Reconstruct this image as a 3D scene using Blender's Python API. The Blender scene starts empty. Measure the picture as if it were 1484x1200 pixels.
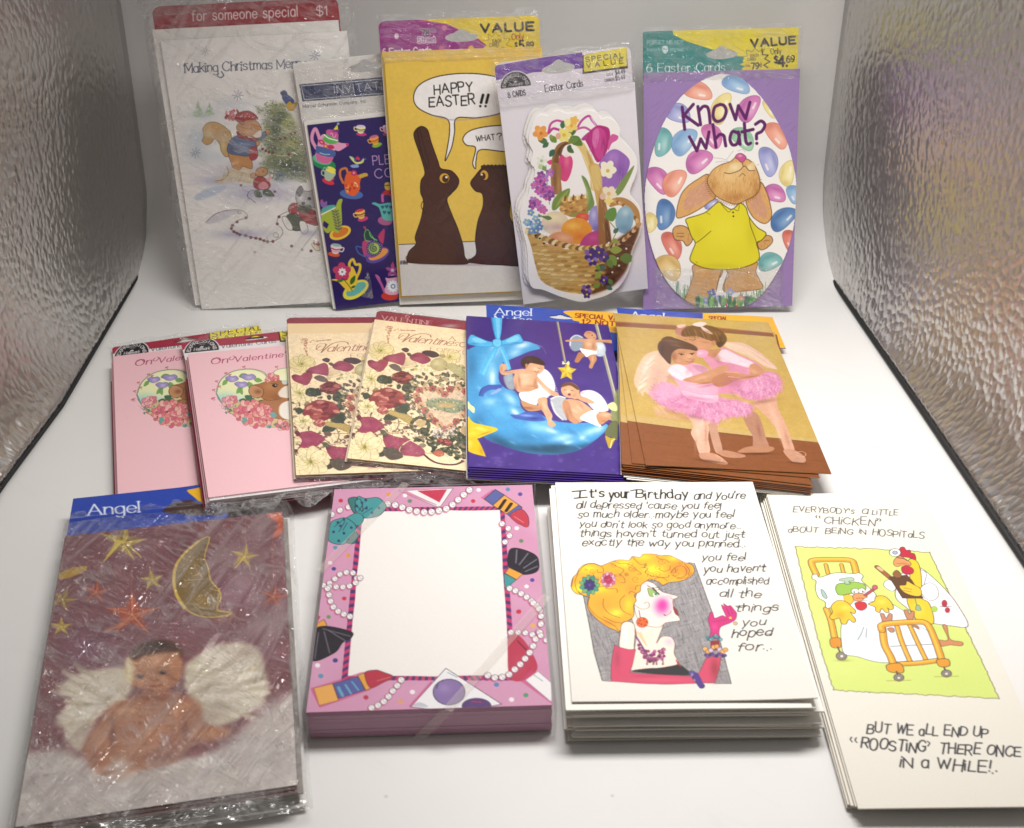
import bpy, math
import numpy as np
from mathutils import Matrix, Vector

# ------------------------------------------------------------------ camera, world, lamps, exposure
scene = bpy.context.scene
COL = scene.collection
PITCH, CAM_H, ROLL, FPX = 35.8, .490, -.6, 1690.0
cam_d = bpy.data.cameras.new('camera'); cam = bpy.data.objects.new('camera', cam_d); COL.objects.link(cam)
cam.location = (0, 0, CAM_H)
cam.rotation_euler = (Matrix.Rotation(math.radians(90-PITCH), 3, 'X') @ Matrix.Rotation(math.radians(-ROLL), 3, 'Z')).to_euler()
cam_d.sensor_fit = 'HORIZONTAL'; cam_d.sensor_width = 36; cam_d.lens = 36*FPX/1484
cam_d.clip_start = .01; cam_d.clip_end = 50
cam_d.dof.use_dof = True; cam_d.dof.focus_distance = .80; cam_d.dof.aperture_fstop = 15
scene.camera = cam

world = bpy.data.worlds.new('World'); scene.world = world; world.use_nodes = True
bg = world.node_tree.nodes['Background']; bg.inputs[0].default_value = (.95, .9, .84, 1); bg.inputs[1].default_value = .24

def area(name, loc, rot, sx, sy, power, col):
    d = bpy.data.lights.new(name, 'AREA'); d.shape = 'RECTANGLE'; d.size = sx; d.size_y = sy; d.energy = power; d.color = col
    o = bpy.data.objects.new(name, d); COL.objects.link(o); o.location = loc; o.rotation_euler = [math.radians(a) for a in rot]
    return o
led = area('led_strip', (.10, .61, .62), (-2.5, 0, 0), .38, .12, 2.12, (1, .975, .945)); led.data.spread = math.radians(110)

scene.view_settings.view_transform = 'Standard'; scene.view_settings.look = 'None'
scene.view_settings.exposure = .05; scene.view_settings.gamma = 1; scene.view_settings.use_curve_mapping = False
scene.render.engine = 'CYCLES'
scene.cycles.max_bounces = 8; scene.cycles.transparent_max_bounces = 12
scene.cycles.use_denoising = True

# ------------------------------------------------------------------ printing press: draws a card's artwork as vertex colours
RES = 2800.0          # print dots per metre
RNG = np.random.default_rng(7)

def C_(c):
    if isinstance(c, str):
        c = c.lstrip('#')
        return np.array([int(c[i:i+2], 16) / 255 for i in (0, 2, 4)], np.float32)
    return np.array(c, np.float32)

def nums(s):
    if isinstance(s, str):
        s = [float(t) for t in s.replace(',', ' ').split()]
    return np.asarray(s, float).reshape(-1, 2)

def catmull(p, closed, n=7):
    if len(p) < 3: return p
    q = np.vstack([p[-1:], p, p[:2]]) if closed else np.vstack([2*p[0]-p[1], p, 2*p[-1]-p[-2]])
    out = []
    t = np.linspace(0, 1, n, endpoint=False)[:, None]
    for i in range(1, len(q) - 2):
        a, b, c, d = q[i-1], q[i], q[i+1], q[i+2]
        out.append(.5*((2*b)+(-a+c)*t+(2*a-5*b+4*c-d)*t*t+(-a+3*b-3*c+d)*t**3))
    if not closed: out.append(q[-2:-1])
    return np.vstack(out)

def gblur(m, s):
    r = int(max(1, math.ceil(s * 2.6)))
    k = np.exp(-.5 * (np.arange(-r, r+1) / s) ** 2); k /= k.sum()
    for ax in (0, 1):
        m = np.apply_along_axis(lambda v: np.convolve(v, k, 'same'), ax, m)
    return m

def vnoise(h, w, cell, rng=RNG):
    gh, gw = int(h / cell) + 3, int(w / cell) + 3
    g = rng.random((gh, gw)).astype(np.float32)
    y = np.arange(h) / cell; x = np.arange(w) / cell
    yi = y.astype(int); xi = x.astype(int)
    fy = (y - yi)[:, None]; fx = (x - xi)[None, :]
    fy = fy*fy*(3-2*fy); fx = fx*fx*(3-2*fx)
    a = g[yi][:, xi]; b = g[yi][:, xi+1]; c = g[yi+1][:, xi]; d = g[yi+1][:, xi+1]
    return (a*(1-fx)+b*fx)*(1-fy)+(c*(1-fx)+d*fx)*fy

def homography(src, dst):
    A = []
    for (x, y), (u, v) in zip(src, dst):
        A.append([x, y, 1, 0, 0, 0, -u*x, -u*y, -u]); A.append([0, 0, 0, x, y, 1, -v*x, -v*y, -v])
    return np.linalg.svd(np.array(A))[2][-1].reshape(3, 3)

GLYPH = {}
for _l in """A 8|0 0 4 10 8 0/1.5 3.5 6.5 3.5
B 7|0 0 0 10/~0 10 4 10 6 8.8 6 7 4.5 5.4 0 5.2/~0 5.2 4.5 5.2 7 4 7 1.6 5 0 0 0
C 7.5|~7.5 8.3 5.5 10 3 9.8 .8 7.8 0 5 .8 2.2 3 .2 5.5 0 7.5 1.7
D 7.5|0 0 0 10/~0 10 3 10 6 8.6 7.5 5 6 1.4 3 0 0 0
E 6.5|6.5 10 0 10 0 0 6.5 0/0 5.2 5.5 5.2
F 6|6 10 0 10 0 0/0 5.2 5 5.2
G 7.6|~7.5 8.3 5.5 10 3 9.8 .8 7.8 0 5 .8 2.2 3 .2 5.5 0 7.6 1.8/7.6 1.8 7.6 4.6 4.8 4.6
H 7|0 0 0 10/7 0 7 10/0 5.2 7 5.2
I .5|0 0 0 10
J 4|4 10 4 3/~4 3 3.4 .6 1.8 0 0 1
K 7|0 0 0 10/6.5 10 0 4.4/2 6 7 0
L 5.5|0 10 0 0 5.5 0
M 8|0 0 0 10 4 2 8 10 8 0
N 7|0 0 0 10 7 0 7 10
O 8|~4 10 1.2 8.8 0 5 1.2 1.2 4 0 6.8 1.2 8 5 6.8 8.8 4 10
P 6.3|0 0 0 10/~0 10 4 10 6.3 9 6.3 6 4 4.8 0 4.8
Q 8|~4 10 1.2 8.8 0 5 1.2 1.2 4 0 6.8 1.2 8 5 6.8 8.8 4 10/5 2.5 8 -.8
R 6.8|0 0 0 10/~0 10 4 10 6.3 9 6.3 6 4 4.8 0 4.8/3.2 4.8 6.8 0
S 6.6|~6.3 8.6 4.5 10 2 9.8 .3 8.2 .8 6.2 3.3 5.2 6 4 6.6 2 5 .2 2.4 0 0 1.4
T 7|0 10 7 10/3.5 10 3.5 0
U 7|~0 10 0 3 1 .8 3.5 0 6 .8 7 3 7 10
V 7.4|0 10 3.7 0 7.4 10
W 10|0 10 2.6 0 5 8 7.4 0 10 10
X 7|0 0 7 10/0 10 7 0
Y 7|0 10 3.5 5 7 10/3.5 5 3.5 0
Z 6.8|0 10 6.5 10 0 0 6.8 0
a 5|~5 5 3.8 6.5 1.8 6.5 .2 5 0 3 .6 .8 2.2 0 4 .5 5 2/5 6.5 5 0
b 5.2|0 10 0 0/~0 4.5 1.2 6.3 3 6.6 5 5.2 5.2 2.6 4 .3 2 0 0 1.6
c 4.9|~4.8 5.3 3.3 6.6 1.4 6.2 0 4 .3 1.4 2 0 3.6 .2 4.9 1.4
d 5|5 10 5 0/~5 4.8 3.8 6.5 2 6.5 .2 5 0 3 .6 .8 2.2 0 4 .5 5 2
e 5|~.2 3.4 5 3.6 4.6 5.6 3 6.6 1.2 6.1 0 4 .3 1.4 2 0 3.8 .2 4.9 1.3
f 3.6|~4 9.4 2.8 10 1.7 9.2 1.5 7.6 1.5 0/0 6.5 3.5 6.5
g 5|~5 4.8 3.8 6.5 2 6.5 .2 5 0 3 .6 .8 2.2 0 4 .5 5 2/~5 6.5 5 -1 4 -3 2 -3.3 .3 -2.4
h 4.6|0 10 0 0/~0 4.2 1.4 6.2 3 6.6 4.4 5.6 4.6 4 4.6 0
i .4|0 6.5 0 0/0 8.8 0 9.1
j 1.5|~1.5 6.5 1.5 -1.5 .6 -3 -.8 -3/1.5 8.8 1.5 9.1
k 4.6|0 10 0 0/4.2 6.5 0 2.6/1.5 4 4.6 0
l .4|0 10 0 0
m 7.2|0 6.5 0 0/~0 4.3 1.2 6.2 2.4 6.6 3.5 5.6 3.6 4.5 3.6 0/~3.6 4.3 4.8 6.2 6 6.6 7.1 5.6 7.2 4.5 7.2 0
n 4.6|0 6.5 0 0/~0 4.2 1.4 6.2 3 6.6 4.4 5.6 4.6 4 4.6 0
o 5.2|~2.6 6.6 .6 5.6 0 3.3 .6 1 2.6 0 4.6 1 5.2 3.3 4.6 5.6 2.6 6.6
p 5.2|0 6.5 0 -3.5/~0 4.5 1.2 6.3 3 6.6 5 5.2 5.2 2.6 4 .3 2 0 0 1.6
q 5|5 6.5 5 -3.5/~5 4.8 3.8 6.5 2 6.5 .2 5 0 3 .6 .8 2.2 0 4 .5 5 2
r 3.2|0 6.5 0 0/~0 4 1.2 6 2.4 6.6 3.4 6.3
s 4.4|~4.3 5.6 3 6.6 1 6.2 .3 5 1 3.8 3.4 3 4.4 1.8 3.6 .3 1.6 0 0 1
t 3.8|~1.6 9 1.6 2 2 .4 3 0 4 .5/0 6.5 3.6 6.5
u 4.7|~0 6.5 0 2.4 .8 .4 2.2 0 3.8 .6 4.7 2.4/4.7 6.5 4.7 0
v 5|0 6.5 2.5 0 5 6.5
w 7.6|0 6.5 2 0 3.8 5.5 5.6 0 7.6 6.5
x 4.6|0 0 4.6 6.5/0 6.5 4.6 0
y 5.2|0 6.5 2.6 0/5.2 6.5 1.2 -3.3
z 4.6|0 6.5 4.4 6.5 0 0 4.6 0
0 6|~3 10 .8 8.6 0 5 .8 1.4 3 0 5.2 1.4 6 5 5.2 8.6 3 10
1 3|0 8 2 10 2 0
2 6|~.3 8 1.5 9.8 3.5 10 5.6 8.6 5.6 6.6 3.5 3.6 0 0/0 0 6.2 0
4 6.5|4.8 0 4.8 10 0 3 6.5 3
5 6|5.6 10 1 10 .5 5.6/~.5 5.6 2.5 6.5 4.8 6 6 3.6 5 .8 2.5 0 0 1
6 6|~5.2 9.4 3 9.4 .8 6.4 0 3.2 1.2 .4 3 0 5.2 .9 6 3 5 5.2 3 5.8 1 5 .1 3.4
7 6|0 10 6 10 2 0
8 6|~3 5.4 .8 6.4 .6 8.6 3 10 5.4 8.6 5.2 6.4 3 5.4 .4 4 .2 1.4 3 0 5.8 1.4 5.6 4 3 5.4
9 6|~5.9 6.6 5 4.8 3 4.2 1 4.8 0 7 .8 9.1 3 10 4.8 9.6 6 6.8 5.2 3.6 3 .6 .8 .6
$ 6.6|~6.3 8.6 4.5 10 2 9.8 .3 8.2 .8 6.2 3.3 5.2 6 4 6.6 2 5 .2 2.4 0 0 1.4/3.3 11.4 3.3 -1.4
! .5|0 10 0 3/0 .3 0 0
? 5.4|~0 8 1 9.7 3 10 5 9 5.2 7 3.2 5 2.6 3/2.6 .3 2.6 0
. .5|0 .3 0 0
, .5|.4 .3 -.4 -1.8
' .5|.3 10 0 7.6
" 2.4|.3 10 0 7.6/2.2 10 1.9 7.6
( 2|~2 10.5 .4 8 0 5 .4 2 2 -.5
- 3|0 4 3 4
+ 4.8|~4.8 7 3.2 8 1 7.4 0 5.2 .8 3 2.6 2.4 4.8 3.2/2.6 9.4 2.6 1.2""".split('\n'):
    _k = _l[0]; _w, _s = _l[2:].split('|')
    GLYPH[_k] = (float(_w), [(t[0] == '~', nums(t.lstrip('~'))) for t in _s.split('/')])

class Art:
    """a canvas lying on one card: drawn in the reference frame of the plane the card lies in, kept as sRGB"""
    def __init__(self, M, rect, base, res=RES):
        self.u0, self.v0, self.u1, self.v1 = rect
        self.res = res
        self.w = max(2, int(round((self.u1-self.u0)*res)) + 1); self.h = max(2, int(round((self.v1-self.v0)*res)) + 1)
        self.M = M; self.img = np.empty((self.h, self.w, 3), np.float32); self.img[:] = C_(base)
        self.clip = None; self.frame(0, 0, 1)
    def frame(self, ox, oy, sc): self.f = (ox, oy, sc); return self
    def m(self, p):
        p = nums(p)
        q = np.c_[self.f[0]+p[:, 0]/self.f[2], self.f[1]+p[:, 1]/self.f[2], np.ones(len(p))] @ self.M.T
        q = q[:, :2]/q[:, 2:]
        return np.c_[(q[:, 0]-self.u0)*self.res, (self.v1-q[:, 1])*self.res]
    def k(self, p):
        c = nums(p).mean(0); q = self.m([c, c+(1, 0), c+(0, 1)])
        a, b = q[1]-q[0], q[2]-q[0]
        return math.sqrt(abs(a[0]*b[1]-a[1]*b[0]))
    def put(self, x0, y0, mask, col, a=1.0):
        h, w = mask.shape
        X0, Y0, X1, Y1 = max(0, x0), max(0, y0), min(self.w, x0+w), min(self.h, y0+h)
        if X1 <= X0 or Y1 <= Y0: return
        mk = mask[Y0-y0:Y1-y0, X0-x0:X1-x0] * a
        if self.clip is not None: mk = mk * self.clip[Y0:Y1, X0:X1]
        col = C_(col) if not isinstance(col, np.ndarray) or col.ndim == 1 else col[Y0-y0:Y1-y0, X0-x0:X1-x0]
        t = self.img[Y0:Y1, X0:X1]
        t += (col - t) * mk[..., None]
    def cover(self, q, pad=0):
        x0 = int(max(-30, math.floor(q[:, 0].min())-1-pad)); y0 = int(max(-30, math.floor(q[:, 1].min())-1-pad))
        x1 = int(min(self.w+30, math.ceil(q[:, 0].max())+2+pad)); y1 = int(min(self.h+30, math.ceil(q[:, 1].max())+2+pad))
        if x1 <= x0 or y1 <= y0: return x0, y0, np.zeros((1, 1), np.float32)
        m = np.zeros((y1-y0, x1-x0), np.float32)
        a = q; b = np.roll(q, -1, 0); idx = np.arange(x1-x0) + x0
        S = 3
        for r in range(y1-y0):
            for s in range(S):
                yy = y0 + r + (s+.5)/S
                hit = (a[:, 1] <= yy) != (b[:, 1] <= yy)
                if not hit.any(): continue
                A, B = a[hit], b[hit]
                xs = np.sort(A[:, 0] + (yy-A[:, 1])/(B[:, 1]-A[:, 1])*(B[:, 0]-A[:, 0]))
                for i in range(0, len(xs)-1, 2):
                    m[r] += np.clip(np.minimum(xs[i+1], idx+1)-np.maximum(xs[i], idx), 0, 1)/S
        return x0, y0, m
    def pts(self, p, s, closed=True):
        p = nums(p)
        return catmull(p, closed) if s else p
    def poly(self, p, col, a=1.0, s=1, b=0, o=None, ow=1.5, c2=None, g=None, tex=0, oa=1.0):
        pp = self.pts(p, s); q = self.m(pp); k = self.k(pp)
        bb = b*k
        x0, y0, m = self.cover(q, int(bb*2.6)+1 if bb else 0)
        if bb > .4: m = gblur(m, bb)
        c = C_(col)
        if c2 is not None:
            e = self.m(g); d = e[1]-e[0]
            X = np.arange(m.shape[1])+x0-e[0][0]; Y = np.arange(m.shape[0])+y0-e[0][1]
            t = np.clip((X[None]*d[0]+Y[:, None]*d[1])/(d@d), 0, 1)[..., None]
            c = c*(1-t)+C_(c2)*t
        if tex:
            n = vnoise(m.shape[0], m.shape[1], 2.2)*.6+vnoise(m.shape[0], m.shape[1], 7)*.4-.5
            c = np.clip((c if c.ndim == 3 else c[None, None])*np.ones(m.shape+(1,), np.float32)+tex*n[..., None], 0, 1).astype(np.float32)
        self.put(x0, y0, m, c, a)
        if o is not None: self.line(np.vstack([pp, pp[:1]]), ow, o, oa, 0)
        return self
    def ell(self, x, y, rx, ry, col, ang=0, **kw):
        t = np.linspace(0, 2*np.pi, 22, endpoint=False); c, s = math.cos(math.radians(ang)), math.sin(math.radians(ang))
        X, Y = rx*np.cos(t), ry*np.sin(t)
        return self.poly(np.c_[x+X*c-Y*s, y+X*s+Y*c], col, s=0, **kw)
    def line(self, p, w, col, a=1.0, s=1, nib=0, b=0, w2=None):
        pp = self.pts(p, s, False); k = self.k(pp); q = self.m(pp); r0 = w*k/2
        pad = r0*1.6+1.5
        x0, y0 = np.floor(q.min(0)-pad).astype(int); x1, y1 = np.ceil(q.max(0)+pad).astype(int)
        x0, y0, x1, y1 = max(x0, -9), max(y0, -9), min(x1, self.w+9), min(y1, self.h+9)
        if x1 <= x0 or y1 <= y0: return self
        m = np.zeros((y1-y0, x1-x0), np.float32); n = max(1, len(q)-1)
        for i in range(len(q)-1):
            A, B = q[i], q[i+1]; d = B-A; L = math.hypot(*d)
            r = r0 if w2 is None else r0+(w2*k/2-r0)*i/n
            if nib and L > 0: r = r*(1-nib+nib*abs(d[1])/L)
            al = 1.0
            if r < .45: al = r/.45; r = .45
            P = r+1
            bx0, by0 = max(x0, int(min(A[0], B[0])-P)), max(y0, int(min(A[1], B[1])-P)); bx1, by1 = min(x1, int(max(A[0], B[0])+P)+2), min(y1, int(max(A[1], B[1])+P)+2)
            if bx1 <= bx0 or by1 <= by0: continue
            X = np.arange(bx0, bx1)[None]+.5-A[0]; Y = np.arange(by0, by1)[:, None]+.5-A[1]
            t = np.clip((X*d[0]+Y*d[1])/(L*L), 0, 1) if L > 1e-9 else 0
            D = np.hypot(X-t*d[0], Y-t*d[1])
            v = m[by0-y0:by1-y0, bx0-x0:bx1-x0]
            np.maximum(v, np.clip(r+.5-D, 0, 1)*al, out=v)
        if b*k > .4: m = gblur(np.pad(m, 0), b*k)
        self.put(x0, y0, m, col, a); return self
    def dab(self, x, y, rx, ry, col, a=.6, ang=0):
        c, s = math.cos(math.radians(ang)), math.sin(math.radians(ang)); R = 1.9*max(rx, ry)
        q = self.m([[x-R, y-R], [x+R, y-R], [x+R, y+R], [x-R, y+R], [x, y], [x+rx*c, y+rx*s], [x-ry*s, y+ry*c]])
        x0, y0 = np.floor(q[:4].min(0)).astype(int); x1, y1 = np.ceil(q[:4].max(0)).astype(int)+1
        x0, y0, x1, y1 = max(x0, 0), max(y0, 0), min(x1, self.w), min(y1, self.h)
        if x1 <= x0 or y1 <= y0: return self
        J = np.linalg.inv(np.c_[q[5]-q[4], q[6]-q[4]])
        X = np.arange(x0, x1)[None]+.5-q[4][0]; Y = np.arange(y0, y1)[:, None]+.5-q[4][1]
        d2 = (J[0, 0]*X+J[0, 1]*Y)**2+(J[1, 0]*X+J[1, 1]*Y)**2
        m = np.exp(-1.4*d2).astype(np.float32)
        m *= np.clip((3.6-d2)/1.2, 0, 1)
        self.put(x0, y0, m, col, a); return self
    def mask(self, p=None, s=1, b=0):
        if p is None: self.clip = None; return self
        old = self.img; self.clip = None
        q = self.m(self.pts(p, s)); x0, y0, m = self.cover(q)
        M = np.zeros((self.h, self.w), np.float32); X0, Y0 = max(0, x0), max(0, y0); X1, Y1 = min(self.w, x0+m.shape[1]), min(self.h, y0+m.shape[0])
        if X1 > X0 and Y1 > Y0: M[Y0:Y1, X0:X1] = m[Y0-y0:Y1-y0, X0-x0:X1-x0]
        self.clip = gblur(M, b) if b else M
        return self
    def text(self, t, x0, y0, x1, y1, h, col, w=.13, slant=0, nib=0, serif=0, gap=2.2, up=None, a=1.0, jit=0, fit=1, space=5):
        """writes t with its baseline from (x0,y0) to (x1,y1), capitals h tall"""
        d = np.array([x1-x0, y1-y0], float); L = math.hypot(*d); d /= L
        U = np.array(up, float)/math.hypot(*up) if up is not None else np.array([d[1], -d[0]])
        tot = sum((space if ch == ' ' else GLYPH[ch][0]+gap) for ch in t)-gap
        sx = L/tot if fit else h/10
        sy = h/10; x = 0; hs = 0
        for n, ch in enumerate(t):
            if ch == ' ': x += space; continue
            gw, st = GLYPH[ch]
            jy = jit*math.sin(n*2.7+len(t))*1.2; js = 1+jit*.12*math.sin(n*1.9+.7*len(t)); rot = jit*.07*math.sin(n*3.3+1)
            for sm, p in st:
                X = p[:, 0]+p[:, 1]*(slant+rot); Y = p[:, 1]*js+jy
                q = np.array([x0, y0])+np.outer((x+X)*sx, d)+np.outer(Y*sy, U)
                self.line(q, w*h, col, a, sm, nib)
                if serif and not sm:
                    for e, f in ((0, 1), (-1, -2)):
                        if abs(p[e][0]-p[f][0]) < .5*abs(p[e][1]-p[f][1]):
                            c = q[e]; self.line([c-d*sx*1.3*serif, c+d*sx*1.3*serif], w*h*.55, col, a, 0)
            x += gw+gap
        return self
    def speckle(self, x0, y0, x1, y1, n, r, cols, a=.8, el=1.0, rng=RNG):
        for i in range(n):
            rr = r*(.5+rng.random()); self.ell(x0+(x1-x0)*rng.random(), y0+(y1-y0)*rng.random(), rr, rr*el, cols[int(rng.integers(len(cols)))], ang=rng.random()*180, a=a)
        return self
    def grain(self, amt, cell=6):
        n = vnoise(self.h, self.w, cell)*.6+vnoise(self.h, self.w, cell*4)*.4-.5
        self.img = np.clip(self.img*(1+amt*n[..., None]), 0, 1); return self

# ------------------------------------------------------------------ the artwork printed on each card
def inside(p, x, y):
    p = nums(p); r = False; j = len(p)-1
    for i in range(len(p)):
        if (p[i][1] > y) != (p[j][1] > y) and x < (p[j][0]-p[i][0])*(y-p[i][1])/(p[j][1]-p[i][1])+p[i][0]: r = not r
        j = i
    return r

def scat(p, n, rng):
    p = nums(p); a, b = p.min(0), p.max(0); out = []
    while len(out) < n:
        x, y = a+(b-a)*rng.random(2)
        if inside(p, x, y): out.append((x, y))
    return out

def petals(A, x, y, r, n, col, mid=None, ang=0, w=.55, o=None, ow=1, sq=1.0, mr=.25, col2=None):
    for i in range(n):
        t = math.radians(ang+360*i/n); c, s = math.cos(t), math.sin(t)*sq
        A.ell(x+c*r*.55, y+s*r*.55, r*.5, r*.5*w, col if not col2 or i % 2 else col2, ang=math.degrees(math.atan2(s, c)), o=o, ow=ow)
    if mid: A.ell(x, y, r*mr, r*mr*sq, mid)

def leaf(A, x0, y0, x1, y1, w, col, vein=None, o=None, ow=1):
    d = np.array([x1-x0, y1-y0], float); n = np.array([-d[1], d[0]])*w; m = np.array([x0, y0])+d*.45
    A.poly([(x0, y0), tuple(m+n), (x1, y1), tuple(m-n)], col, o=o, ow=ow)
    if vein: A.line([(x0, y0), (x1, y1)], 1.5, vein, .7, 0)

def flake(A, x, y, r, col, a=.8):
    for t in (0, 50, 95, 140):
        c, s = math.cos(math.radians(t))*r, math.sin(math.radians(t))*r
        A.line([(x-c, y-s), (x-c*.25, y-s*.25)], 4, col, a, 0); A.line([(x+c*.2, y+s*.2), (x+c, y+s)], 4, col, a, 0)

def art_xmas(A):
    R = np.random.default_rng(3)
    A.frame(240, 140, 5.708)
    for x, y, rx, ry, c, a in ((300, 330, 180, 90, 'b9c6d2', .5), (260, 470, 130, 110, 'b4c0cc', .45), (330, 150, 160, 70, 'bfc8cf', .45), (700, 620, 420, 110, 'bdb8c8', .5),
                               (780, 800, 330, 80, 'aaa8c6', .6), (420, 700, 190, 45, 'aeb2cc', .5), (620, 1140, 240, 45, 'b0adc9', .55), (1000, 640, 120, 80, 'a7b2cd', .5), (420, 500, 120, 50, 'c9d3dc', .5), (560, 70, 200, 60, 'd5dae0', .5)):
        A.dab(x, y, rx, ry, c, min(.85, a*1.45))
    A.poly('240 830 330 770 480 735 500 760 400 820 270 862', 'a9bcd6', .6, b=5)
    for k in range(26):
        x, y = 180+330*R.random(), 230+120*R.random(); A.line([(x, y+30), (x+110, y-30)], 5, 'e8eef2', .35, 0, b=2)
    for (x, y, h, w) in ((270, 110, 150, 70), (365, 110, 110, 60)):
        for k in range(90):
            t = R.random(); A.line([(x+(R.random()-.5)*w*1.6*t, y-h*.5+h*t*.9), (x+(R.random()-.5)*w*1.8*t, y-h*.5+h*t*.9+10)], 6, ['a9c29d', '8fae8c', 'b9ccb0'][k % 3], .45, 0)
    A.frame(240, 60, 5.3)
    A.text('Making Christmas Merry', 150, 243, 1078, 201, 70, '3c4263', .11, nib=.4, serif=.7, gap=1.6, space=3.6, jit=.35)
    A.line('172 172 146 178 140 194', 5, '3c4263'); A.line('430 235 447 262 425 280 400 268 408 250', 8, '3c4263')
    for x, y, r in ((308, 75, 36), (1146, 112, 42), (556, 416, 42)): flake(A, x, y, r, '57608a' if x > 400 else '8d8a98')
    A.frame(240, 140, 5.708)
    flake(A, 250, 468, 42, '475070')
    # fir tree: needles in clumps
    tree = '900 20 985 60 1080 230 1150 420 1170 640 1180 720 1040 690 900 700 760 560 830 500 740 480 800 400 740 330 800 200 740 90'
    A.poly('900 60 1000 110 1090 260 1150 520 1180 700 960 640 800 570 850 450 800 330 830 200', '8d9464', .75, b=16)
    for x, y, rx, ry, c, a in ((910, 260, 60, 120, '39443a', .75), (900, 420, 80, 60, '48523c', .7), (1010, 230, 70, 90, 'b7b878', .75), (1060, 380, 60, 70, 'a8a55c', .7), (1000, 560, 130, 60, '3d4b3e', .8), (1080, 620, 80, 60, '424d5e', .8), (950, 660, 70, 50, '45617c', .7), (960, 170, 50, 60, '5b664a', .6)):
        A.dab(x, y, rx, ry, c, a)
    cols = ['2c3a2c', '46563a', '6f7d45', '9da360', 'c9c98f', '2b3336', 'dfe0c0', '556b4a', '3c4a5a']
    for k, (x, y) in enumerate(scat(tree, 70, R)): A.dab(x, y, 26+20*R.random(), 16+12*R.random(), ['5a6a44', '9aa060', '3c4a3a', 'c2bf88', '46584a'][k % 5], .3)
    for i, (x, y) in enumerate(scat(tree, 1100, R)):
        t = R.random()*3.1; l = 7+12*R.random(); A.line([(x, y), (x+l*math.cos(t), y+l*math.sin(t)*.8)], 2.2+2.5*R.random(), cols[i % 9], .75, 0)
    for x, y in scat(tree, 34, R): A.ell(x, y, 4, 4, 'f4f2ea', a=.8)
    A.line('780 420 850 460 940 490 1040 490', 4, 'd8cdbd'); A.line('900 360 1000 350 1110 280', 3, '7a2a2a', .7)
    for x, y in nums('805 436 830 452 857 462 885 468 1020 482 955 350 990 345 1040 310 1070 300 905 788 625 735'): A.ell(x, y, 10, 9, '7c2028', o='4a1218', ow=2)
    # robin-blue bird, yellow star bow
    A.poly('950 -30 985 -50 1010 -20 1000 30 975 10', '3a4272', b=2); A.poly('965 5 1000 -15 1045 15 1065 45 1040 70 995 60', '46578f', o='2a3358', ow=3); A.dab(1030, 20, 22, 14, '8493bd', .7); A.ell(1030, 30, 4, 4, '111111')
    A.poly('1000 70 1030 40 1050 60 1085 50 1075 95 1050 120 1015 110', 'd2a638', o='7c5a20', ow=2)
    # squirrel
    A.poly('500 640 400 700 480 720 560 700 700 720 760 680 720 600 560 570', 'd9c6a4', .9, b=5)
    for k in range(24):
        x = 470+280*R.random(); A.line([(x, 600+90*R.random()), (x-30, 650+80*R.random())], 3, 'a8906c', .6, 0)
    A.line('410 702 470 690 520 640 510 580', 4, '5b4433', .8)
    A.poly('545 320 500 260 420 215 350 220 310 270 320 330 305 370 340 400 380 385 410 350 450 400 460 450 500 500 545 470', 'c9a468', o='6e5434', ow=4)
    A.dab(390, 265, 60, 34, 'dd9f5e', .8); A.dab(360, 300, 40, 40, 'e4d9b0', .7); A.dab(480, 400, 25, 60, 'e3d4a8', .6)
    for k in range(70):
        x, y = 320+220*R.random(), 225+190*R.random(); A.line([(x, y), (x+12, y-14)], 2, '8b6a3c', .35, 0)
    A.poly('525 465 540 540 560 590 610 610 640 580 690 595 720 590 705 500 640 480', 'c78d50', o='5a3c22', ow=4); A.dab(590, 540, 30, 30, 'e2b376', .6)
    A.poly('560 340 640 320 700 350 770 370 760 420 700 490 620 490 520 465 520 400', '5c6c92', o='2d3450', ow=4); A.dab(660, 400, 70, 30, '8d9bbb', .7); A.dab(570, 440, 50, 25, '3f4c74', .7)
    A.poly('740 330 800 300 850 290 830 330 780 360', '6b7898', o='2d3450', ow=3); A.ell(848, 295, 18, 22, 'c28b4a', o='5a3c22', ow=3); A.ell(765, 390, 16, 20, 'cf9a58', o='5a3c22', ow=3)
    A.poly('590 270 600 230 640 200 720 190 770 220 795 280 785 330 745 345 690 330 640 330', 'c68a55', o='5a3c22', ow=4); A.dab(690, 290, 46, 26, 'e6b98a', .8); A.poly('730 320 790 280 790 330 750 345', 'eee3d3'); A.ell(710, 265, 6, 7, '20140e'); A.ell(635, 220, 16, 20, 'a46a3c', o='5a3c22', ow=3)
    A.poly('590 290 640 330 700 345 770 345 745 370 680 362 610 340', '9c3a42', o='5c1a22', ow=3)
    A.poly('575 180 600 140 680 120 740 150 765 185 740 195 680 195 610 215', 'a63034', o='5f161c', ow=4); A.dab(690, 150, 50, 18, 'c5484a', .7)
    A.speckle(500, 110, 600, 195, 46, 9, ['a63034', 'c65a62', 'd78b90', '8b2028'], .8)
    A.poly('700 430 750 415 765 490 740 525 705 525 690 470', 'a33c46', o='5f161c', ow=3)
    for x, y in scat('580 180 680 125 760 180 640 200', 9, R): A.ell(x, y, 4, 4, 'f0dcd8')
    # mouse
    A.poly('745 650 760 600 810 590 845 610 835 650 790 665', 'c28a4c', o='3d2a1c', ow=4); A.ell(725, 655, 22, 22, 'd09a86', o='3d2a1c', ow=3); A.ell(808, 620, 5, 5, '111111')
    A.poly('740 680 790 662 840 690 868 730 850 765 770 770 730 740', 'a83038', o='3d1518', ow=4); A.poly('770 735 810 705 850 730 840 765 785 768', 'd98f96'); A.ell(880, 655, 14, 16, 'e6e0d8', o='3d2a1c', ow=3); A.poly('835 690 870 660 880 680 860 705', 'dba0a0')
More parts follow.
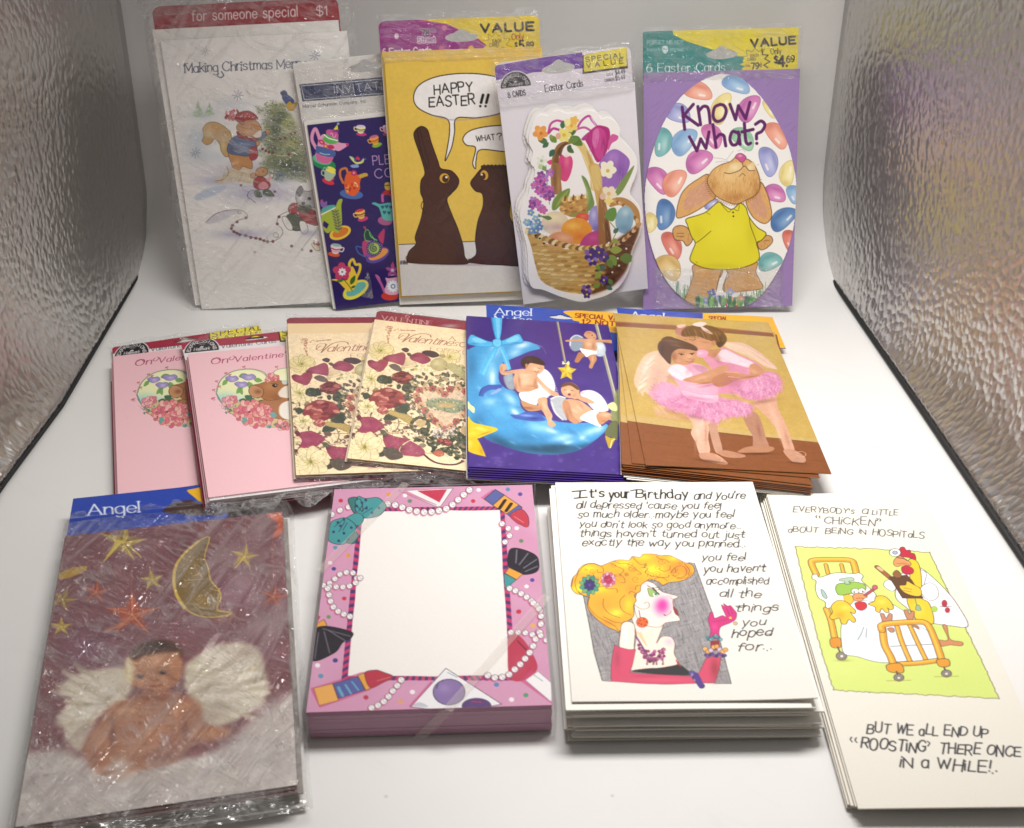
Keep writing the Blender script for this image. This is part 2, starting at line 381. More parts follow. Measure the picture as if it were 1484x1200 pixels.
    A.poly('735 790 770 775 800 830 750 830', '42583a', o='222a1a', ow=3); A.poly('810 780 860 775 900 825 820 820', '42583a', o='222a1a', ow=3); A.line('730 775 690 790 680 830 710 850 745 880', 4, '3a3038')
    # kitten
    A.frame(240, 270, 5.708)
    A.poly('1015 190 1060 140 1150 170 1240 210 1260 320 1180 310 1060 260', 'a53038', o='30140f', ow=4); A.poly('1000 250 1080 230 1140 290 1160 360 1040 360', '525a4c', o='23251f', ow=3)
    A.poly('1080 110 1085 40 1120 0 1150 40 1200 40 1260 10 1260 170 1160 170 1100 150', 'b8b6b8', o='333038', ow=4); A.poly('1085 40 1120 5 1140 50 1100 90', '6e6a70', .8); A.dab(1120, 100, 26, 30, 'f1eeee', .9); A.ell(1190, 105, 16, 14, '4d4852'); A.ell(1110, 80, 10, 8, '3d3a44'); A.ell(1140, 145, 16, 13, '3a1418')
    A.poly('965 260 1000 255 1050 330 1045 365 1010 355 980 310', 'f0eeea', o='3a3a3a', ow=4); A.poly('1110 295 1160 300 1180 370 1150 400 1120 370', 'f0eeea', o='3a3a3a', ow=4)
    A.dab(1190, 390, 80, 30, 'a9a8c8', .7); A.speckle(1025, 150, 1110, 240, 14, 4, ['f3e6e0'], .9); A.poly('1090 170 1200 160 1190 220 1110 215', '3f5a46', .8, b=3)
    A.poly('340 300 400 240 480 205 560 195 600 215 500 270 420 300 350 315', 'c2bccb', .6, b=4)
    A.line('335 300 400 240 470 210 560 195 640 205 680 245 660 265 600 285 560 320 545 355 575 380 660 410 750 430 850 460 930 440 970 390 960 350 925 310 940 250 1010 210', 4, '3a3236')
    A.line('600 205 625 215 618 230 600 225 605 210', 3, '3a3236'); A.line('935 425 900 420 893 395 915 385 935 405 925 430', 3, '3a3236')
    for x, y in nums('667 263 592 297 556 325 546 350 568 377 592 390 616 402 664 409 707 426 748 431 785 438 815 452 845 460 890 458 926 313 940 255 1044 497 1205 537'): A.ell(x, y, 12, 11, '7c2028', o='46121a', ow=2)
    A.ell(738, 548, 9, 9, 'd8d4d4', o='555055', ow=3); A.ell(1130, 527, 9, 9, 'd8d4d4', o='555055', ow=3); A.poly('1210 480 1260 490 1280 530 1240 530', 'e6dcc0', o='3a3a3a', ow=3); A.speckle(1225, 450, 1270, 490, 8, 9, ['8b2a30', 'a03c40'])
    A.frame(240, 60, 5.3)

def art_xmas_header(A):
    A.frame(200, 0, 2.608)
    A.text('for someone special', 205, 80, 604, 62, 38, 'ead9d8', .115, gap=2.4)
    A.text('$1', 676, 60, 718, 58, 34, 'ead9d8', .12)

def cup(A, x, y, w, h, ang, body, top, saucer, stripe=None, flip=1):
    c, s = math.cos(math.radians(ang)), math.sin(math.radians(ang))
    T = lambda X, Y: (x+c*X*flip-s*Y, y+s*X*flip+c*Y)
    A.ell(*T(.12*w, h*.62), w*.62, h*.26, saucer, ang=ang)
    A.line([T(-w*.42, -h*.2), T(-w*.78, -h*.22), T(-w*.72, h*.15), T(-w*.36, h*.22)], w*.11, body)
    A.poly([T(-w*.5, -h*.4), T(w*.5, -h*.4), T(w*.42, h*.2), T(w*.2, h*.52), T(-w*.2, h*.52), T(-w*.42, h*.2)], body)
    A.ell(*T(0, -h*.42), w*.5, h*.17, top, ang=ang)
    if stripe: A.line([T(-w*.46, -h*.02), T(0, h*.1), T(w*.46, -h*.02)], h*.14, stripe); A.line([T(-w*.42, h*.22), T(0, h*.32), T(w*.42, h*.22)], h*.05, stripe)

def art_inv(A):
    A.frame(430, 90, 7.056)
    # pink teapot with bow
    A.ell(275, 1035, 132, 62, '1f8a52', ang=18); A.ell(260, 1000, 100, 48, '63b795', ang=18)
    A.line('200 880 160 800 165 730 195 685 225 750 240 800', 34, 'e39bc0')
    A.poly('235 780 290 740 430 820 520 835 525 855 440 910 390 905 380 960 355 1020 290 1040 215 1010 195 950 210 870', 'e6a0c4'); A.poly('200 895 215 860 390 910 380 975 290 965 205 935', '4b63a0'); A.poly('205 935 290 970 378 975 340 1030 290 1040 215 1010', 'd3689c')
    A.poly('280 770 330 720 415 760 425 820 350 840 270 800', '62b25a'); A.line('285 745 330 780 420 805', 10, 'ffffff'); A.poly('305 730 330 690 420 720 415 790', 'c85a9c'); A.line('345 735 365 730 375 765 395 770 405 745', 7, 'f2b8d4')
    A.poly('378 690 418 640 430 705', 'e8d650', s=0); A.ell(427, 632, 13, 13, '8fb0b8'); A.speckle(355, 690, 440, 720, 22, 6, ['7a2a8a', '9c3a8c'])
    A.ell(258, 820, 36, 22, 'c8285e', ang=35); A.ell(352, 870, 36, 22, 'c8285e', ang=10); A.ell(298, 862, 17, 17, 'f0b860', o='b02020', ow=6); A.ell(258, 820, 18, 9, 'f090b0', ang=35)
    A.line('240 930 290 945 340 945', 9, 'a8d0e0')
    A.poly('505 840 535 830 530 860 510 855', 'c83a78')
    cup(A, 345, 1125, 92, 90, 22, '9ab79e', 'f0e458', 'd8304a', '5a8a90')
    cup(A, 658, 690, 86, 78, 4, 'ece6b0', 'd8c8e8', 'c43a80', '5a6a50'); cup(A, 800, 800, 84, 88, -16, 'f0a83c', 'c86a90', '86b83a', 'b04a20'); cup(A, 930, 690, 90, 80, 0, 'e8b0c8', 'ffe0f0', 'c43a80')
    A.poly('540 965 580 975 600 1020 650 1020 690 990 680 1030 620 1045 580 1020', 'd8e078'); A.line('545 965 590 985 610 1020', 6, '6aa0c0'); A.poly('605 990 625 965 650 990 640 1005', 'd83060'); A.line('690 980 660 1020 710 990', 5, '8ab0c8')
    A.text('PLEASE', 785, 1055, 1170, 1018, 92, 'c9a6cf', .085, gap=3); A.text('COME', 805, 1190, 1190, 1150, 90, 'c9a6cf', .085, gap=3)
    A.frame(440, 250, 6.0)
    # orange pot
    A.ell(418, 190, 102, 42, '4a6cae', ang=6)
    A.line('345 90 320 30 325 -20 370 -35 385 0', 20, 'd07838'); A.poly('370 20 410 -10 470 20 540 5 562 20 555 35 510 45 492 90 490 150 440 205 380 180 355 110', 'e2602c'); A.poly('480 25 540 5 560 25 500 50', 'c8a840'); A.ell(440, 5, 26, 24, 'c03060'); A.ell(440, 5, 12, 11, 'e88aa8')
    A.poly('365 150 400 160 385 170', 'f0d070'); leaf(A, 430, 85, 475, 125, .25, 'f0e8b0'); leaf(A, 395, 120, 365, 150, .25, 'f0d070'); A.speckle(370, 60, 480, 180, 16, 9, ['d03a20', 'b83020', 'e88040']); A.poly('410 -60 470 -70 480 -45 430 -40', '8ca0d8')
    # green pot with fern
    A.ell(320, 525, 98, 56, 'f0c83a', ang=-22); A.ell(322, 522, 74, 38, 'd87a2c', ang=-22)
    A.poly('140 370 190 320 275 300 290 270 310 235 340 235 330 290 335 400 330 480 300 525 240 505 205 525 165 480 150 420', 'a6b83c'); A.poly('150 350 180 300 260 282 282 300 200 340', '57a8a0'); A.line('150 372 210 340 275 308', 9, 'f4f4e0'); A.poly('178 420 222 450 205 490 165 465', '26195c', s=0); A.line('150 440 205 520 250 490', 14, 'a6b83c')
    A.line('275 320 300 420 310 510', 6, '5a5a50')
    for k in range(7):
        y = 335+k*25; x = 278+k*5; leaf(A, x, y+15, x-38, y-8, .18, '6a6a58'); leaf(A, x, y+15, x+32, y-12, .18, '6a6a58')
    A.poly('145 260 165 235 180 260 205 250 200 300 160 300', '8a6ab0', .9); A.ell(160, 250, 12, 14, 'b04a7a')
    cup(A, 498, 362, 76, 76, -14, 'f0c860', 'd83a4a', 'c83a78', '7a3020'); cup(A, 282, 665, 86, 80, 8, 'e8d8e0', '9ab8b8', 'd8582c', 'c03050', -1); cup(A, 225, 25, 90, 90, 20, 'a8c0a8', 'f0e458', 'd8304a')
    # heart pot
    A.ell(712, 420, 65, 40, 'a85a8a', ang=5); A.line('690 250 690 195 730 180 765 200 775 250', 22, 'c05a9a'); A.poly('600 265 625 260 670 275 780 270 790 400 740 420 690 400 670 340 650 300 600 275', '5ab0a8')
    for x, y in ((690, 300), (725, 295), (760, 300), (705, 345), (745, 350)): A.poly([(x, y+18), (x-16, y-4), (x-6, y-14), (x, y-6), (x+7, y-14), (x+16, y-4)], '1d5c7c')
    A.poly('690 190 715 155 760 150 790 190', 'b02a2a'); A.poly('710 95 750 90 755 150 712 145', 'c8a840'); A.line('712 115 755 110', 8, '30401c', s=0)
    # spiral pot
    A.ell(645, 718, 110, 60, '5a4aa0', ang=-26); A.ell(652, 712, 92, 38, 'e89a4a', ang=-26)
    A.line('540 735 480 700 460 645 520 655', 12, '3a62a8'); A.poly('515 610 560 590 640 600 690 620 690 500 705 505 690 600 680 680 620 735 560 735 520 690', '8a4a9a'); A.poly('650 560 690 500 708 508 692 620', 'b83a6a'); A.poly('515 605 560 595 540 730 515 680', 'b8447a')
    A.line('530 545 545 590 620 600 570 510 545 500 530 540', 8, '78b05a'); A.poly('535 540 550 505 580 520 600 570 560 585', '1a4a3a'); A.line('575 520 590 560 640 590', 9, '7ac080'); A.line('545 500 535 475', 4, '60a060'); A.poly('520 470 545 475 535 495', 'b83a5a')
    A.ell(615, 660, 66, 66, '20205c'); A.ell(615, 660, 48, 48, 'a8c860')
    t = np.linspace(0, 11, 40); A.line(np.c_[612+(4+t*2.8)*np.cos(t), 660+(4+t*2.8)*np.sin(t)], 9, '2a2a50')
    for k in range(20): A.ell(615+57*math.cos(k*.314), 660+57*math.sin(k*.314), 3.5, 3.5, 'e8e8f0')
    # yellow pot with flower
    A.ell(455, 1020, 125, 68, 'ece04a', ang=-32); A.ell(458, 1015, 98, 44, '6ab8b0', ang=-32)
    A.line('405 850 400 790 430 755 455 800 490 800 490 850 455 930', 22, 'e8c83a'); A.poly('240 935 300 925 380 935 400 850 430 820 470 920 450 1000 400 1035 350 1000 300 950', 'f0cc40')
    A.line('350 930 400 990 425 1030', 6, '3a5a20'); leaf(A, 410, 975, 450, 895, .22, '3a6a28'); leaf(A, 415, 1005, 455, 985, .25, '3a6a28'); leaf(A, 350, 935, 290, 945, .25, '4a7a30')
    petals(A, 335, 862, 78, 5, 'c83a6c', None, -20, .85); A.ell(338, 865, 28, 28, 'f4e8f0'); petals(A, 338, 865, 36, 8, 'f4f0f4', '7a7a98', 0, .4)
    # lilac pot with daisy
    A.ell(752, 1075, 75, 38, 'c83a2c', ang=0); A.poly('625 895 660 910 700 1010 725 960 720 910 830 890 835 1040 770 1065 715 1050 690 1010', 'd8a8c0'); A.poly('625 895 655 910 705 1010 700 1050 670 980', 'b85a9a'); petals(A, 780, 990, 52, 12, 'e6eaf2', '5a7a98', 0, .4, mr=.4); A.ell(780, 990, 12, 12, 'e8e8f0')
    A.poly('720 905 740 920 830 905 830 890', '2a1a5a'); petals(A, 775, 850, 58, 5, 'a04a8a', 'c8b8d8', -90, .5); A.poly('765 830 778 775 792 830', 'b8407a')

def art_inv_header(A):
    A.frame(430, 90, 7.056)
    A.poly('28 232 860 160 1500 104 1520 300 875 342 62 408', '20264a', s=0); A.poly('44 244 860 174 1500 118 1515 288 875 328 76 393', 'c9ccd6', s=0); A.poly('52 252 860 184 1500 128 1510 280 875 320 84 384', '1d2c5c', s=0)
    A.text('INVITATIONS', 392, 326, 1130, 262, 78, 'd8dbe4', .085, gap=2.6, up=(-.12, -1))
    A.text('Marcel Schurman Company, Inc.', 66, 474, 716, 416, 30, '3a3c50', .13, gap=2.2)

def art_bunny(A):
    A.frame(420, 20, 2.727)
    A.poly('432 912 960 890 960 1125 432 1135', 'dcd8d4', s=0); A.line('432 912 960 890', 3, '4a3020', s=0)
    ol = '2c1a14'; cb = '4b2b22'
    A.line('440 985 470 975 520 988 690 992 905 990', 6, '8a6a90', .5, b=2)
    R = np.random.default_rng(5)
    for k in range(26): x = 436+34*R.random(); A.line([(x, 990), (x+8*R.random()-4, 976)], 1.6, '4a4048', .7, 0)
    for k in range(20): x = 690+40*R.random(); A.line([(x, 985), (x+8*R.random()-4, 968)], 1.6, '4a4048', .7, 0)
    # speech balloons
    A.poly('490 330 510 285 570 253 660 238 760 240 850 262 900 310 890 360 830 395 740 412 660 414 652 470 640 530 615 582 622 540 632 470 624 418 560 400 505 370', 'f2efec', o=ol, ow=4); A.line('560 402 640 420 740 415 830 398', 5, 'a89ab8', .6, b=1)
    A.text('HAPPY', 572, 318, 722, 306, 37, '1c1816', .14, jit=.6, gap=2.6); A.text('EASTER', 552, 368, 732, 358, 38, '1c1816', .14, jit=.6, gap=2.4)
    for x in (757, 778): A.line([(x+8, 322), (x, 352)], 11, '1c1816', s=0, w2=5); A.ell(x-3, 366, 5, 5, '1c1816')
    A.poly('685 495 710 465 770 448 850 442 930 450 950 500 930 540 850 545 755 538 738 575 735 612 724 590 735 530 700 520', 'f2efec', o=ol, ow=4)
    A.text('WHAT', 738, 504, 812, 498, 21, '1c1816', .15, jit=.5); A.text('?', 822, 498, 840, 496, 24, '1c1816', .15)
    # chocolate hares
    A.poly('493 490 497 462 520 446 545 460 560 510 585 580 598 612 640 622 668 655 662 685 640 710 622 735 640 790 665 850 685 915 692 960 706 985 660 990 560 988 480 984 465 975 472 940 500 910 497 880 520 810 530 745 518 705 520 660 535 630 520 570', cb, o=ol, ow=4, tex=.03)
    A.line('545 615 520 540 505 465', 3, ol); A.line('530 735 520 760 535 790', 3, ol); A.line('500 470 512 455 525 500 545 575 552 610', 3, ol, .8)
    A.ell(612, 650, 21, 21, 'd8a63e', o=ol, ow=3); A.ell(616, 652, 13, 15, '4a2a14'); A.ell(620, 646, 5, 5, 'f4e8d0')
    A.line('655 690 645 700 625 708', 2.5, ol)
    A.poly('716 670 735 640 762 610 790 600 815 605 845 600 880 615 900 680 880 720 870 800 905 860 940 985 820 992 730 985 705 978 738 950 735 890 745 820 765 760 762 712 735 700', cb, o=ol, ow=4, tex=.03)
    for k in range(16): A.ell(762+k*7.5, 606-3*(k % 2), 5, 6, cb, o=ol, ow=2)
    A.ell(770, 638, 17, 21, 'd8a63e', o=ol, ow=3, ang=-15); A.ell(765, 642, 10, 14, '4a2a14'); A.ell(760, 636, 4, 4, 'f4e8d0')
    A.line('470 950 460 965 468 980 450 985', 3, ol)
    A.grain(.05, 5)

def art_bunny_header(A):
    A.frame(540, 25, 5.936)
    A.poly('-20 -20 640 55 980 240 930 290 600 320 -20 330', 'a0208c', s=0)
    A.poly('-60 -60 1600 -60 1600 400 -60 400', 'efd22c', s=0)
    A.poly('640 60 900 180 980 242 930 285 600 320 -20 340 -20 -40', 'a0208c', s=0)
    A.ell(617, 95, 22, 25, 'd86a9a'); A.ell(594, 268, 26, 22, 'd86a9a'); A.ell(848, 268, 24, 22, 'efc03c'); A.ell(450, 20, 30, 20, 'd86a9a', a=.6)
    A.text('FORGET ME NOT', 75, 135, 330, 118, 28, 'e8c8e4', .09); A.text('AMERICAN', 80, 180, 180, 174, 18, 'd8a8d4', .1); A.text('GREETINGS', 232, 170, 330, 164, 18, 'd8a8d4', .1); A.ell(207, 165, 20, 24, 'f0dcee')
    A.text('78', 425, 165, 488, 162, 55, 'f2e8f2', .36); A.text('78', 425, 165, 488, 162, 55, '3a1038', .22); A.text('th', 498, 130, 540, 126, 34, 'f2e8f2', .32); A.text('th', 498, 130, 540, 126, 34, '3a1038', .16)
    A.text('Street', 392, 222, 540, 214, 48, 'f4eaf4', .42); A.text('Street', 392, 222, 540, 214, 48, '8a2080', .14)
    A.text('6 Easter Cards', 88, 330, 505, 316, 58, 'f4eef2', .2)
    A.text('VALUE', 935, 132, 1385, 112, 66, '16120c', .3, gap=3.6)
    A.line('945 200 1000 200 995 145 1030 170 1060 128 1085 165 1135 140 1130 185 1185 190 1150 240 1210 262', 2.5, '5a4a18', s=0)
    A.text('EACH', 1035, 222, 1105, 216, 27, '2a2212', .13); A.text('CARD', 1008, 256, 1085, 250, 27, '2a2212', .13); A.text('Only', 1200, 198, 1302, 190, 52, 'a8321c', .13)
    A.text('$', 1226, 262, 1246, 261, 40, '14100a', .18); A.text('5', 1266, 285, 1302, 283, 80, '14100a', .2); A.text('89', 1326, 266, 1384, 264, 50, '14100a', .19); A.text('99', 1055, 300, 1140, 296, 34, '14100a', .2)

def art_basket(A):
    R = np.random.default_rng(11)
    A.frame(700, 60, 6.0)
    mag = 'b23a8c'
    A.line('570 790 590 720 640 690 690 700', 20, 'c24a96'); A.line('570 800 610 760 660 770', 22, 'b83c8c'); A.line('810 770 860 690 920 650 950 690 990 740', 20, 'b84494'); A.line('940 660 960 700 990 745', 12, 'dca6cf'); A.line('800 770 880 750 940 780', 20, 'c05a9c')
    # tulips
    A.poly('660 1180 655 1060 680 985 720 1010 765 1000 782 1060 760 1160 720 1220', 'd0447c', b=1); A.dab(730, 1040, 26, 60, 'e88a9a', .6); A.dab(690, 1100, 18, 60, 'b82a74', .6); A.poly('555 1050 600 1030 590 1075', 'd0447c')
    A.poly('890 850 930 780 990 735 1040 735 1095 760 1105 840 1080 950 1030 1035 990 1050 950 980 910 900', 'b02a78'); A.poly('950 800 1000 750 1060 790 1070 900 1020 1030 970 960', 'c6448e'); A.poly('960 790 1000 760 1010 830 980 930 950 880', 'd87ab0', .8, b=2); A.dab(1050, 900, 24, 80, '8c1c60', .6); A.poly('1090 880 1120 810 1175 825 1165 860 1120 890 1090 950', 'd05a9a', b=1); A.poly('855 850 920 790 890 860', 'b03a8a')
    for k in range(30): x = 920+150*R.random(); y = 800+180*R.random(); A.line([(x, y), (x+8*(R.random()-.5), y+50)], 2.5, ['d880b4', '8a1c60', 'c04a90'][k % 3], .5, 0)
    A.poly('1000 1090 1060 990 1130 940 1200 960 1275 1040 1250 1150 1180 1260 1090 1330 1040 1330 1000 1200', '9464b4'); A.dab(1130, 1010, 60, 60, 'b58ccc', .7); A.dab(1200, 1150, 40, 90, '7a4a9c', .7)
    for k in range(40): x = 1030+220*R.random(); y = 980+220*R.random(); A.line([(x, y), (x-14, y+60)], 3, ['b893d0', '70409a', 'a070c0'][k % 3], .55, 0)
    # handle
    A.poly('610 1290 595 1100 610 980 650 900 720 870 800 880 690 920 665 1000 655 1120 665 1290', '93683c'); A.poly('620 1290 610 1100 640 960 690 905 660 1000 655 1290', '6e4424', .8, b=3); A.poly('690 900 740 880 700 930 675 1000 650 960', '5c3a22', .9, b=2)
    A.frame(730, 240, 5.714)
    A.poly('400 240 395 0 470 0 475 120 480 230 430 240', '9a6e42'); A.dab(425, 100, 16, 120, '74492a', .7); A.dab(455, 160, 12, 80, 'c09a60', .6)
    A.frame(700, 60, 6.0)
    A.poly('730 870 800 860 870 880 920 960 970 1060 1010 1180 1020 1290 940 1290 930 1180 880 1040 830 930 770 890', 'd8bd7a'); A.poly('900 950 960 1060 1000 1200 1010 1290 965 1290 950 1150', 'b98f4c', .8, b=3); A.line('790 885 880 1010 940 1180 960 1290', 6, 'efe2b0', .8, b=1)
    # flowers round the top
    for (x0, y0, x1, y1, c) in ((640, 880, 580, 820, '6f8a3a'), (560, 870, 480, 860, '4f7040'), (570, 880, 520, 925, '3f6a48'), (620, 940, 580, 1005, '2f6350'), (760, 830, 865, 905, '5a7a34'), (740, 810, 810, 780, '4a6e3a'), (690, 760, 700, 690, '3f7050'), (735, 930, 790, 970, '4a6a2a'), (760, 900, 740, 960, '40603a'), (600, 850, 590, 810, '8a9a4a'), (740, 870, 830, 850, '6d8640')):
        leaf(A, x0, y0, x1, y1, .33, c)
    petals(A, 500, 795, 66, 5, 'e39a4c', 'e8c070', 20, .8); A.dab(490, 780, 30, 30, 'f0b868', .6); A.ell(505, 800, 16, 16, 'd07830')
    petals(A, 705, 815, 62, 6, 'e8d87c', 'd8b040', 0, .7); petals(A, 770, 735, 56, 5, 'e9cc70', 'e0a040', 30, .8); petals(A, 795, 690, 40, 5, 'e6b654', None, 0, .8); A.ell(655, 825, 22, 28, 'd8a890'); A.ell(735, 705, 28, 34, 'efe2a4')
    petals(A, 1085, 1110, 74, 5, 'efe9cf', 'd0b878', 10, .8); A.dab(1110, 1140, 30, 26, 'd9c9b0', .5)
    petals(A, 510, 1040, 50, 5, 'dfe3d4', 'a8b890', 0, .6); leaf(A, 510, 1080, 550, 1130, .3, '7a9a60'); A.ell(500, 1090, 20, 24, 'b8cc9c')
    A.frame(730, 240, 5.714)
    petals(A, 862, 45, 62, 5, 'eee8cc', 'd0b060', 0, .85)
    # lilac stocks
    A.line('350 0 360 150 380 320', 6, '6a8a50')
    for i, (x, y) in enumerate([(310, 80), (340, 110), (285, 120), (320, 150), (255, 165), (300, 200), (350, 200), (330, 240), (385, 200), (370, 260), (245, 290), (280, 310), (240, 330), (300, 345), (330, 370), (390, 240), (385, 60), (290, 210)]):
        petals(A, x, y, 36, 5, ['8a4a9c', '9c5aae', 'a8489c', 'b85aa4', 'c45a9a'][i % 5], 'e0a0b8', i*31, .8, col2=['7a3a90', 'b478c0', 'c05aa8'][i % 3]); A.ell(x, y, 5, 5, '5a2050')
    A.poly('400 360 410 290 460 230 545 190 535 260 480 320 430 370', '6d8a3c'); A.poly('430 350 470 270 540 200 500 270', 'a8ac50', .7, b=2)
    # inside of the basket rim, grass, eggs
    A.poly('470 330 520 290 600 260 690 250 700 380 640 420 540 420 470 380', 'b98a48'); 
    for k in range(13): A.poly([(480+k*17, 300-k*3), (495+k*17, 262-k*2-12*(k % 2)), (508+k*17, 300-k*3)], ['d9b368', '7a4a24', 'c8983c', 'e8d8a0'][k % 4])
    for k in range(40): x, y = 470+220*R.random(), 300+100*R.random(); A.ell(x, y, 16, 8, ['d0a050', 'a06c30', 'e0bc70', '8c5a2a'][k % 4], ang=-10, a=.8)
    A.poly('540 420 600 385 690 380 700 400 620 430', '8a8a3c', .9, b=2)
    A.poly('880 290 930 265 1000 270 1070 310 1120 380 1130 470 1100 500 1060 380 960 330 880 345', 'b08248')
    for k in range(16):
        t = k/15; A.ell(890+230*t-0*t, 295+190*t*t, 24, 14, ['c99a58', '8c5c2e', 'd8b47a'][k % 3], ang=20+60*t)
    A.poly('690 380 700 250 645 90 690 120 730 230 750 330', '6f8a48'); A.poly('690 330 680 200 648 95 720 240', '93a860', .6, b=2)
    A.poly('920 250 940 180 1000 90 1080 0 1040 110 970 230', '79904c')
    A.ell(425, 475, 112, 96, 'd9c7ac', ang=-8, tex=.05); A.dab(410, 430, 80, 40, 'eddfae', .8); A.dab(440, 510, 70, 30, 'b98f9c', .6); A.dab(340, 520, 40, 30, 'a9a8b0', .5)
    A.ell(655, 430, 58, 40, 'd0503a'); A.dab(660, 420, 30, 18, 'e88060', .6)
    A.ell(770, 440, 68, 108, '8e86c0'); A.dab(745, 410, 26, 50, 'c4c0e4', .8); A.dab(770, 520, 40, 30, '5a4a9c', .6)
    A.ell(1000, 450, 75, 115, '82aac0', ang=8); A.dab(1010, 390, 46, 40, 'bcd6dc', .8); A.dab(1000, 520, 60, 40, '5888a4', .7); A.dab(1040, 440, 20, 60, '6c9ab4', .5)
    A.ell(605, 545, 130, 112, 'dc9030', tex=.06); A.dab(570, 500, 70, 40, 'eebc58', .8); A.dab(640, 590, 80, 40, 'd06a2c', .7)
    A.ell(470, 620, 108, 72, 'd29068', tex=.05); A.dab(500, 600, 60, 30, 'e6b48c', .7); A.dab(400, 630, 50, 40, 'c07050', .6)
    A.poly('640 670 660 600 720 555 790 545 800 660', 'b03a7c'); A.dab(740, 600, 40, 25, 'd05a98', .6)
    A.poly('705 0 790 0 815 160 850 320 890 600 880 660 800 650 790 480 760 260 730 120', 'c9a45c'); A.poly('790 260 840 290 890 600 880 665 790 650', '8a5a30', .9, b=3); A.poly('720 20 790 10 815 160 760 200', 'dcc27c', .7, b=3); A.poly('840 400 885 590 880 665 850 660', '4e2e1c', .8, b=4)
    for k in range(26): x = 740+R.random()*60+k*3; y = 20+k*22; A.line([(x, y), (x+14, y+60)], 3, ['efdfa0', '8a6030', 'a87c40'][k % 3], .4, 0)
    petals(A, 870, 235, 66, 5, 'e9dcbc', 'e0b470', 15, .85); A.ell(820, 255, 26, 30, 'dcb8a0'); petals(A, 870, 295, 36, 4, 'ead27a', None, 0, .8)
    A.poly('840 430 860 370 920 350 935 410 900 465', '5d8a3c')
    # basket body
    A.poly('185 520 260 560 340 640 480 690 640 690 800 660 900 640 1060 530 1110 480 1115 560 1060 700 1010 860 920 980 820 1040 680 1065 520 1050 400 1010 310 950 270 850 230 680', 'c09a54')
    A.poly('840 700 960 600 1110 500 1115 560 1060 700 1020 860 920 985 800 1045 720 1060 840 900', '4c2a1c', .95, b=10); A.dab(760, 960, 90, 80, '8a5a34', .6); A.dab(400, 900, 120, 60, 'd8b874', .4)
    A.mask('230 560 340 660 480 700 640 700 800 670 900 650 1090 500 1110 560 1060 700 1010 860 920 980 820 1040 680 1065 520 1050 400 1010 310 950 270 850 230 680')
    for r in range(11):
        for k in range(16):
            x = 250+k*56+(r % 2)*28; y = 660+r*38+30*math.sin((x-250)/820*3.14)-10*R.random()
            dark = x > 800-8*r; c = (['5a3420', '3c2016', '6a4226'] if dark else ['dcc486', 'b48a44', 'e6d49c', '9c7434', 'c8a860'])[int(R.integers(3 if dark else 5))]
            A.ell(x, y, 30, 11, c, ang=-14+R.random()*18, a=.75); 
            if not dark: A.line([(x-26, y+12), (x+26, y+8)], 3, '6e4a22', .5, 0)
    A.mask()
    for k in range(26):
        t = k/25; x = 200+t*700; y = 545+150*math.sin(t*2.2)**1.0*.95+ (0 if t < .6 else -20*(t-.6))
        A.ell(x, y, 30, 19, ['e2d09a', 'a07838', 'c8a860', '7a5428'][k % 4], ang=-40+t*30); 
    for k in range(14): t = k/13; A.ell(860+t*260, 690-t*200+30*math.sin(t*3), 26, 16, ['8a5c34', 'b89060', '4c2c1c', 'd0b080'][k % 4], ang=-45)
    for x, y in ((300, 605), (335, 645), (430, 660), (265, 580)): A.ell(x, y, 10, 9, '241a10')
    # forget-me-nots left
    for i, (x, y) in enumerate([(225, 390), (265, 440), (210, 475), (285, 470), (250, 500), (300, 510), (230, 540), (190, 470), (270, 540)]):
        petals(A, x, y, 30, 5, ['6c90b8', '84aecb', '5a80b0'][i % 3], 'e0d8a0', i*25, .8)
    for i in range(6): leaf(A, 300+8*i, 430, 290+22*i, 400+8*i, .3, '5a7a40')
    # ivy and violets right
    A.line('880 470 930 540 900 620 860 690 800 760 790 900 820 1000', 7, '7a8a40')
    for i, (x0, y0, x1, y1) in enumerate([(880, 700, 980, 700), (960, 770, 1085, 770), (880, 740, 930, 830), (840, 830, 790, 870), (800, 880, 760, 940), (860, 780, 900, 850), (760, 830, 800, 860), (910, 560, 950, 520), (900, 610, 950, 640), (870, 940, 900, 990), (800, 980, 740, 1010), (850, 1000, 900, 1030)]):
        leaf(A, x0, y0, x1, y1, .34, ['8a9a44', '5c7a3c', '6f8c3e', '40685c'][i % 4])
    for i, (x, y, r) in enumerate([(720, 740, 56), (790, 720, 52), (830, 760, 44), (735, 790, 44), (685, 1030, 46), (690, 1070, 34), (830, 950, 38)]):
        petals(A, x, y, r, 5, ['7a5aa8', '4a3080', '5a3c90', '8c70b8'][i % 4], None, i*40, .8, col2='3c2870'); A.ell(x, y, 8, 8, 'e0c050')
    for x, y in ((1015, 690), (945, 770), (955, 830), (900, 885), (870, 640)): A.ell(x, y, 8, 8, 'e8dcd8')
    A.dab(1000, 960, 50, 60, 'c9a0c8', .5)
    for k in range(12): A.line([(330+k*22, 985+3*k), (430+k*24, 915-3*k)], 3, 'e8dcc0', .5, 0)

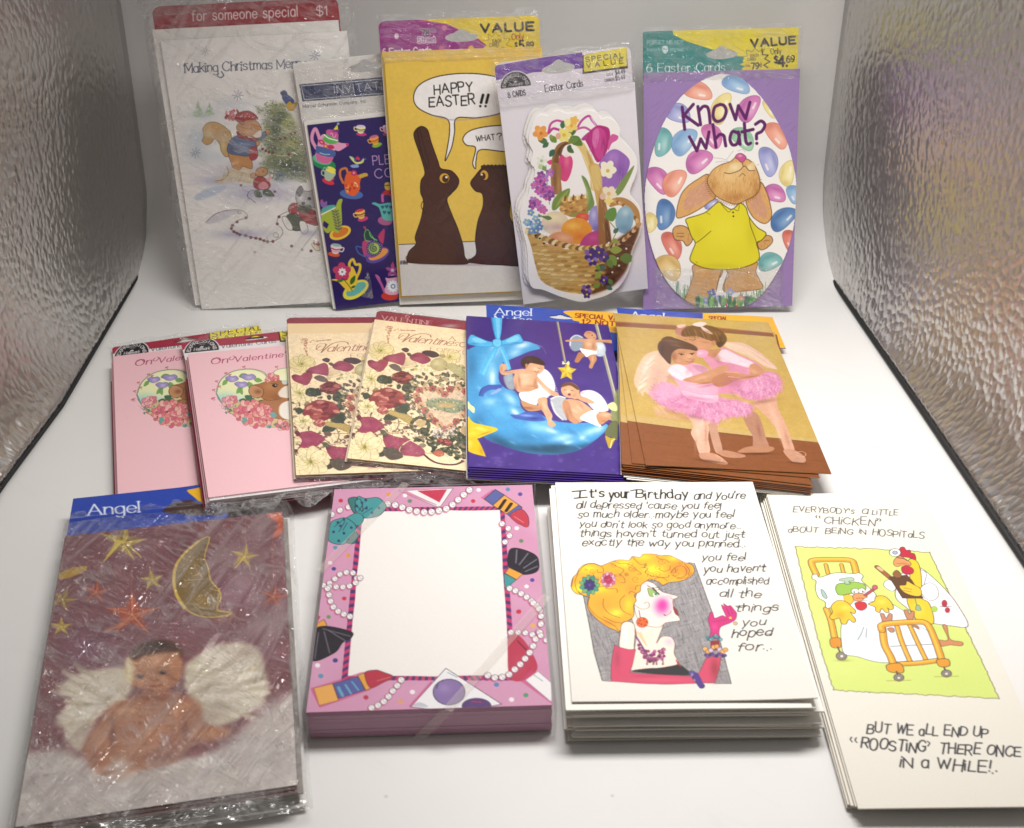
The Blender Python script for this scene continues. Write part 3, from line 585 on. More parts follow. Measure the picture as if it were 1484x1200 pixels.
def badge(A, x, y, r, d=(1, 0), up=(0, -1)):
    d, up = np.array(d, float), np.array(up, float); T = lambda X, Y: tuple(np.array([x, y])+d*X*r+up*Y*r)
    for rr, c in ((1.06, 'e4dde2'), (1.0, '17151a')):
        t = np.linspace(0, math.pi, 24); A.poly([T(rr*math.cos(a), rr*math.sin(a)) for a in t], c, s=0)
    for i, ch in enumerate('EXPRESSIONS'):
        a = math.pi*(.93-.86*i/10); c = np.array(T(.76*math.cos(a), .76*math.sin(a))); t = (d*math.sin(a)-up*math.cos(a)); n = (d*math.cos(a)+up*math.sin(a))
        k = .004*r if ch == 'I' else .08*r; A.text(ch, *(c-t*k-n*r*.08), *(c+t*k-n*r*.08), r*.19, 'e8e4e6', .17, up=n)
    A.text('Hallmark', *T(-.46, .1), *T(.46, .1), r*.17, 'e8e4e6', .14, up=up, slant=.2); A.text('FROM', *T(-.16, .5), *T(.16, .5), r*.08, 'c8c4c6', .15, up=up)
    A.poly([T(-.08, .3), T(-.1, .42), T(-.04, .36), T(0, .44), T(.04, .36), T(.1, .42), T(.08, .3)], 'e8e4e6', s=0)

def art_basket_header(A):
    A.frame(700, 60, 6.0)
    A.poly('60 220 860 80 900 250 870 245 600 275 420 290 300 300 60 350', '6f3fa0', s=0)
    A.poly('300 305 440 270 600 262 870 235 1300 160 1300 600 60 600 60 350', 'e3dce6', s=0)
    badge(A, 288, 398, 132, (1, -.12), (-.1, -1))
    A.poly('868 120 1250 55 1262 235 868 285', '17120c', s=0); A.poly('878 118 1250 52 1255 215 880 268', 'e6d52c', s=0)
    A.text('SPECIAL', 898, 180, 1222, 138, 40, '18140c', .16, gap=4.6); A.text('VALUE', 906, 232, 1222, 190, 40, '18140c', .16, gap=8)
    A.text('U.S.A.', 1082, 302, 1140, 294, 22, '2a2430', .13); A.text('$4.49', 1155, 292, 1240, 280, 36, '16121a', .14); A.text('CANADA', 1062, 354, 1146, 342, 24, '2a2430', .13); A.text('$5.49', 1156, 342, 1240, 328, 36, '16121a', .14)
    A.text('Easter Cards', 545, 440, 872, 392, 58, '1c1620', .13, nib=.4, serif=.8, gap=1.8); A.line('530 466 650 450 770 430 890 415', 5, '8a5ab8', .8, b=1)
    A.text('8', 222, 492, 240, 489, 44, '1c1820', .16); A.text('CARDS', 264, 484, 372, 468, 46, '1c1820', .16, gap=2.4); A.text('8', 192, 548, 206, 546, 36, '1c1820', .16); A.text('ENVELOPES', 236, 542, 412, 518, 40, '1c1820', .16)

def fr(f, s):
    """outline read in an enlarged detail (ox, oy, scale) -> reference coordinates"""
    return np.array(f[:2])+nums(s)/f[2]

EGG = np.vstack([fr((900, 30, 4.947), '735 380 660 395 560 440 455 520 370 620 290 760 230 920 196 1050'),
                 fr((920, 200, 4.616), '68 330 68 480 88 640 140 820 225 975 330 1080 440 1135 560 1152 690 1140 810 1085 910 970 1000 810 1055 640 1080 450 1080 290'),
                 fr((900, 30, 4.947), '1240 1050 1200 890 1135 745 1040 590 940 475 850 405')])

def bean(A, x, y, rx, ry, ang, col, hi, lo, bend=.32):
    c, s = math.cos(math.radians(ang)), math.sin(math.radians(ang)); P = []
    for t in np.linspace(0, 2*math.pi, 20, endpoint=False):
        X, Y = math.cos(t), math.sin(t)*(1-.12*math.cos(t)); Y += bend*(X*X-.4); P.append((x+c*X*rx-s*Y*ry, y+s*X*rx+c*Y*ry))
    A.poly(P, col, o=lo, ow=4, oa=.75)
    old = A.clip; A.mask(P)
    if old is not None: A.clip = A.clip*old
    A.dab(x+.15*rx, y+.25*ry, rx*.62, ry*.55, hi, .75, ang); A.dab(x-c*rx*.8, y-s*rx*.8, rx*.3, ry*.9, lo, .4, ang); A.dab(x+s*ry*.75, y-c*ry*.6, rx*.9, ry*.28, lo, .3, ang)
    A.clip = old
    A.line([(x+c*rx*.15-s*ry*.35, y+s*rx*.15+c*ry*.35), (x+c*rx*.5-s*ry*.28, y+s*rx*.5+c*ry*.28)], ry*.24, 'fbf6f4', .75, b=2)

def art_egg(A):
    R = np.random.default_rng(21)
    bl, pk, gr, or_, ye, mg, lv, tl = (('8fb2d6', 'c2d8ea', '5a7fb4'), ('e6a0a0', 'f4cfc6', 'c07870'), ('9ccaa8', 'cfe6d0', '5f9a78'), ('eaa08a', 'f6d0bc', 'b8604c'), ('ecdc98', 'f6f0cc', 'bfa258'), ('cf7cb4', 'eab4d4', '8a3f82'), ('a4a8d6', 'd0d2ec', '5a5e9c'), ('7ab4b4', 'b8dad6', '3f7c84'))
    A.frame(900, 30, 4.947)
    for x, y, rx, ry, an, c in ((555, 510, 105, 62, 15, or_), (828, 462, 105, 58, 22, bl), (720, 630, 120, 62, -68, ye), (920, 630, 108, 66, -58, mg), (1075, 630, 75, 45, 60, ye), (415, 670, 90, 66, 20, lv), (300, 875, 105, 62, 100, tl), (455, 868, 112, 72, -50, bl), (655, 830, 96, 62, 60, ('d884b8', 'f0b8d4', '9a4080')), (875, 850, 100, 62, 45, gr), (1118, 825, 108, 62, 55, or_), (560, 1010, 105, 72, -35, mg)):
        bean(A, x, y, rx, ry, an, *c)
    A.frame(920, 200, 4.616)
    for x, y, rx, ry, an, c in ((160, 285, 102, 62, 55, mg), (268, 300, 100, 66, -55, or_), (893, 160, 102, 58, 75, lv), (1022, 238, 88, 48, -80, ye), (935, 376, 80, 56, 20, mg), (1065, 380, 64, 48, 70, bl), (200, 515, 104, 62, 95, ('5f86b8', '9ab8d6', '2c4a80')), (108, 568, 66, 40, 90, ye), (995, 543, 102, 60, -40, ('5f86b8', '9ab8d6', '2c4a80')), (250, 722, 100, 56, 65, ('dd7f72', 'f0b8a4', 'a04438')), (1040, 690, 74, 50, 75, ('dd7f72', 'f0b8a4', 'a04438')), (228, 870, 98, 70, 45, ('e2c080', 'f2e2b4', 'a8803c')), (905, 832, 82, 58, -20, tl), (510, 440, 50, 30, -30, lv)):
        bean(A, x, y, rx, ry, an, *c)
    ol, fur = '5e3a1c', 'cf9e60'
    # grass and flowers at the foot
    for k in range(120):
        x = 270+600*R.random(); y = 1010+120*R.random()
        if x < 380 or x > 800 or y > 1050: A.line([(x, y+60), (x+30*(R.random()-.5), y-20-70*R.random()*(x < 380 or x > 840))], 5, ['2f6e54', '4f8a5a', '24584c', '7aa860'][k % 4], .8, 0, w2=1)
    # ears, head
    def fursh(P, n, L, cols, region):
        for k, (x, y) in enumerate(scat(region, n, R)):
            a = P+.6*(R.random()-.5); A.line([(x, y), (x+L*math.cos(a), y+L*math.sin(a))], 2.2, cols[k % len(cols)], .5, 0)
    e1 = '500 250 420 280 340 340 300 410 280 530 340 525 430 480 500 430 540 390'; e2 = '840 300 880 360 905 440 915 530 870 575 800 540 760 480 745 420 770 380'
    for e in (e1, e2): A.poly(e, 'd9a566', o=ol, ow=5)
    A.poly('490 290 420 320 350 380 325 470 360 480 450 440 510 390', 'cd9a7c', b=4); A.poly('830 360 860 430 885 490 870 540 810 510 770 440', 'cd9a7c', b=4)
    fursh(2.2, 90, 18, ['f0cf94', 'a8723a', 'e4b878'], e1); fursh(1.2, 80, 18, ['f0cf94', 'a8723a', 'e4b878'], e2)
    leg1 = '400 850 390 930 360 1020 335 1100 400 1145 480 1080 540 1030 560 960 580 880'; leg2 = '625 880 630 920 595 980 600 1030 690 1030 850 1010 840 960 810 900 810 830'
    for e in (leg1, leg2): A.poly(e, fur, o=ol, ow=4); fursh(1.8, 170, 22, ['e8bf80', '9a6430', 'dcae6c', 'b47c40'], e)
    A.line('580 890 560 960 545 1025', 5, ol); A.line('625 900 600 970 600 1020', 5, ol)
    for e in ('255 620 285 590 340 595 380 640 385 690 350 725 320 690 270 680', '880 655 915 665 920 700 880 740 840 750 820 710 840 690'): A.poly(e, fur, o=ol, ow=5); fursh(1.5, 40, 14, ['e8bf80', '9a6430'], e)
    A.line('285 640 330 640', 3, ol); A.line('280 660 330 662', 3, ol); A.line('865 690 900 690', 3, ol)
    head = '500 250 530 210 580 180 640 160 680 130 740 140 780 160 810 200 835 270 835 340 800 390 740 420 680 445 620 430 550 395 505 340 485 290'
    A.poly(head, 'd8a968', o=ol, ow=5); A.dab(640, 250, 110, 60, 'ecca90', .8); A.dab(670, 400, 110, 40, 'a86c34', .6); A.dab(810, 330, 30, 70, 'a86c34', .5); A.dab(520, 320, 30, 60, 'a86c34', .5)
    fursh(1.6, 330, 20, ['f2d8a4', 'b98246', 'e6be80', '9c6630'], head)
    for k in range(40):
        t = k/39*math.pi*1.1-.1; A.line([(660+172*math.cos(t), 290+150*math.sin(t)), (660+190*math.cos(t+.06), 290+166*math.sin(t+.06))], 3, ol, .7, 0)
    A.poly('620 240 640 180 700 165 740 200 790 160 805 200 780 230 740 195 700 225 650 240', 'e4c48a', b=3); A.dab(670, 200, 36, 28, 'f0dcb0', .8); A.dab(770, 200, 26, 26, 'f0dcb0', .8)
    A.line('600 235 640 240 700 220 735 190 765 220 800 220', 5, ol); A.line('700 260 720 240 740 255', 4, ol); A.line('720 160 725 195', 4, ol)
    A.poly('672 130 690 108 720 108 745 130 738 150 715 165 690 145', 'c75a90', o='7a2a58', ow=4); A.dab(705, 122, 16, 9, 'f0b4cc', .9)
    for a in ('530 135 580 140 620 150', '540 165 590 158 630 160', '620 140 650 100 660 90', '690 90 720 80 740 95', '830 180 815 185'): A.line(a, 2, '6a5a58', .7)
    # yellow shirt
    sh = '570 432 545 440 480 495 420 520 345 545 355 590 380 660 405 705 385 760 370 815 400 845 470 872 560 882 680 878 780 850 830 815 830 760 815 705 850 685 878 640 820 600 765 530 745 470 715 440 690 450 650 480 600 455'
    A.poly(sh, 'ded22a', o='5c4c12', ow=6); A.mask(sh); A.dab(600, 620, 150, 130, 'e8de3c', .6); A.dab(780, 640, 40, 120, 'c8ba20', .5); A.dab(420, 640, 50, 60, 'cdc022', .5); A.dab(560, 860, 160, 24, 'c4b41e', .5); A.mask()
    A.line('510 625 470 660 425 695 405 705', 4.5, '5c4c12'); A.line('765 530 775 590 800 660 815 705', 4.5, '5c4c12'); A.line('575 440 600 470 630 498 655 475 690 490 700 455', 4, '7a6a1a'); A.line('480 500 505 515', 3, '7a6a1a'); A.line('410 830 420 838', 3, '5c4c12')
    A.ell(658, 500, 6, 6, '2a2408'); A.ell(660, 526, 6, 6, '2a2408')
    for x, y, c in ((515, 1040, '5a68b8'), (640, 1035, '9aa6d8'), (475, 1090, '8c96cc'), (530, 1085, 'aab4dc'), (570, 1080, '9aa6d8'), (660, 1090, 'd89070'), (715, 1080, 'd8866a'), (620, 1110, 'c03058'), (755, 1085, '6c7cc0'), (680, 1115, 'c85058')): petals(A, x, y, 30, 4, c, 'e8e0a0', R.random()*90, .8, mr=.2)
    for k in range(34):
        x = 400+460*R.random(); leaf(A, x, 1135, x+50*(R.random()-.5), 1045+40*R.random(), .18, ['3f7a54', '5c9a5c', '2c6450', '88b468'][k % 4])
    # lettering
    A.frame(900, 30, 4.947); pu = '5c1c60'
    for p, s in (('440 622 458 782', 0), ('520 602 445 690', 0), ('455 680 555 752', 0), ('552 618 572 748', 0), ('560 650 590 618 620 622 632 660 640 735', 1), ('712 602 672 625 662 690 690 725 735 705 755 650 740 612 712 602', 1),
                 ('782 602 822 712 842 612 895 705 925 588', 0), ('492 835 545 935', 0), ('545 935 572 850', 0), ('572 850 610 918 632 800', 0), ('660 748 682 908', 0), ('678 850 710 818 738 828 745 862 752 900', 1), ('842 808 800 798 782 850 800 892 835 882 850 820', 1), ('842 800 855 888', 0), ('885 740 895 860 912 888 930 880', 1), ('868 800 948 782', 0), ('965 745 1005 722 1032 750 1010 795 975 815 972 850', 1)):
        A.line(p, 23, pu, 1, s)
    A.ell(974, 882, 12, 12, pu)

def art_egg_env(A):
    R = np.random.default_rng(2)
    A.frame(900, 30, 4.947)
    for k in range(900):
        x, y = 150+1150*R.random(), 350+1750*R.random(); A.line([(x, y), (x+46, y-40)], 3, ['9a72b4', '7a5296', '8c62a6'][k % 3], .35, 0)

def art_egg_header(A):
    A.frame(900, 30, 4.947)
    A.poly('60 40 370 60 378 103 470 150 640 205 880 265 900 330 880 430 60 430', '2c8a86', s=0)
    A.poly('378 103 470 148 620 195 840 245 862 258 895 262 870 290 882 300 850 318 890 328 868 345 880 420 1400 420 1400 40 370 60', 'e8d52a', s=0)
    A.text('FORGET ME NOT', 190, 172, 450, 170, 27, 'e2ecec', .09, serif=.5, gap=1.6); A.text('AMERICAN', 186, 220, 292, 219, 17, 'd6e6e6', .1); A.text('GREETINGS', 342, 219, 450, 219, 17, 'd6e6e6', .1)
    A.poly('300 188 316 182 334 188 338 210 330 232 318 238 304 230 298 210', 'e6efee'); A.ell(310, 205, 6, 8, '6aa8a6'); A.ell(326, 205, 6, 8, '6aa8a6'); A.line('304 222 318 228 332 222', 3, '6aa8a6')
    A.text('6 Easter Cards', 186, 372, 745, 366, 62, 'eef4f2', .1, nib=.45, serif=.9, gap=1.9)
    A.text('VALUE', 935, 190, 1250, 166, 50, '15120a', .3, gap=3.4)
    A.line('862 260 905 258 900 212 940 228 962 198 985 225 1030 205 1010 245 1055 250 1030 275 1070 295 1025 320 1050 345', 3, '3a3210', s=0); A.line('1010 205 1015 246 1056 250 1030 276 1068 296 1024 322 1052 340', 7, '15120a', s=0)
    A.text('EACH', 930, 264, 985, 259, 19, '2a240c', .14); A.text('CARD', 906, 291, 965, 287, 19, '2a240c', .14); A.text('Only', 890, 334, 928, 332, 17, '8a2a1a', .14); A.text('79', 938, 350, 990, 346, 42, '15120a', .2); A.text('c', 996, 330, 1010, 328, 26, '15120a', .16); A.line('1004 300 1002 336', 3, '15120a', s=0)
    A.text('Only', 1075, 244, 1150, 238, 40, '1c180a', .12); A.text('$', 1100, 306, 1128, 304, 46, '15120a', .2); A.text('4', 1130, 330, 1172, 328, 72, '15120a', .24); A.ell(1188, 326, 9, 9, '15120a'); A.text('69', 1188, 302, 1245, 298, 46, '15120a', .18)

def art_pink(A):
    R = np.random.default_rng(8)
    A.frame(190, 510, 5.936)
    A.text('On', 690, 108, 830, 94, 52, '9c1c58', .13, nib=.4, slant=.15); A.line('700 70 740 55 770 75', 6, '9c1c58')
    A.text("Valentine's Day", 892, 88, 1600, 12, 44, '9c1c58', .13, nib=.4, slant=.18, gap=2.6); A.line('860 45 845 60 870 70 895 45 880 35', 5, '9c1c58')
    ht = '1190 235 1150 180 1060 150 960 150 860 175 790 225 750 290 740 370 790 450 860 530 960 590 1100 640 1250 650 1400 620 1560 560 1640 450 1660 330 1640 230 1560 170 1440 140 1330 140 1240 165'
    A.poly(ht, 'e9e8b6', o='6a7a6a', ow=5); A.mask(ht)
    A.dab(800, 400, 120, 60, 'a9d0c0', .9); A.dab(900, 420, 160, 50, 'b4d6cc', .8); A.dab(1000, 220, 200, 50, 'f4f2c8', .8); A.dab(1350, 220, 140, 60, 'f2f2cc', .8); A.dab(1500, 400, 120, 100, 'b4d6cc', .6); A.poly('740 480 900 430 1050 400 1200 420 1400 600 1000 660', 'c8a878', .7, b=8); A.mask()
    A.line('740 350 760 270 800 220 870 175 960 155 1060 155 1140 185 1180 230', 8, '8a9a8a', .8); A.line('735 360 790 450 850 500 900 520', 9, '5f7c7c', .8); A.line('745 400 800 460 860 480 905 470', 5, '6a8aa0', .8)
    for x, y in ((970, 130), (815, 185), (735, 255), (710, 330), (710, 400), (850, 200), (1250, 130), (840, 520), (700, 405), (760, 300)): A.line([(x, y), (x+16, y+16)], 3, '6a4a3a', .8, 0); A.ell(x-4, y, 7, 7, 'c06070'); A.ell(x+10, y-4, 6, 6, 'c06070')
    for k in range(26): x, y = 760+190*R.random(), 450+90*R.random(); leaf(A, x, y, x+30*(R.random()-.3), y-26*R.random(), .3, ['5c8a78', '3f6c5c', '7a9ab0', '48706c'][k % 4])
    for (x0, y0, x1, y1) in ((830, 240, 790, 290), (960, 300, 910, 360), (1010, 260, 1050, 330), (940, 320, 960, 370), (900, 250, 840, 230), (1060, 240, 1130, 250), (930, 215, 1000, 195)): leaf(A, x0, y0, x1, y1, .28, '7aa65c', '4a7a3c', o='4a6a3a')
    for x, y, r in ((870, 235, 56), (1010, 220, 66), (950, 285, 58)):
        A.poly([(x-r, y-8), (x-r*.5, y-26), (x, y-22), (x+r*.6, y-26), (x+r, y), (x+r*.4, y+22), (x-r*.3, y+24)], '9d8cc4', o='54487c', ow=3); A.dab(x+8, y+4, r*.5, 14, 'd4cae8', .8); A.line([(x-r*.8, y-4), (x, y+8), (x+r*.8, y)], 3, '5c4c90', .7)
    for (x0, y0, x1, y1) in ((1050, 420, 980, 380), (1080, 400, 1120, 360), (1000, 430, 930, 420), (1060, 400, 1000, 460), (1090, 430, 1180, 470)): leaf(A, x0, y0, x1, y1, .35, '3f6a4c', '284a38')
    # field mouse
    A.poly('1080 480 1110 430 1180 400 1240 380 1330 400 1400 400 1440 470 1420 560 1330 585 1250 575 1180 560 1100 520', 'a9714a', o='5a3420', ow=4)
    A.poly('1040 300 1110 275 1180 252 1260 245 1320 258 1375 290 1365 330 1320 385 1260 410 1180 420 1110 385', 'a46a40', o='5a3420', ow=4); A.dab(1200, 300, 70, 40, 'b98452', .8); A.dab(1150, 500, 70, 30, 'b98660', .7); A.dab(1250, 390, 60, 30, '86522e', .6)
    for k in range(160): x, y = 1090+260*R.random(), 270+290*R.random(); A.line([(x, y), (x+14, y+6)], 2, ['c9935e', '84502e', 'b87c4c'][k % 3], .4, 0)
    A.poly('1270 350 1320 300 1380 300 1370 390 1310 395 1280 385', 'e9dccb', b=3); A.poly('1280 470 1330 430 1400 430 1410 570 1330 580 1280 540', 'ece4d8', b=3); A.poly('1300 250 1340 245 1350 275 1310 280', 'c8d2c4', b=2)
    A.poly('1015 330 1040 290 1100 300 1140 330 1130 380 1080 398 1030 375', 'bf8a62', o='5a3420', ow=4); A.dab(1095, 345, 36, 24, '7c4a2e', .8)
    A.ell(1238, 292, 23, 15, '2a1a12'); A.ell(1246, 288, 6, 4, 'f4ece4'); A.line('1205 275 1240 272 1270 285', 4, '5a3420'); A.ell(1375, 300, 12, 10, 'c07a78')
    A.line('1310 400 1370 410 1390 430', 12, 'b07a50'); 
    # hydrangea, peonies
    for i, (x, y, r) in enumerate([(830, 430, 50), (880, 415, 40), (850, 445, 36), (930, 520, 50), (985, 470, 56), (1060, 455, 46), (1020, 520, 66), (1090, 560, 56), (1140, 500, 56), (1180, 500, 40), (1070, 610, 52), (1000, 580, 56), (1170, 590, 52), (1130, 610, 40), (1295, 630, 50), (1330, 640, 40), (1210, 215, 36), (1250, 225, 30), (940, 560, 40), (1200, 560, 40), (1180, 240, 26)]):
        petals(A, x, y, r, 5, ['d87880', 'e09a90', 'cc6478', 'dd8a84'][i % 4] if i > 2 else 'd487a4', 'f0c8a0' if i % 3 else '8a2a3c', i*23, .9, o='8a3a44', ow=2, col2=['e8b0a4', 'd87480'][i % 2], mr=.16)
        A.dab(x-r*.2, y-r*.25, r*.3, r*.2, 'f2d0c4', .6)
    for (x0, y0, x1, y1) in ((1000, 600, 960, 570), (1200, 540, 1260, 550), (1210, 640, 1170, 650), (980, 620, 960, 600)): leaf(A, x0, y0, x1, y1, .4, '6fa3a0', '3f7070', o='3f6a6c')
    for k in range(10): x, y = 1190+160*R.random(), 610+60*R.random(); leaf(A, x, y, x+26*(R.random()-.5), y+20, .3, '5a7a78')

def art_pink_header(A):
    A.frame(140, 440, 2.65)
    A.poly('280 190 326 179 470 163 696 143 1000 112 1000 20 280 60', 'a82c44', s=0)
    badge(A, 405, 185, 66, (1, -.1), (.03, -.78))
    A.poly('698 108 735 103 950 75 950 132 705 148', '17120c', s=0); A.poly('703 107 735 102 950 73 950 125 710 142', 'ead728', s=0)
    A.text('SPECIAL', 715, 124, 905, 100, 20, '18140c', .13, gap=4.6); A.text('VALUE', 715, 143, 905, 119, 16, '18140c', .13, gap=6)
    A.text('$4.49', 590, 142, 626, 138, 13, '2a1a20', .16); A.ell(630, 136, 32, 8, 'b9b4b2', ang=-6, a=.0)
    A.text('Valentine Cards', 480, 172, 690, 150, 16, '4a3a40', .12, nib=.4)

def art_burg(A):
    R = np.random.default_rng(31)
    A.frame(495, 455, 7.81)
    red = 'a86a58'
    for k in range(22): A.ell(500+78*R.random(), 142+42*R.random(), 7, 6, red, a=.6)
    for k in range(40): t = R.random(); A.ell(500+70*R.random()*(1-t)+28*t, 185+150*t, 6, 7, red, a=.6)
    for k in range(40): t = R.random(); A.ell(585+250*t, 180+20*t*.6+(R.random()-.5)*30*(1-t), 7, 5, red, a=.55)
    br = '8a4a40'
    A.text('A', 1222, 292, 1282, 300, 40, br, .08, nib=.4, serif=.8)
    A.line('640 280 680 225 760 225 745 265 690 290 650 280 700 245', 5, br, nib=.4); A.text('alentine', 755, 318, 1240, 362, 76, br, .1, slant=.5, nib=.5, gap=1.5, up=(.02, -1)); A.line('690 320 740 290 830 240 930 225 1000 240 1015 265', 8, br, nib=.3); A.line('690 320 760 250 770 235', 7, br); A.line('1100 295 1180 305', 5, br)
    A.text("'s", 1245, 360, 1300, 366, 70, br, .075, slant=.5, nib=.5); A.line('1420 320 1350 330 1345 370 1400 370 1450 330', 6, br)
    A.text('FOR YOU', 1005, 416, 1520, 470, 40, br, .085, nib=.4, serif=.8)
    A.frame(495, 560, 7.81); A.poly('60 -160 1500 -160 1500 880 1380 880 800 820 60 790', 'e8cda0', .0)
    blob = '230 -180 800 -200 1500 -190 1500 800 1380 840 900 760 620 800 300 780 80 760 90 560 130 300 200 100'
    # dense potpourri of leaves behind everything
    cols = ['3f4a3a', '55604a', '6a6a4c', '8c8458', '6a4a44', '4a3a38', 'a39a70', '7a6a58', 'b9ab84', '5a6468']
    for k, (x, y) in enumerate(scat('760 -140 1500 -160 1500 420 1300 440 1180 470 960 430 760 200 700 20', 420, R)):
        t = R.random()*6.3; l = 30+44*R.random(); leaf(A, x, y, x+l*math.cos(t), y+l*.6*math.sin(t), .22+.15*R.random(), cols[k % 10], o='3a2c28', ow=1.4)
    for k, (x, y) in enumerate(scat('790 540 880 470 1100 540 1300 500 1500 600 1500 800 1350 840 1000 700 850 640', 230, R)):
        t = R.random()*6.3; l = 36+50*R.random(); leaf(A, x, y, x+l*math.cos(t), y+l*.6*math.sin(t), .3, ['36402f', '4a5540', '2c3428', '5c6448', '8a7a64'][k % 5], o='241f1a', ow=1.6)
    for k, (x, y) in enumerate(scat('90 -100 700 -120 800 60 820 300 900 500 800 640 500 760 150 560 60 760 90 300', 240, R)):
        t = R.random()*6.3; l = 26+34*R.random(); leaf(A, x, y, x+l*math.cos(t), y+l*.6*math.sin(t), .2+.16*R.random(), ['7c6a50', '5a5844', '8c7a54', '6a4a48', 'a3906a', '4c4a3c', 'c9b48a', '7a4a50'][k % 8], o='4a3830', ow=1.4)
        if k % 3 == 0: A.line([(x, y), (x+40*R.random()-20, y+30), (x+70*R.random()-35, y+64)], 3, '6a5440', .7)
    A.frame(495, 455, 7.81)
    def heart(P, c, dk):
        A.poly(P, c, tex=.06, o='5a2028', ow=2.5); p = nums(P); m = p.mean(0); A.mask(P); A.dab(m[0]-14, m[1]+8, 60, 34, 'b5607a', .55); A.dab(p[0][0], p[0][1], 60, 26, dk, .75); A.mask()
    def daisy(x, y, r, sq, n, c='ead9ac'):
        petals(A, x, y, r*1.1, n, c, None, 8, .62, o='8a7a4c', ow=2.5, sq=sq)
        for k in range(60): t = R.random()*6.3; l = r*(.2+.35*R.random()); A.line([(x, y), (x+l*math.cos(t), y+l*sq*math.sin(t))], 2, ['a89c4c', '7c7434', 'd6cc88'][k % 3], .8, 0); 
        A.ell(x, y, r*.1, r*.1, '8a8838')
    daisy(450, 420, 130, .5, 12, 'e2cf9a'); daisy(1230, 490, 110, .5, 12, 'e2cf9a'); daisy(340, 740, 120, .9, 9)
    for k in range(26): x, y = 560+900*R.random(), 590+60*R.random(); A.ell(x, y, 22, 12, ['d9cf9c', 'c9b97c', '8a9068', 'e6dcb4'][k % 4], o='6a6444', ow=2)
    A.poly('680 400 730 385 768 410 740 440 700 425', '4f3a40'); A.poly('910 440 960 415 1060 430 1110 475 1040 500 980 480', '4a3a3e'); A.poly('540 590 600 570 660 600 680 650 600 640', '6a5a58', o='3a2a2a', ow=2); leaf(A, 740, 450, 800, 480, .3, '5a4a44')
    A.poly('680 600 730 510 790 500 850 580 780 610', 'ddc7a0', o='7a5a44', ow=2)
    for k in range(6): A.line([(690+8*k, 595), (740+16*k, 520+k*10)], 2, '7a5a44', .6)
    heart('470 510 520 475 600 460 690 440 725 480 700 580 640 570 560 545 490 545', '97445c', '5c2436'); heart('300 540 340 525 400 545 450 520 515 530 520 580 440 660 360 625 310 590', '963c54', '5c2436'); heart('780 480 870 440 960 470 1010 530 930 570 850 545 790 520', '934258', '5c2436')
    A.poly('1010 560 1060 510 1130 505 1190 550 1180 620 1110 650 1030 620', 'b3a578', tex=.08, o='6a6040', ow=2); A.dab(1080, 560, 60, 34, 'd6cca0', .8); A.ell(1145, 480, 30, 20, 'a89a70', o='5a4a3c', ow=2)
    A.poly('1190 590 1250 560 1340 600 1420 680 1440 770 1380 740 1280 680', 'b1a87c', tex=.08, o='6a6040', ow=2)
    def rose(x, y, rx, ry, c=('7c2c34', 'a34a48', '5a1c26', 'c57a6c', '8c383c')):
        P = [(x+rx*math.cos(t)*(1+.1*math.sin(5*t)), y+ry*math.sin(t)*(1+.12*math.cos(4*t))) for t in np.linspace(0, 6.28, 16, endpoint=False)]
        A.poly(P, c[0], o='35141a', ow=3, tex=.08)
        for k in range(22):
            t = R.random()*6.3; q = .25+.65*R.random(); X, Y = x+rx*q*math.cos(t), y+ry*q*math.sin(t)
            A.ell(X, Y, rx*.3*(1.1-q*.5), ry*.16, c[1+k % 4], ang=R.random()*50-25, a=.8); A.line([(X-rx*.24, Y+ry*.1), (X, Y+ry*.18), (X+rx*.24, Y+ry*.06)], 3, c[2] if k % 2 else 'd8a090', .65)
    def dleaf(*a): leaf(A, *a, .42, '333d34', '6a7460', o='1d241f')
    dleaf(480, 740, 400, 760); dleaf(490, 720, 570, 790); A.ell(470, 745, 66, 50, '3a4438', o='1d241f', ow=3, tex=.1)
    dleaf(700, 800, 800, 830); dleaf(700, 810, 740, 890); dleaf(660, 800, 640, 860)
    rose(690, 725, 118, 66, ('6c2a30', '8c3a40', '4a161e', 'b0685c', '7a3034'))
    A.frame(495, 560, 7.81)
    def dleaf2(*a): leaf(A, *a, .42, '3a463a', '6a7460', o='1d241f')
    for a in ((600, 240, 780, 260), (640, 260, 740, 340), (680, 120, 770, 150), (240, 110, 330, 115), (560, 340, 480, 380), (520, 330, 640, 360)): dleaf2(*a)
    A.poly('520 300 560 275 640 300 760 330 820 400 770 430 660 370 560 330', 'b59c60', tex=.06, o='5e4a2c', ow=2)
    rose(520, 140, 205, 108, ('8a343c', 'a8524e', '64202a', 'd0907c', '984044')); rose(470, 275, 60, 45, ('b05a54', 'd89a8c', '8a343c', 'e0b4a4', 'a84a4c'))
    # lace heart
    lace = '1180 90 1130 40 1040 30 950 60 900 120 900 180 960 260 1050 350 1180 470 1300 370 1420 260 1500 150 1500 60 1380 30 1250 50'
    A.poly(lace, 'ddc2a4', .9)
    for k in range(130): x, y = scat(lace, 1, R)[0]; A.line([(x, y), (x+24, y+3)], 2, 'b99c80', .5)
    for k in range(80): x, y = 640+170*R.random(), -40+260*R.random(); A.line([(x, y), (x+20, y+4)], 2, 'c0a488', .5)
    for k, (x, y) in enumerate([(1170, 95), (1110, 50), (1030, 30), (950, 25), (880, 45), (850, 110), (870, 170), (900, 220), (950, 280), (1000, 340), (1060, 400), (1110, 440), (1170, 490), (1240, 460), (1300, 400), (1370, 330), (1400, 260), (1430, 330), (1230, 40), (1320, 20), (1400, 60), (1450, 120)]):
        A.ell(x, y, 40, 32, '3c3a34'); petals(A, x, y, 44, 5, ['b0605c', 'c08a6c', 'a0504c', 'c9a07c'][k % 4], '5a3030', k*27, .9, sq=.8); A.ell(x+14, y+18, 14, 9, '5c6a50')
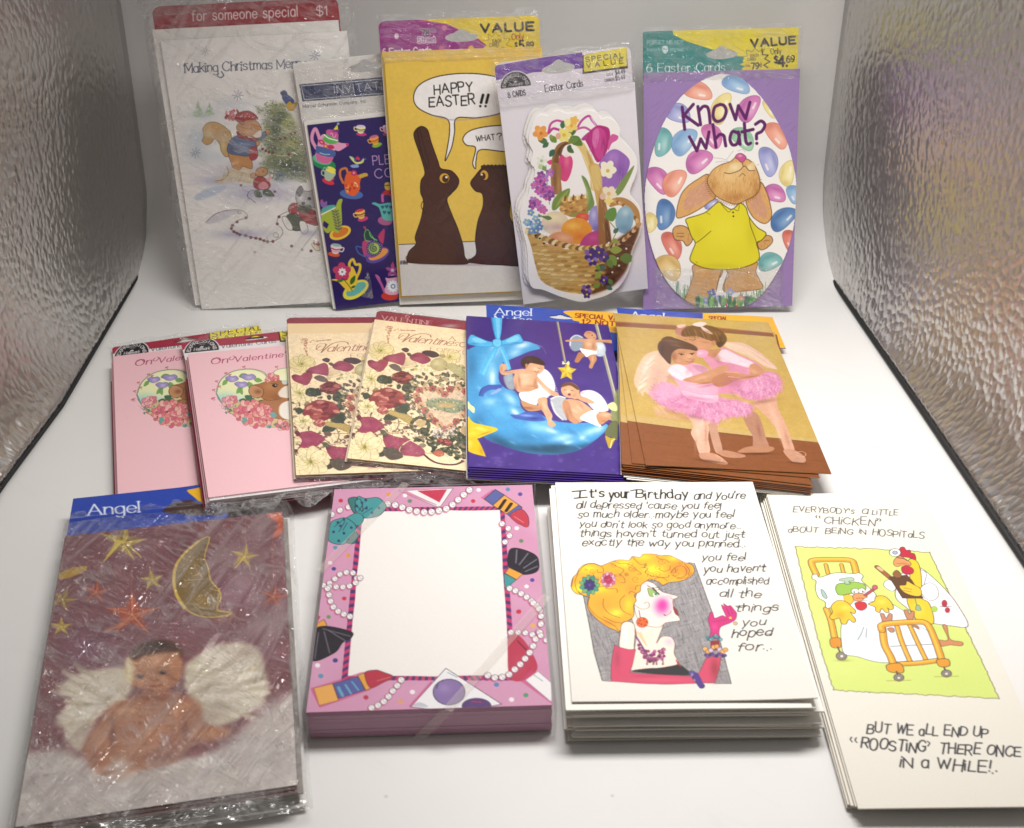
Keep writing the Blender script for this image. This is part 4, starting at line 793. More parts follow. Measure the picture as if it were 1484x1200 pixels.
    A.poly('960 180 1080 140 1250 150 1380 170 1420 220 1330 300 1200 300 1080 260 980 240', '7d8a6c', .9, tex=.2, b=4)
    for k in range(60): x, y = 960+440*R.random(), 140+150*R.random(); A.ell(x, y, 14, 8, ['cfc79a', '5f7058', '8a9a98', 'b39c68', '48583f'][k % 5], ang=R.random()*90, a=.8)
    A.poly('1060 200 1180 190 1300 210 1250 245 1120 240', 'b79e6c', .9, b=2)
    for k in range(26): t = k/26*6.28; A.ell(890+100*math.cos(t), 430+75*math.sin(t)+20*abs(math.cos(t)), 22, 18, ['38402f', '4c5840', '5e4c40'][k % 3])
    A.poly('840 400 900 385 960 400 940 450 880 470 850 440', 'c3a778', tex=.08)
    for k in range(14): t = k/14*6.28; A.ell(1360+90*math.cos(t), 540+75*math.sin(t), 20, 16, ['38402f', '4c5840'][k % 2])
    A.ell(1390, 500, 40, 50, 'b99a6a', tex=.08)
    # stems
    A.line('330 350 350 280 370 260', 8, '4a3a2c'); A.line('480 470 540 530 640 540', 6, '5a3a30'); A.line('640 370 650 440 610 525 700 490 800 485', 8, '6a5a40'); A.line('560 410 700 430 800 440', 9, '9c8850'); A.ell(530, 410, 44, 26, '6a5048', ang=20, o='3a2a2a', ow=2)
    for k in range(40): x, y = 720+160*R.random(), 480+110*R.random(); leaf(A, x, y, x+30*(R.random()-.5), y+24*(R.random()-.5), .3, ['9a8a84', 'b9a890', '6a5a58', 'c9b99c'][k % 4])
    for k in range(70): x, y = 1040+240*R.random(), 470+110*R.random(); A.ell(x, y, 12, 8, ['cbb8c0', 'a39aa8', '7a8068', 'd6c8b8'][k % 4], a=.8)
    A.frame(495, 455, 7.81)
    A.frame(495, 560, 7.81)
    heart('170 350 215 355 300 350 390 370 485 460 430 500 340 545 250 530 160 540 230 440', '98405c', '4c2230'); A.poly('165 350 200 325 225 350 215 390', '6a2c3c'); heart('470 560 520 540 600 570 700 590 780 605 720 640 660 690 640 740 560 715 500 680', '98445c', '4c2230'); heart('665 720 720 660 780 630 850 660 930 720 940 770 880 800 760 790 700 780', '9c4a62', '5c2436')
    leaf(A, 400, 790, 520, 700, .35, '4a4440', '7a7060', o='2a2420'); leaf(A, 470, 740, 700, 800, .3, '5a5048', '8a7a68', o='2a2420'); leaf(A, 440, 500, 520, 560, .3, '5c5a48')
    daisy(265, 690, 185, .72, 9); daisy(300, 230, 90, .6, 7)
    A.line('940 780 1000 830 1080 870 1200 890 1300 885 1380 850', 22, '5a2c30'); A.line('150 540 120 580 130 600', 10, '5a2c30')
    A.poly('1030 760 1080 730 1150 740 1160 780 1100 800', 'b5604a', o='5a2420', ow=3); rose(1200, 640, 50, 36); rose(1120, 620, 40, 30)
    A.line('950 760 1030 765', 5, '5a4a30')
    A.frame(495, 560, 7.81)
    for k, (x, y) in enumerate(scat('60 -40 300 -170 800 -200 1500 -190 1500 800 1380 840 900 760 620 800 300 790 60 770', 900, R)):
        t = R.random()*6.3; l = 14+30*R.random(); A.line([(x, y), (x+l*math.cos(t), y+l*.6*math.sin(t)), (x+l*1.3*math.cos(t+.6), y+l*.8*math.sin(t+.6))], 2+3*R.random(), ['5a4438', '7c6a48', 'e8d6b0', '4a4434', 'a08a60', '6c3a3c', 'd8c090'][k % 7], .38)
    A.grain(.16, 2.2)

def art_burg_header(A):
    A.frame(495, 455, 7.81)
    A.text('6', 725, 45, 768, 50, 38, 'e0b8b0', .13, nib=.4, serif=.6); A.text('VALENTINE', 458, 72, 1030, 132, 46, 'e0b8b0', .12, nib=.45, serif=.8, gap=1.8)
    A.dab(1230, 140, 110, 26, 'a89a92', .9)

def star5(A, x, y, r, ang, col, lo=None, q=.42, o=None, sq=1.0):
    P = []
    for i in range(10):
        t = math.radians(ang+36*i); k = r if i % 2 == 0 else r*q
        P.append((x+k*math.sin(t), y-k*sq*math.cos(t)))
    A.poly(P, col, s=0, b=r*.02, o=o, ow=2)
    if lo:
        for i in range(0, 10, 2): A.poly([(x, y), P[i], P[i-1]], lo, .55, s=0)
    for i in range(0, 10, 2): A.line([(x, y), P[i]], r*.03, 'fff2b0', .4, 0)

def art_blue(A):
    R = np.random.default_rng(41)
    A.frame(660, 440, 4.617)
    for k in range(90): A.dab(60+1100*R.random(), 60+1150*R.random(), 40+80*R.random(), 20+50*R.random(), ['4a3284', '3a2a6c', '5c4494', '342668', '644a98', '47307c'][k % 6], .3)
    for k in range(60): A.dab(60+1100*R.random(), 900+260*R.random(), 8+18*R.random(), 5+9*R.random(), '7c64ac', .35)
    # cords
    A.line('685 122 735 390', 11, '8a8272', s=0); A.line('688 122 738 390', 4, 'b4aa94', s=0); A.line('945 140 1075 640', 17, '9c9684', s=0); A.line('950 140 1080 640', 6, 'c4bea8', s=0)
    # moon pillow
    moon = '70 350 90 310 140 285 200 270 260 275 300 260 360 250 450 250 520 265 570 300 500 320 430 350 370 375 330 390 300 430 290 480 300 530 340 570 400 590 430 640 440 690 480 730 560 740 620 770 680 790 760 800 840 800 920 800 980 820 1010 805 1025 830 990 870 930 920 850 970 760 1000 650 1012 520 1005 400 980 300 945 200 900 130 840 80 800'
    A.poly(moon, '4596cc', b=1.5); A.mask(moon)
    for x, y, rx, ry, c, a, g in ((450, 280, 60, 24, 'cfe6f4', .9, -15), (400, 330, 50, 30, 'a4d0ec', .8, -20), (270, 300, 40, 60, 'b8dcf0', .8, 0), (220, 420, 60, 110, '7ac0e6', .8, 0), (250, 500, 26, 70, 'd8eef8', .85, 0), (110, 420, 40, 120, '2c6c9c', .7, 0), (240, 660, 60, 30, '9cd2ee', .8, 0), (370, 640, 60, 30, 'c0e2f4', .7, 45), (400, 730, 40, 22, 'e4f4fa', .9, 40), (300, 720, 90, 50, '5cb0dc', .7, 20), (550, 830, 90, 40, '8cccec', .8, 15), (640, 850, 60, 22, 'd4ecf8', .8, 20), (720, 900, 80, 26, 'b4dcf2', .8, -8), (900, 860, 70, 30, 'a4d4f0', .8, -20), (960, 840, 50, 26, 'd0e8f4', .7, -20), (780, 860, 50, 20, '3c7cb4', .6, 20), (600, 980, 300, 44, '1c4058', .9, 4), (300, 930, 160, 50, '1e4a68', .85, 25), (150, 800, 60, 80, '2a6894', .7, 20), (850, 960, 130, 24, '205070', .8, -18), (480, 900, 120, 40, '2e74a4', .7, 10), (700, 960, 120, 24, '18384c', .7, 0), (420, 600, 30, 22, '2858a0', .6, 30), (560, 700, 50, 22, '2f6cae', .6, 20), (130, 620, 40, 40, '3c86bc', .5, 0), (760, 930, 40, 16, 'e0f0f8', .6, -10), (850, 900, 26, 18, 'e8f4fa', .6, -20)):
        A.dab(x, y, rx, ry, c, a, g)
    for k in range(30): x, y = 140+800*R.random(), 560+420*R.random(); A.dab(x, y, 18+30*R.random(), 6+10*R.random(), ['bfe2f4', '3878b0'][k % 2], .25, R.random()*60)
    A.mask()
    A.poly('160 610 175 575 215 550 270 545 320 548 295 575 240 580 200 600 185 625', '3a56a8', b=2); A.poly('235 610 290 570 310 580 270 605', '8aa4d8', b=2); A.line('160 620 180 570 230 547', 5, '2c3c84')
    A.poly('370 745 420 745 480 725 550 730 590 760 600 785 520 790 440 780 395 770', '3c58ac', b=2); A.dab(480, 752, 60, 10, '8aa8e0', .8, 5); A.dab(530, 770, 40, 10, '22307c', .7)
    A.line('545 275 590 300 610 340', 2, '8c8ab0', .7); A.line('530 270 585 290', 2, 'c4d8e8', .7)
    # ribbon bow
    rb, rl, rd = '52aede', '90d2f2', '2d7cb4'
    A.poly('240 92 316 96 310 180 300 240 272 240 255 180', rb, s=0); A.poly('270 95 300 96 296 230 284 238', rl, .6, s=0); A.poly('240 95 252 95 266 200 278 240 268 238', rd, .7, s=0)
    A.poly('265 280 300 285 240 400 195 498 160 458 215 360', rb, s=0); A.poly('275 300 245 380 195 480 180 470 230 370', rl, .5, s=0); A.poly('290 280 320 290 350 350 375 440 345 450 320 370', rb, s=0); A.poly('355 450 385 470 375 520 345 525', rb, s=0); A.line('300 295 335 370 358 445', 6, rl, .6)
    A.poly('270 265 210 250 150 225 110 210 90 235 88 270 130 282 200 290 265 285', rb, o=rd, ow=3); A.poly('110 235 150 230 210 258 150 265', rl, .7, b=3); A.dab(120, 270, 40, 8, rd, .7)
    A.poly('290 262 350 235 420 205 445 230 452 260 400 270 330 275 295 285', rb, o=rd, ow=3); A.poly('340 250 410 215 430 240 380 262', rl, .7, b=3); A.dab(410, 264, 40, 7, rd, .7); A.poly('255 245 300 240 310 275 285 292 255 280', '6cc0ea', o=rd, ow=3)
    sk, sh, sd = 'd3a07c', 'e9c6a4', 'a36a48'
    # right-hand wing & diaper boy on the moon
    A.poly('560 440 610 445 650 490 668 550 660 600 620 620 570 600 545 520', 'e9e6e6', b=2); A.dab(630, 560, 24, 60, 'c9c4ca', .6); A.poly('325 490 380 470 400 560 380 580 345 560', '9aa4aa', .9, b=3)
    for k in range(22): t = k/21; A.line([(570+95*t, 450+140*t*t), (600+90*t, 460+140*t*t)], 3, 'f8f6f6', .8, 0)
    A.poly('296 440 310 405 340 410 345 440 330 455 400 445 470 440 540 475 560 500 630 570 690 605 690 625 650 618 600 580 550 525 555 560 540 580 470 595 425 595 400 560 390 500 395 470 330 480 305 470', sk, b=1)
    A.dab(470, 520, 46, 50, sh, .7); A.dab(440, 480, 30, 24, sh, .5); A.dab(545, 570, 16, 40, sd, .5); A.dab(405, 560, 12, 40, sd, .5); A.dab(600, 570, 40, 10, sh, .5, 42); A.dab(350, 462, 40, 8, sd, .4); A.dab(310, 440, 10, 24, sd, .5); A.dab(480, 575, 60, 16, sd, .3)
    A.poly('430 600 500 590 570 570 625 620 600 635 560 640 545 680 500 672 445 650', 'ece9e4', b=1); A.dab(520, 640, 50, 16, 'c4c4c8', .6, 15); A.poly('440 650 500 672 550 682 590 690 570 715 500 722 460 700', 'c08c66', b=1); A.poly('555 640 610 630 620 690 650 750 645 780 675 810 660 825 625 820 615 780 590 730 560 690', sk, b=1); A.dab(595, 680, 18, 40, sh, .6, -20); A.dab(575, 700, 12, 30, sd, .5, -20); A.dab(500, 710, 40, 10, sd, .5)
    A.poly('450 400 490 390 540 400 590 415 595 440 575 465 545 475 505 462 475 440', sk, b=1); A.dab(540, 440, 30, 18, sh, .7); A.poly('440 410 450 370 500 352 560 365 600 400 590 415 540 405 500 400 480 425 465 430', '3a2620', b=1.5); A.dab(490, 375, 36, 14, '5a3c2c', .5); A.ell(477, 415, 9, 12, 'b87e5c'); A.line('552 432 570 436', 4, '4a2c20', .9); A.line('530 455 548 462 560 455', 5, '8a4038'); A.line('575 425 580 440 570 445', 3, sd, .8)
    # second baby
    A.poly('835 600 900 580 970 610 1020 680 1020 720 940 720 880 660', 'e6e4e6', b=2); A.dab(940, 640, 60, 30, 'f4f2f4', .8, 30); A.poly('640 640 700 620 740 640 720 700 750 780 690 760 650 700', 'b0b4b8', b=2); A.line('640 640 690 622 740 632', 8, 'e6e6e8', .9); A.line('645 660 670 730 720 780', 10, 'd4d6da', .8)
    for k in range(16): t = k/15; A.line([(860+150*t, 585+100*t*t), (880+140*t, 600+110*t*t)], 3, 'fbfafa', .7, 0)
    A.poly('720 660 760 640 830 650 880 680 920 720 890 760 850 790 800 800 750 760 720 710', sk, b=1); A.poly('720 660 745 650 770 680 780 740 830 790 800 805 760 780 730 730', 'c08a66', b=1); A.poly('800 620 860 625 925 655 925 670 890 668 830 645', sk, b=1); A.dab(840, 700, 40, 26, sh, .6, 20); A.dab(770, 720, 12, 40, sd, .5, -20); A.dab(800, 640, 30, 8, sd, .5)
    A.poly('835 770 880 730 930 715 980 745 960 780 975 825 900 800', 'edebe8', b=1); A.dab(900, 780, 40, 14, 'b4c4d0', .7, 20); A.poly('945 745 1000 725 1085 755 1090 800 1030 780 985 810 960 800', 'c68f68', b=1); A.dab(1000, 750, 40, 12, sh, .6, 10); A.dab(1000, 790, 40, 8, sd, .5, 10)
    A.poly('710 565 730 535 780 530 825 560 830 600 810 625 770 635 730 620 712 595', sk, b=1); A.poly('705 565 725 535 780 530 830 565 820 580 770 550 720 560', '5a3a2c', .9, b=2); A.dab(755, 590, 24, 20, sh, .7); A.line('730 580 745 580', 4, '4a2c20'); A.line('775 582 792 586', 4, '4a2c20'); A.ell(765, 610, 12, 8, '8a3034'); A.poly('780 600 830 605 840 630 800 640 775 625', sk, b=1); A.line('790 610 810 605', 3, sd); A.line('785 620 808 618', 3, sd)
    # third baby flying
    A.poly('765 260 790 215 830 210 865 240 850 300 800 320 770 295', '8a98a8', b=2); A.line('770 280 775 235 810 212 850 225', 7, 'd0dae0', .9); A.poly('930 260 990 265 1008 310 990 350 950 350 925 310', 'bcc8d0', b=2); A.dab(970, 290, 26, 30, 'e8eef0', .7)
    A.poly('740 245 790 240 870 235 940 240 1000 242 1060 245 1055 265 1000 260 945 262 950 300 930 320 880 312 850 295 855 258 790 252 745 255', 'c99470', b=1); A.dab(895, 270, 30, 24, sh, .6); A.dab(860, 290, 8, 26, sd, .5); A.dab(1000, 256, 40, 5, sd, .5)
    A.poly('835 300 870 305 945 320 940 340 905 345 880 358 850 330', 'efecea', b=1); A.poly('830 325 868 345 845 370 825 395 800 390 810 360', 'b07850', b=1); A.poly('890 355 935 340 948 375 930 405 915 435 895 425 905 390', 'c08860', b=1); A.dab(920, 370, 10, 24, sh, .5)
    A.poly('862 210 880 185 915 186 940 205 945 232 915 242 885 232', 'cc9874', b=1); A.dab(895, 195, 26, 8, 'a8704c', .7); A.ell(918, 212, 4, 4, '3a2018'); A.line('925 228 935 226', 4, '9a4a40')
    # stars
    star5(A, 748, 455, 66, 4, 'd9bc34', 'a8862a', .5); A.poly('720 385 740 400 760 385 765 410 740 405 718 408', 'd8dca8', b=1); A.dab(760, 440, 20, 14, 'f2e480', .7)
    A.poly('85 760 130 800 285 840 200 885 150 905 85 915', 'e2bc24', b=1.5); A.poly('85 905 145 905 200 1010 190 1022 85 985', 'dfb41c', b=1.5); A.dab(170, 840, 50, 14, 'f4de6c', .8, 12); A.dab(120, 870, 40, 20, 'f0d040', .7); A.dab(200, 870, 50, 8, '9a7414', .6, -18); A.dab(175, 990, 14, 30, 'a07c18', .6, -20); A.dab(100, 940, 20, 30, 'f4e070', .6); A.poly('85 655 105 680 130 700 125 735 95 710 85 700', 'dbe0a0', b=1)
    A.poly('1080 580 1060 660 1040 740 1060 800 1100 800 1100 600', '8a9060', b=3); A.poly('1020 680 1060 660 1085 690 1080 720 1040 710', 'd8dc9c', b=1); A.poly('1000 870 1050 790 1090 800 1085 910 1060 900', '666a44', b=2); A.poly('1005 885 1040 900 1070 905 1035 970 1015 930', 'b89a30', b=1); A.line('1040 965 1050 920 1070 908', 5, 'ece0a0')

    for x, y, rx, ry, c, a, g in ((430, 520, 10, 50, '9c6446', .6, -6), (535, 530, 12, 40, '9c6446', .5, 10), (480, 480, 34, 10, 'f2d4b8', .5, 0), (500, 555, 50, 10, 'a87250', .5, 0), (620, 590, 30, 6, 'f0cfb0', .5, 40), (640, 770, 10, 30, 'f0cfb0', .5, 10), (480, 700, 60, 8, '7c4a30', .6, 4), (560, 455, 18, 8, 'e09c84', .5, 0), (800, 720, 30, 12, 'f0cfb0', .5, 25), (750, 750, 8, 40, '8c583c', .5, -15), (845, 690, 12, 40, '9c6446', .4, -40), (1010, 740, 40, 7, 'f0cfb0', .5, 10), (900, 245, 30, 8, 'eac4a4', .5, 0), (925, 285, 8, 24, '8c583c', .5, 0), (850, 600, 20, 8, '8c583c', .4, 0), (600, 500, 26, 60, 'f6f4f6', .4, -20), (890, 620, 50, 16, 'c4c0cc', .5, 25)): A.dab(x, y, rx, ry, c, a, g)
    A.grain(.1, 2)

def art_blue_header(A):
    A.frame(660, 440, 4.617)
    A.poly('150 -20 1300 20 1300 200 150 160', '2c4cb0', s=0)
    A.text('Angel', 265, 80, 510, 84, 46, 'dfe6f4', .14, nib=.45, serif=.8, gap=1.8); A.text('Notes', 265, 132, 510, 136, 46, 'dfe6f4', .14, nib=.45, serif=.8, gap=1.8)
    A.poly('760 50 1300 75 1300 220 860 160 830 125 790 115 770 90', 'ecb22c'); A.text('SPECIAL VALUE', 802, 96, 1180, 122, 28, '8a2418', .24, gap=3); A.text('12 NOTES', 848, 138, 1150, 158, 30, '8a2418', .24, gap=3)

def art_ballet(A):
    R = np.random.default_rng(51)
    A.frame(880, 440, 4.365)
    A.poly('-60 40 1300 60 1600 1250 -60 1250', 'c6aa5c', s=0)
    for k in range(60): A.dab(50+1250*R.random(), 60+760*R.random(), 90, 60, ['ccb066', 'bfa252', 'd4bb72', 'b9994a'][k % 4], .35)
    A.poly('-40 108 300 128 700 150 1000 180 1300 215 1300 240 1040 209 700 182 300 158 -40 140', '8c5638', s=0); A.line('-40 112 300 131 700 155 1040 186 1300 218', 5, 'b8805a', .8, 0)
    A.poly('60 690 500 770 900 830 1330 880 1500 1000 1500 1250 60 1250', '8a5430', s=0); A.poly('60 690 500 752 900 812 1400 868 1400 880 900 836 500 792 60 735', 'c9b070', s=0); A.line('60 735 500 795 900 838 1400 884', 4, '7a5a34', .8, 0)
    for k in range(200):
        x, y = 60+1400*R.random(), 800+420*R.random(); 
        if y > 770+.07*x: A.line([(x, y), (x+60+120*R.random(), y+10+9*R.random())], 2+3*R.random(), ['9c643c', '70401f', 'a87048', '64391c'][k % 4], .3, 0)
    skin, hi, lo = 'c9936c', 'e3b894', '98603e'; pk, pl, pd = 'd98fb4', 'f0c8dc', 'b86a94'
    # taller girl: wing, legs, tutu, torso
    A.poly('740 250 840 245 930 285 1010 345 1075 410 1000 400 900 330 780 290', 'dcb9a4', b=2); A.poly('720 260 800 250 900 300 980 360 1060 415', 'ecd9bc', .5, b=4)
    for k in range(16): t = k/15; A.line([(740+300*t, 245+150*t*t), (780+300*t, 275+145*t*t)], 4, 'f0e2c8', .5, 0)
    legs = 'd6a88c'
    A.poly('860 700 940 690 980 760 1005 850 1020 910 930 920 920 840 880 770', 'b4866c', b=1); A.poly('830 935 900 905 1040 905 1050 930 980 945 850 945', 'b88664', b=1)
    A.poly('925 620 1060 580 1080 660 1130 760 1165 860 1185 930 1130 940 1090 830 1030 740 970 680', legs, b=1); A.dab(1060, 720, 24, 110, 'e8c4ac', .6, -22); A.dab(1140, 860, 12, 60, 'a87a62', .5, -16); A.poly('1115 930 1180 925 1250 970 1250 1003 1190 1008 1150 980', 'c4967a', b=1); A.line('1190 945 1230 935 1258 950 1240 970 1200 960', 3, 'd8b498')
    A.poly('770 540 840 480 950 440 1040 430 1100 480 1095 550 1040 590 960 605 900 610 830 580', pk, b=6)
    def tulle(P, n, cx, cy):
        for k, (x, y) in enumerate(scat(P, n, R)):
            a = math.atan2(y-cy, x-cx)+.7*(R.random()-.5); l = 12+16*R.random(); A.line([(x, y), (x+l*math.cos(a), y+l*math.sin(a)), (x+l*1.4*math.cos(a+.5), y+l*1.4*math.sin(a+.5))], 3+4*R.random(), [pl, pd, 'e2a4c4', 'c47aa2', 'f2d4e4', 'd490b6'][k % 6], .32)
    [A.dab(860+220*R.random(), 470+120*R.random(), 30, 12, ['efc4da', 'b0648e', 'e2a2c4'][k % 3], .4, 60*R.random()) for k in range(36)]; tulle('780 540 850 480 960 440 1050 430 1100 480 1090 550 960 600 860 595', 330, 900, 440)
    A.poly('600 330 680 300 740 280 830 320 940 370 990 420 960 460 920 480 850 500 800 560 720 570 680 560 660 420', 'd893ae', b=1); A.dab(760, 420, 60, 60, 'c67c9c', .6); A.poly('690 330 740 290 830 330 930 380 890 405 800 380 700 360', 'f2d4de', b=2); A.line('700 330 800 385 890 402', 3, 'c8849c', .6)
    A.poly('900 395 935 380 985 415 990 440 920 470 850 480 800 490 760 460 780 430 840 440 900 450', skin, b=1); A.dab(930, 430, 40, 14, hi, .6, 20); A.dab(900, 465, 60, 7, lo, .6, -8)
    # hair and face of the taller girl
    A.poly('430 170 460 140 500 150 480 200 440 195', 'b87c70', b=2); A.poly('440 210 520 205 600 210 690 240 680 265 620 300 570 280 520 250', skin, b=1); A.dab(610, 250, 50, 22, 'dba080', .7); A.poly('470 200 480 165 530 140 620 135 700 155 750 200 755 240 720 275 690 250 640 230 560 205 500 210', '6a4026', b=1.5); A.poly('690 250 740 240 720 275 705 275', '4a2a18', b=2)
    for k in range(60): x = 480+250*R.random(); y = 150+20*R.random()+(x-480)*.1; A.line([(x, y), (x+16+10*R.random(), y+50)], 2.5, ['8a5a36', '4e2e1a', '9c6c44'][k % 3], .55)
    A.poly('540 130 590 115 630 125 600 145 560 142', 'eedcdc', b=1); A.poly('590 140 630 160 668 190 650 190 610 170', 'e6d0cc', b=1); A.poly('440 140 480 130 500 140 460 155', 'e6c4bc', b=1); A.line('520 228 545 232 560 226', 4, '5a2c1c'); A.line('490 226 505 230', 3, '5a2c1c'); A.ell(675, 250, 14, 17, 'c08460'); A.poly('620 300 680 290 720 290 680 340 640 330', 'c08a66', b=2); A.poly('555 300 590 290 640 305 620 340 570 335', 'e2a4c4', b=2); A.dab(590, 315, 20, 10, 'f4d0e0', .8)
    # smaller girl
    A.poly('170 480 195 400 240 330 310 300 370 320 400 390 380 480 340 560 290 600 240 560 225 590 200 545 180 525', 'e2c6a6', b=2)
    for k in range(30): t = k/29; x = 175+70*t+20*R.random(); y = 520-200*t+R.random()*30; A.poly([(x+60, y-10), (x, y+40), (x+14, y+4)], ['f0dfc4', 'd8b898', 'ece0d0'][k % 3], .8, s=0)
    A.dab(320, 450, 60, 90, 'dba89c', .6)
    A.poly('505 700 640 730 640 850 650 940 590 955 560 880 530 820 545 770', 'dcb49a', b=1); A.poly('640 740 700 730 700 800 730 930 690 945 660 860', 'c49a80', b=1); A.dab(575, 800, 24, 80, 'ecd0ba', .6); A.dab(625, 830, 10, 80, 'b4846a', .6); A.poly('585 950 650 945 700 960 760 1005 750 1020 680 1010 600 985', 'c8977a', b=1); A.poly('700 940 750 930 860 955 870 972 800 978 730 965', 'be8c6e', b=1); A.line('690 960 730 985 720 1000', 3, 'e0bca0')
    tut = '275 580 300 520 380 500 470 545 560 600 700 600 820 610 910 640 920 680 850 715 740 720 700 755 640 740 540 710 440 680 350 650'
    A.poly(tut, 'd48cb2', b=7); [A.dab(300+600*R.random(), 530+200*R.random(), 34, 14, ['f0cade', 'b0648e', 'e4a8c8'][k % 3], .35, 60*R.random()) for k in range(60)]; tulle(tut, 620, 580, 560); A.poly('300 530 390 500 480 550 440 600 330 590', 'e8b4d0', .6, b=8)
    A.poly('385 420 410 390 480 385 560 380 620 400 650 430 700 480 700 560 690 625 600 620 500 590 470 550 430 490', 'e6acc4', b=1); A.poly('480 545 560 560 690 575 692 625 600 620 490 590', 'ecb8d0', b=1); A.line('480 545 580 570 692 578', 3, 'b8688c', .7); A.dab(560, 530, 70, 26, 'f2cede', .7); A.poly('385 430 410 392 470 390 540 450 480 488 430 470', 'f6e0e8', b=1.5); A.poly('540 390 620 400 640 440 580 430', 'c890a8', b=3)
    A.poly('480 485 560 455 660 420 720 395 770 400 750 440 700 490 640 510 560 505', skin, b=1); A.dab(600, 470, 70, 12, hi, .6, -16); A.dab(620, 505, 60, 7, lo, .6, -10); A.poly('660 480 740 440 780 460 790 500 700 530', 'b87e58', b=2)
    for k in range(4): A.line([(756+k*8, 432+k*16), (830, 440+k*14)], 11, ['d8a078', 'c98a62'][k % 2]); A.line([(756+k*8, 440+k*16), (826, 448+k*14)], 2.5, lo, .8)
    A.poly('720 400 745 388 760 400 740 415', skin, b=1)
    A.poly('410 290 470 280 560 290 565 330 550 370 500 390 440 380 405 340', skin, b=1); A.dab(520, 340, 34, 24, hi, .7); A.dab(430, 350, 16, 30, lo, .5); A.poly('320 270 340 235 400 215 480 235 560 270 570 300 520 292 450 288 410 320 400 385 360 350 330 310', '54382c', b=1.5); A.dab(440, 265, 50, 12, '8a6a54', .5, 10); A.poly('345 225 380 208 420 215 400 235 360 240', '5c3826', b=1); A.dab(420, 330, 20, 30, '6a4836', .4)
    A.dab(400, 470, 40, 16, 'c890ac', .6, 20); A.dab(560, 600, 120, 12, 'b8688c', .5, 8); A.dab(640, 520, 90, 10, '9c5c74', .5, -10); A.dab(800, 500, 70, 40, 'a85c80', .45); A.dab(700, 350, 40, 20, '8c5038', .5, 60); A.dab(560, 720, 80, 14, '8a4c64', .5, 12); A.dab(990, 620, 90, 14, '8a5a50', .5, -10); A.dab(660, 1000, 110, 9, '3c2010', .6, 8); A.dab(950, 950, 110, 8, '3c2010', .6); A.dab(1200, 1008, 60, 7, '3c2010', .6, 6)
    A.line('455 318 485 322', 6, '2c1a14'); A.line('525 318 550 314', 6, '2c1a14'); A.line('450 308 488 308', 3, '5a3a28', .8); A.ell(470, 322, 7, 6, '2a1812'); A.ell(538, 320, 7, 6, '2a1812'); A.line('500 368 525 372 545 366', 5, 'a04a44'); A.line('510 345 520 352 532 346', 3, lo, .8)

    for x, y, rx, ry, c, a, g in ((560, 900, 10, 60, 'a8785e', .5, 4), (600, 760, 16, 40, 'f0d8c8', .5, 0), (1090, 830, 10, 70, 'f0d4c0', .45, -18), (960, 800, 14, 60, '8a5a48', .5, -14), (640, 180, 60, 12, '9c6c48', .5, 10), (720, 220, 14, 26, '2e1a10', .6, 0), (420, 240, 70, 10, '9c7c68', .4, 8), (350, 290, 16, 40, '2c1c16', .5, 10), (545, 355, 14, 12, 'a8644c', .5, 0), (450, 362, 22, 14, 'e2a48c', .5, 0), (590, 275, 30, 10, 'e0a084', .6, 10), (620, 245, 30, 8, '8a5438', .4, 10), (520, 420, 20, 40, 'c48aa6', .5, 30), (640, 590, 60, 10, 'f6dce8', .5, 4), (860, 380, 40, 10, 'f8e6ee', .5, 20), (250, 400, 40, 70, 'f0e2d0', .5, 20), (300, 520, 30, 60, 'c89a8c', .5, 20)): A.dab(x, y, rx, ry, c, a, g)
    A.img *= np.array([.93, .9, .9], np.float32); A.grain(.1, 2)

def art_ballet_header(A):
    A.frame(880, 440, 4.365)
    A.poly('0 0 650 60 560 120 0 90', '2444b0', s=0); A.poly('0 0 606 20 606 140 0 120', '2444b0', s=0); A.poly('606 20 1500 60 1500 700 606 500', 'ecb22c', s=0)
    A.text('Angel', 150, 96, 360, 106, 46, 'dfe6f4', .14, nib=.45, serif=.8, gap=1.8); A.text('SPECIAL', 645, 100, 760, 104, 22, '8a2418', .22)

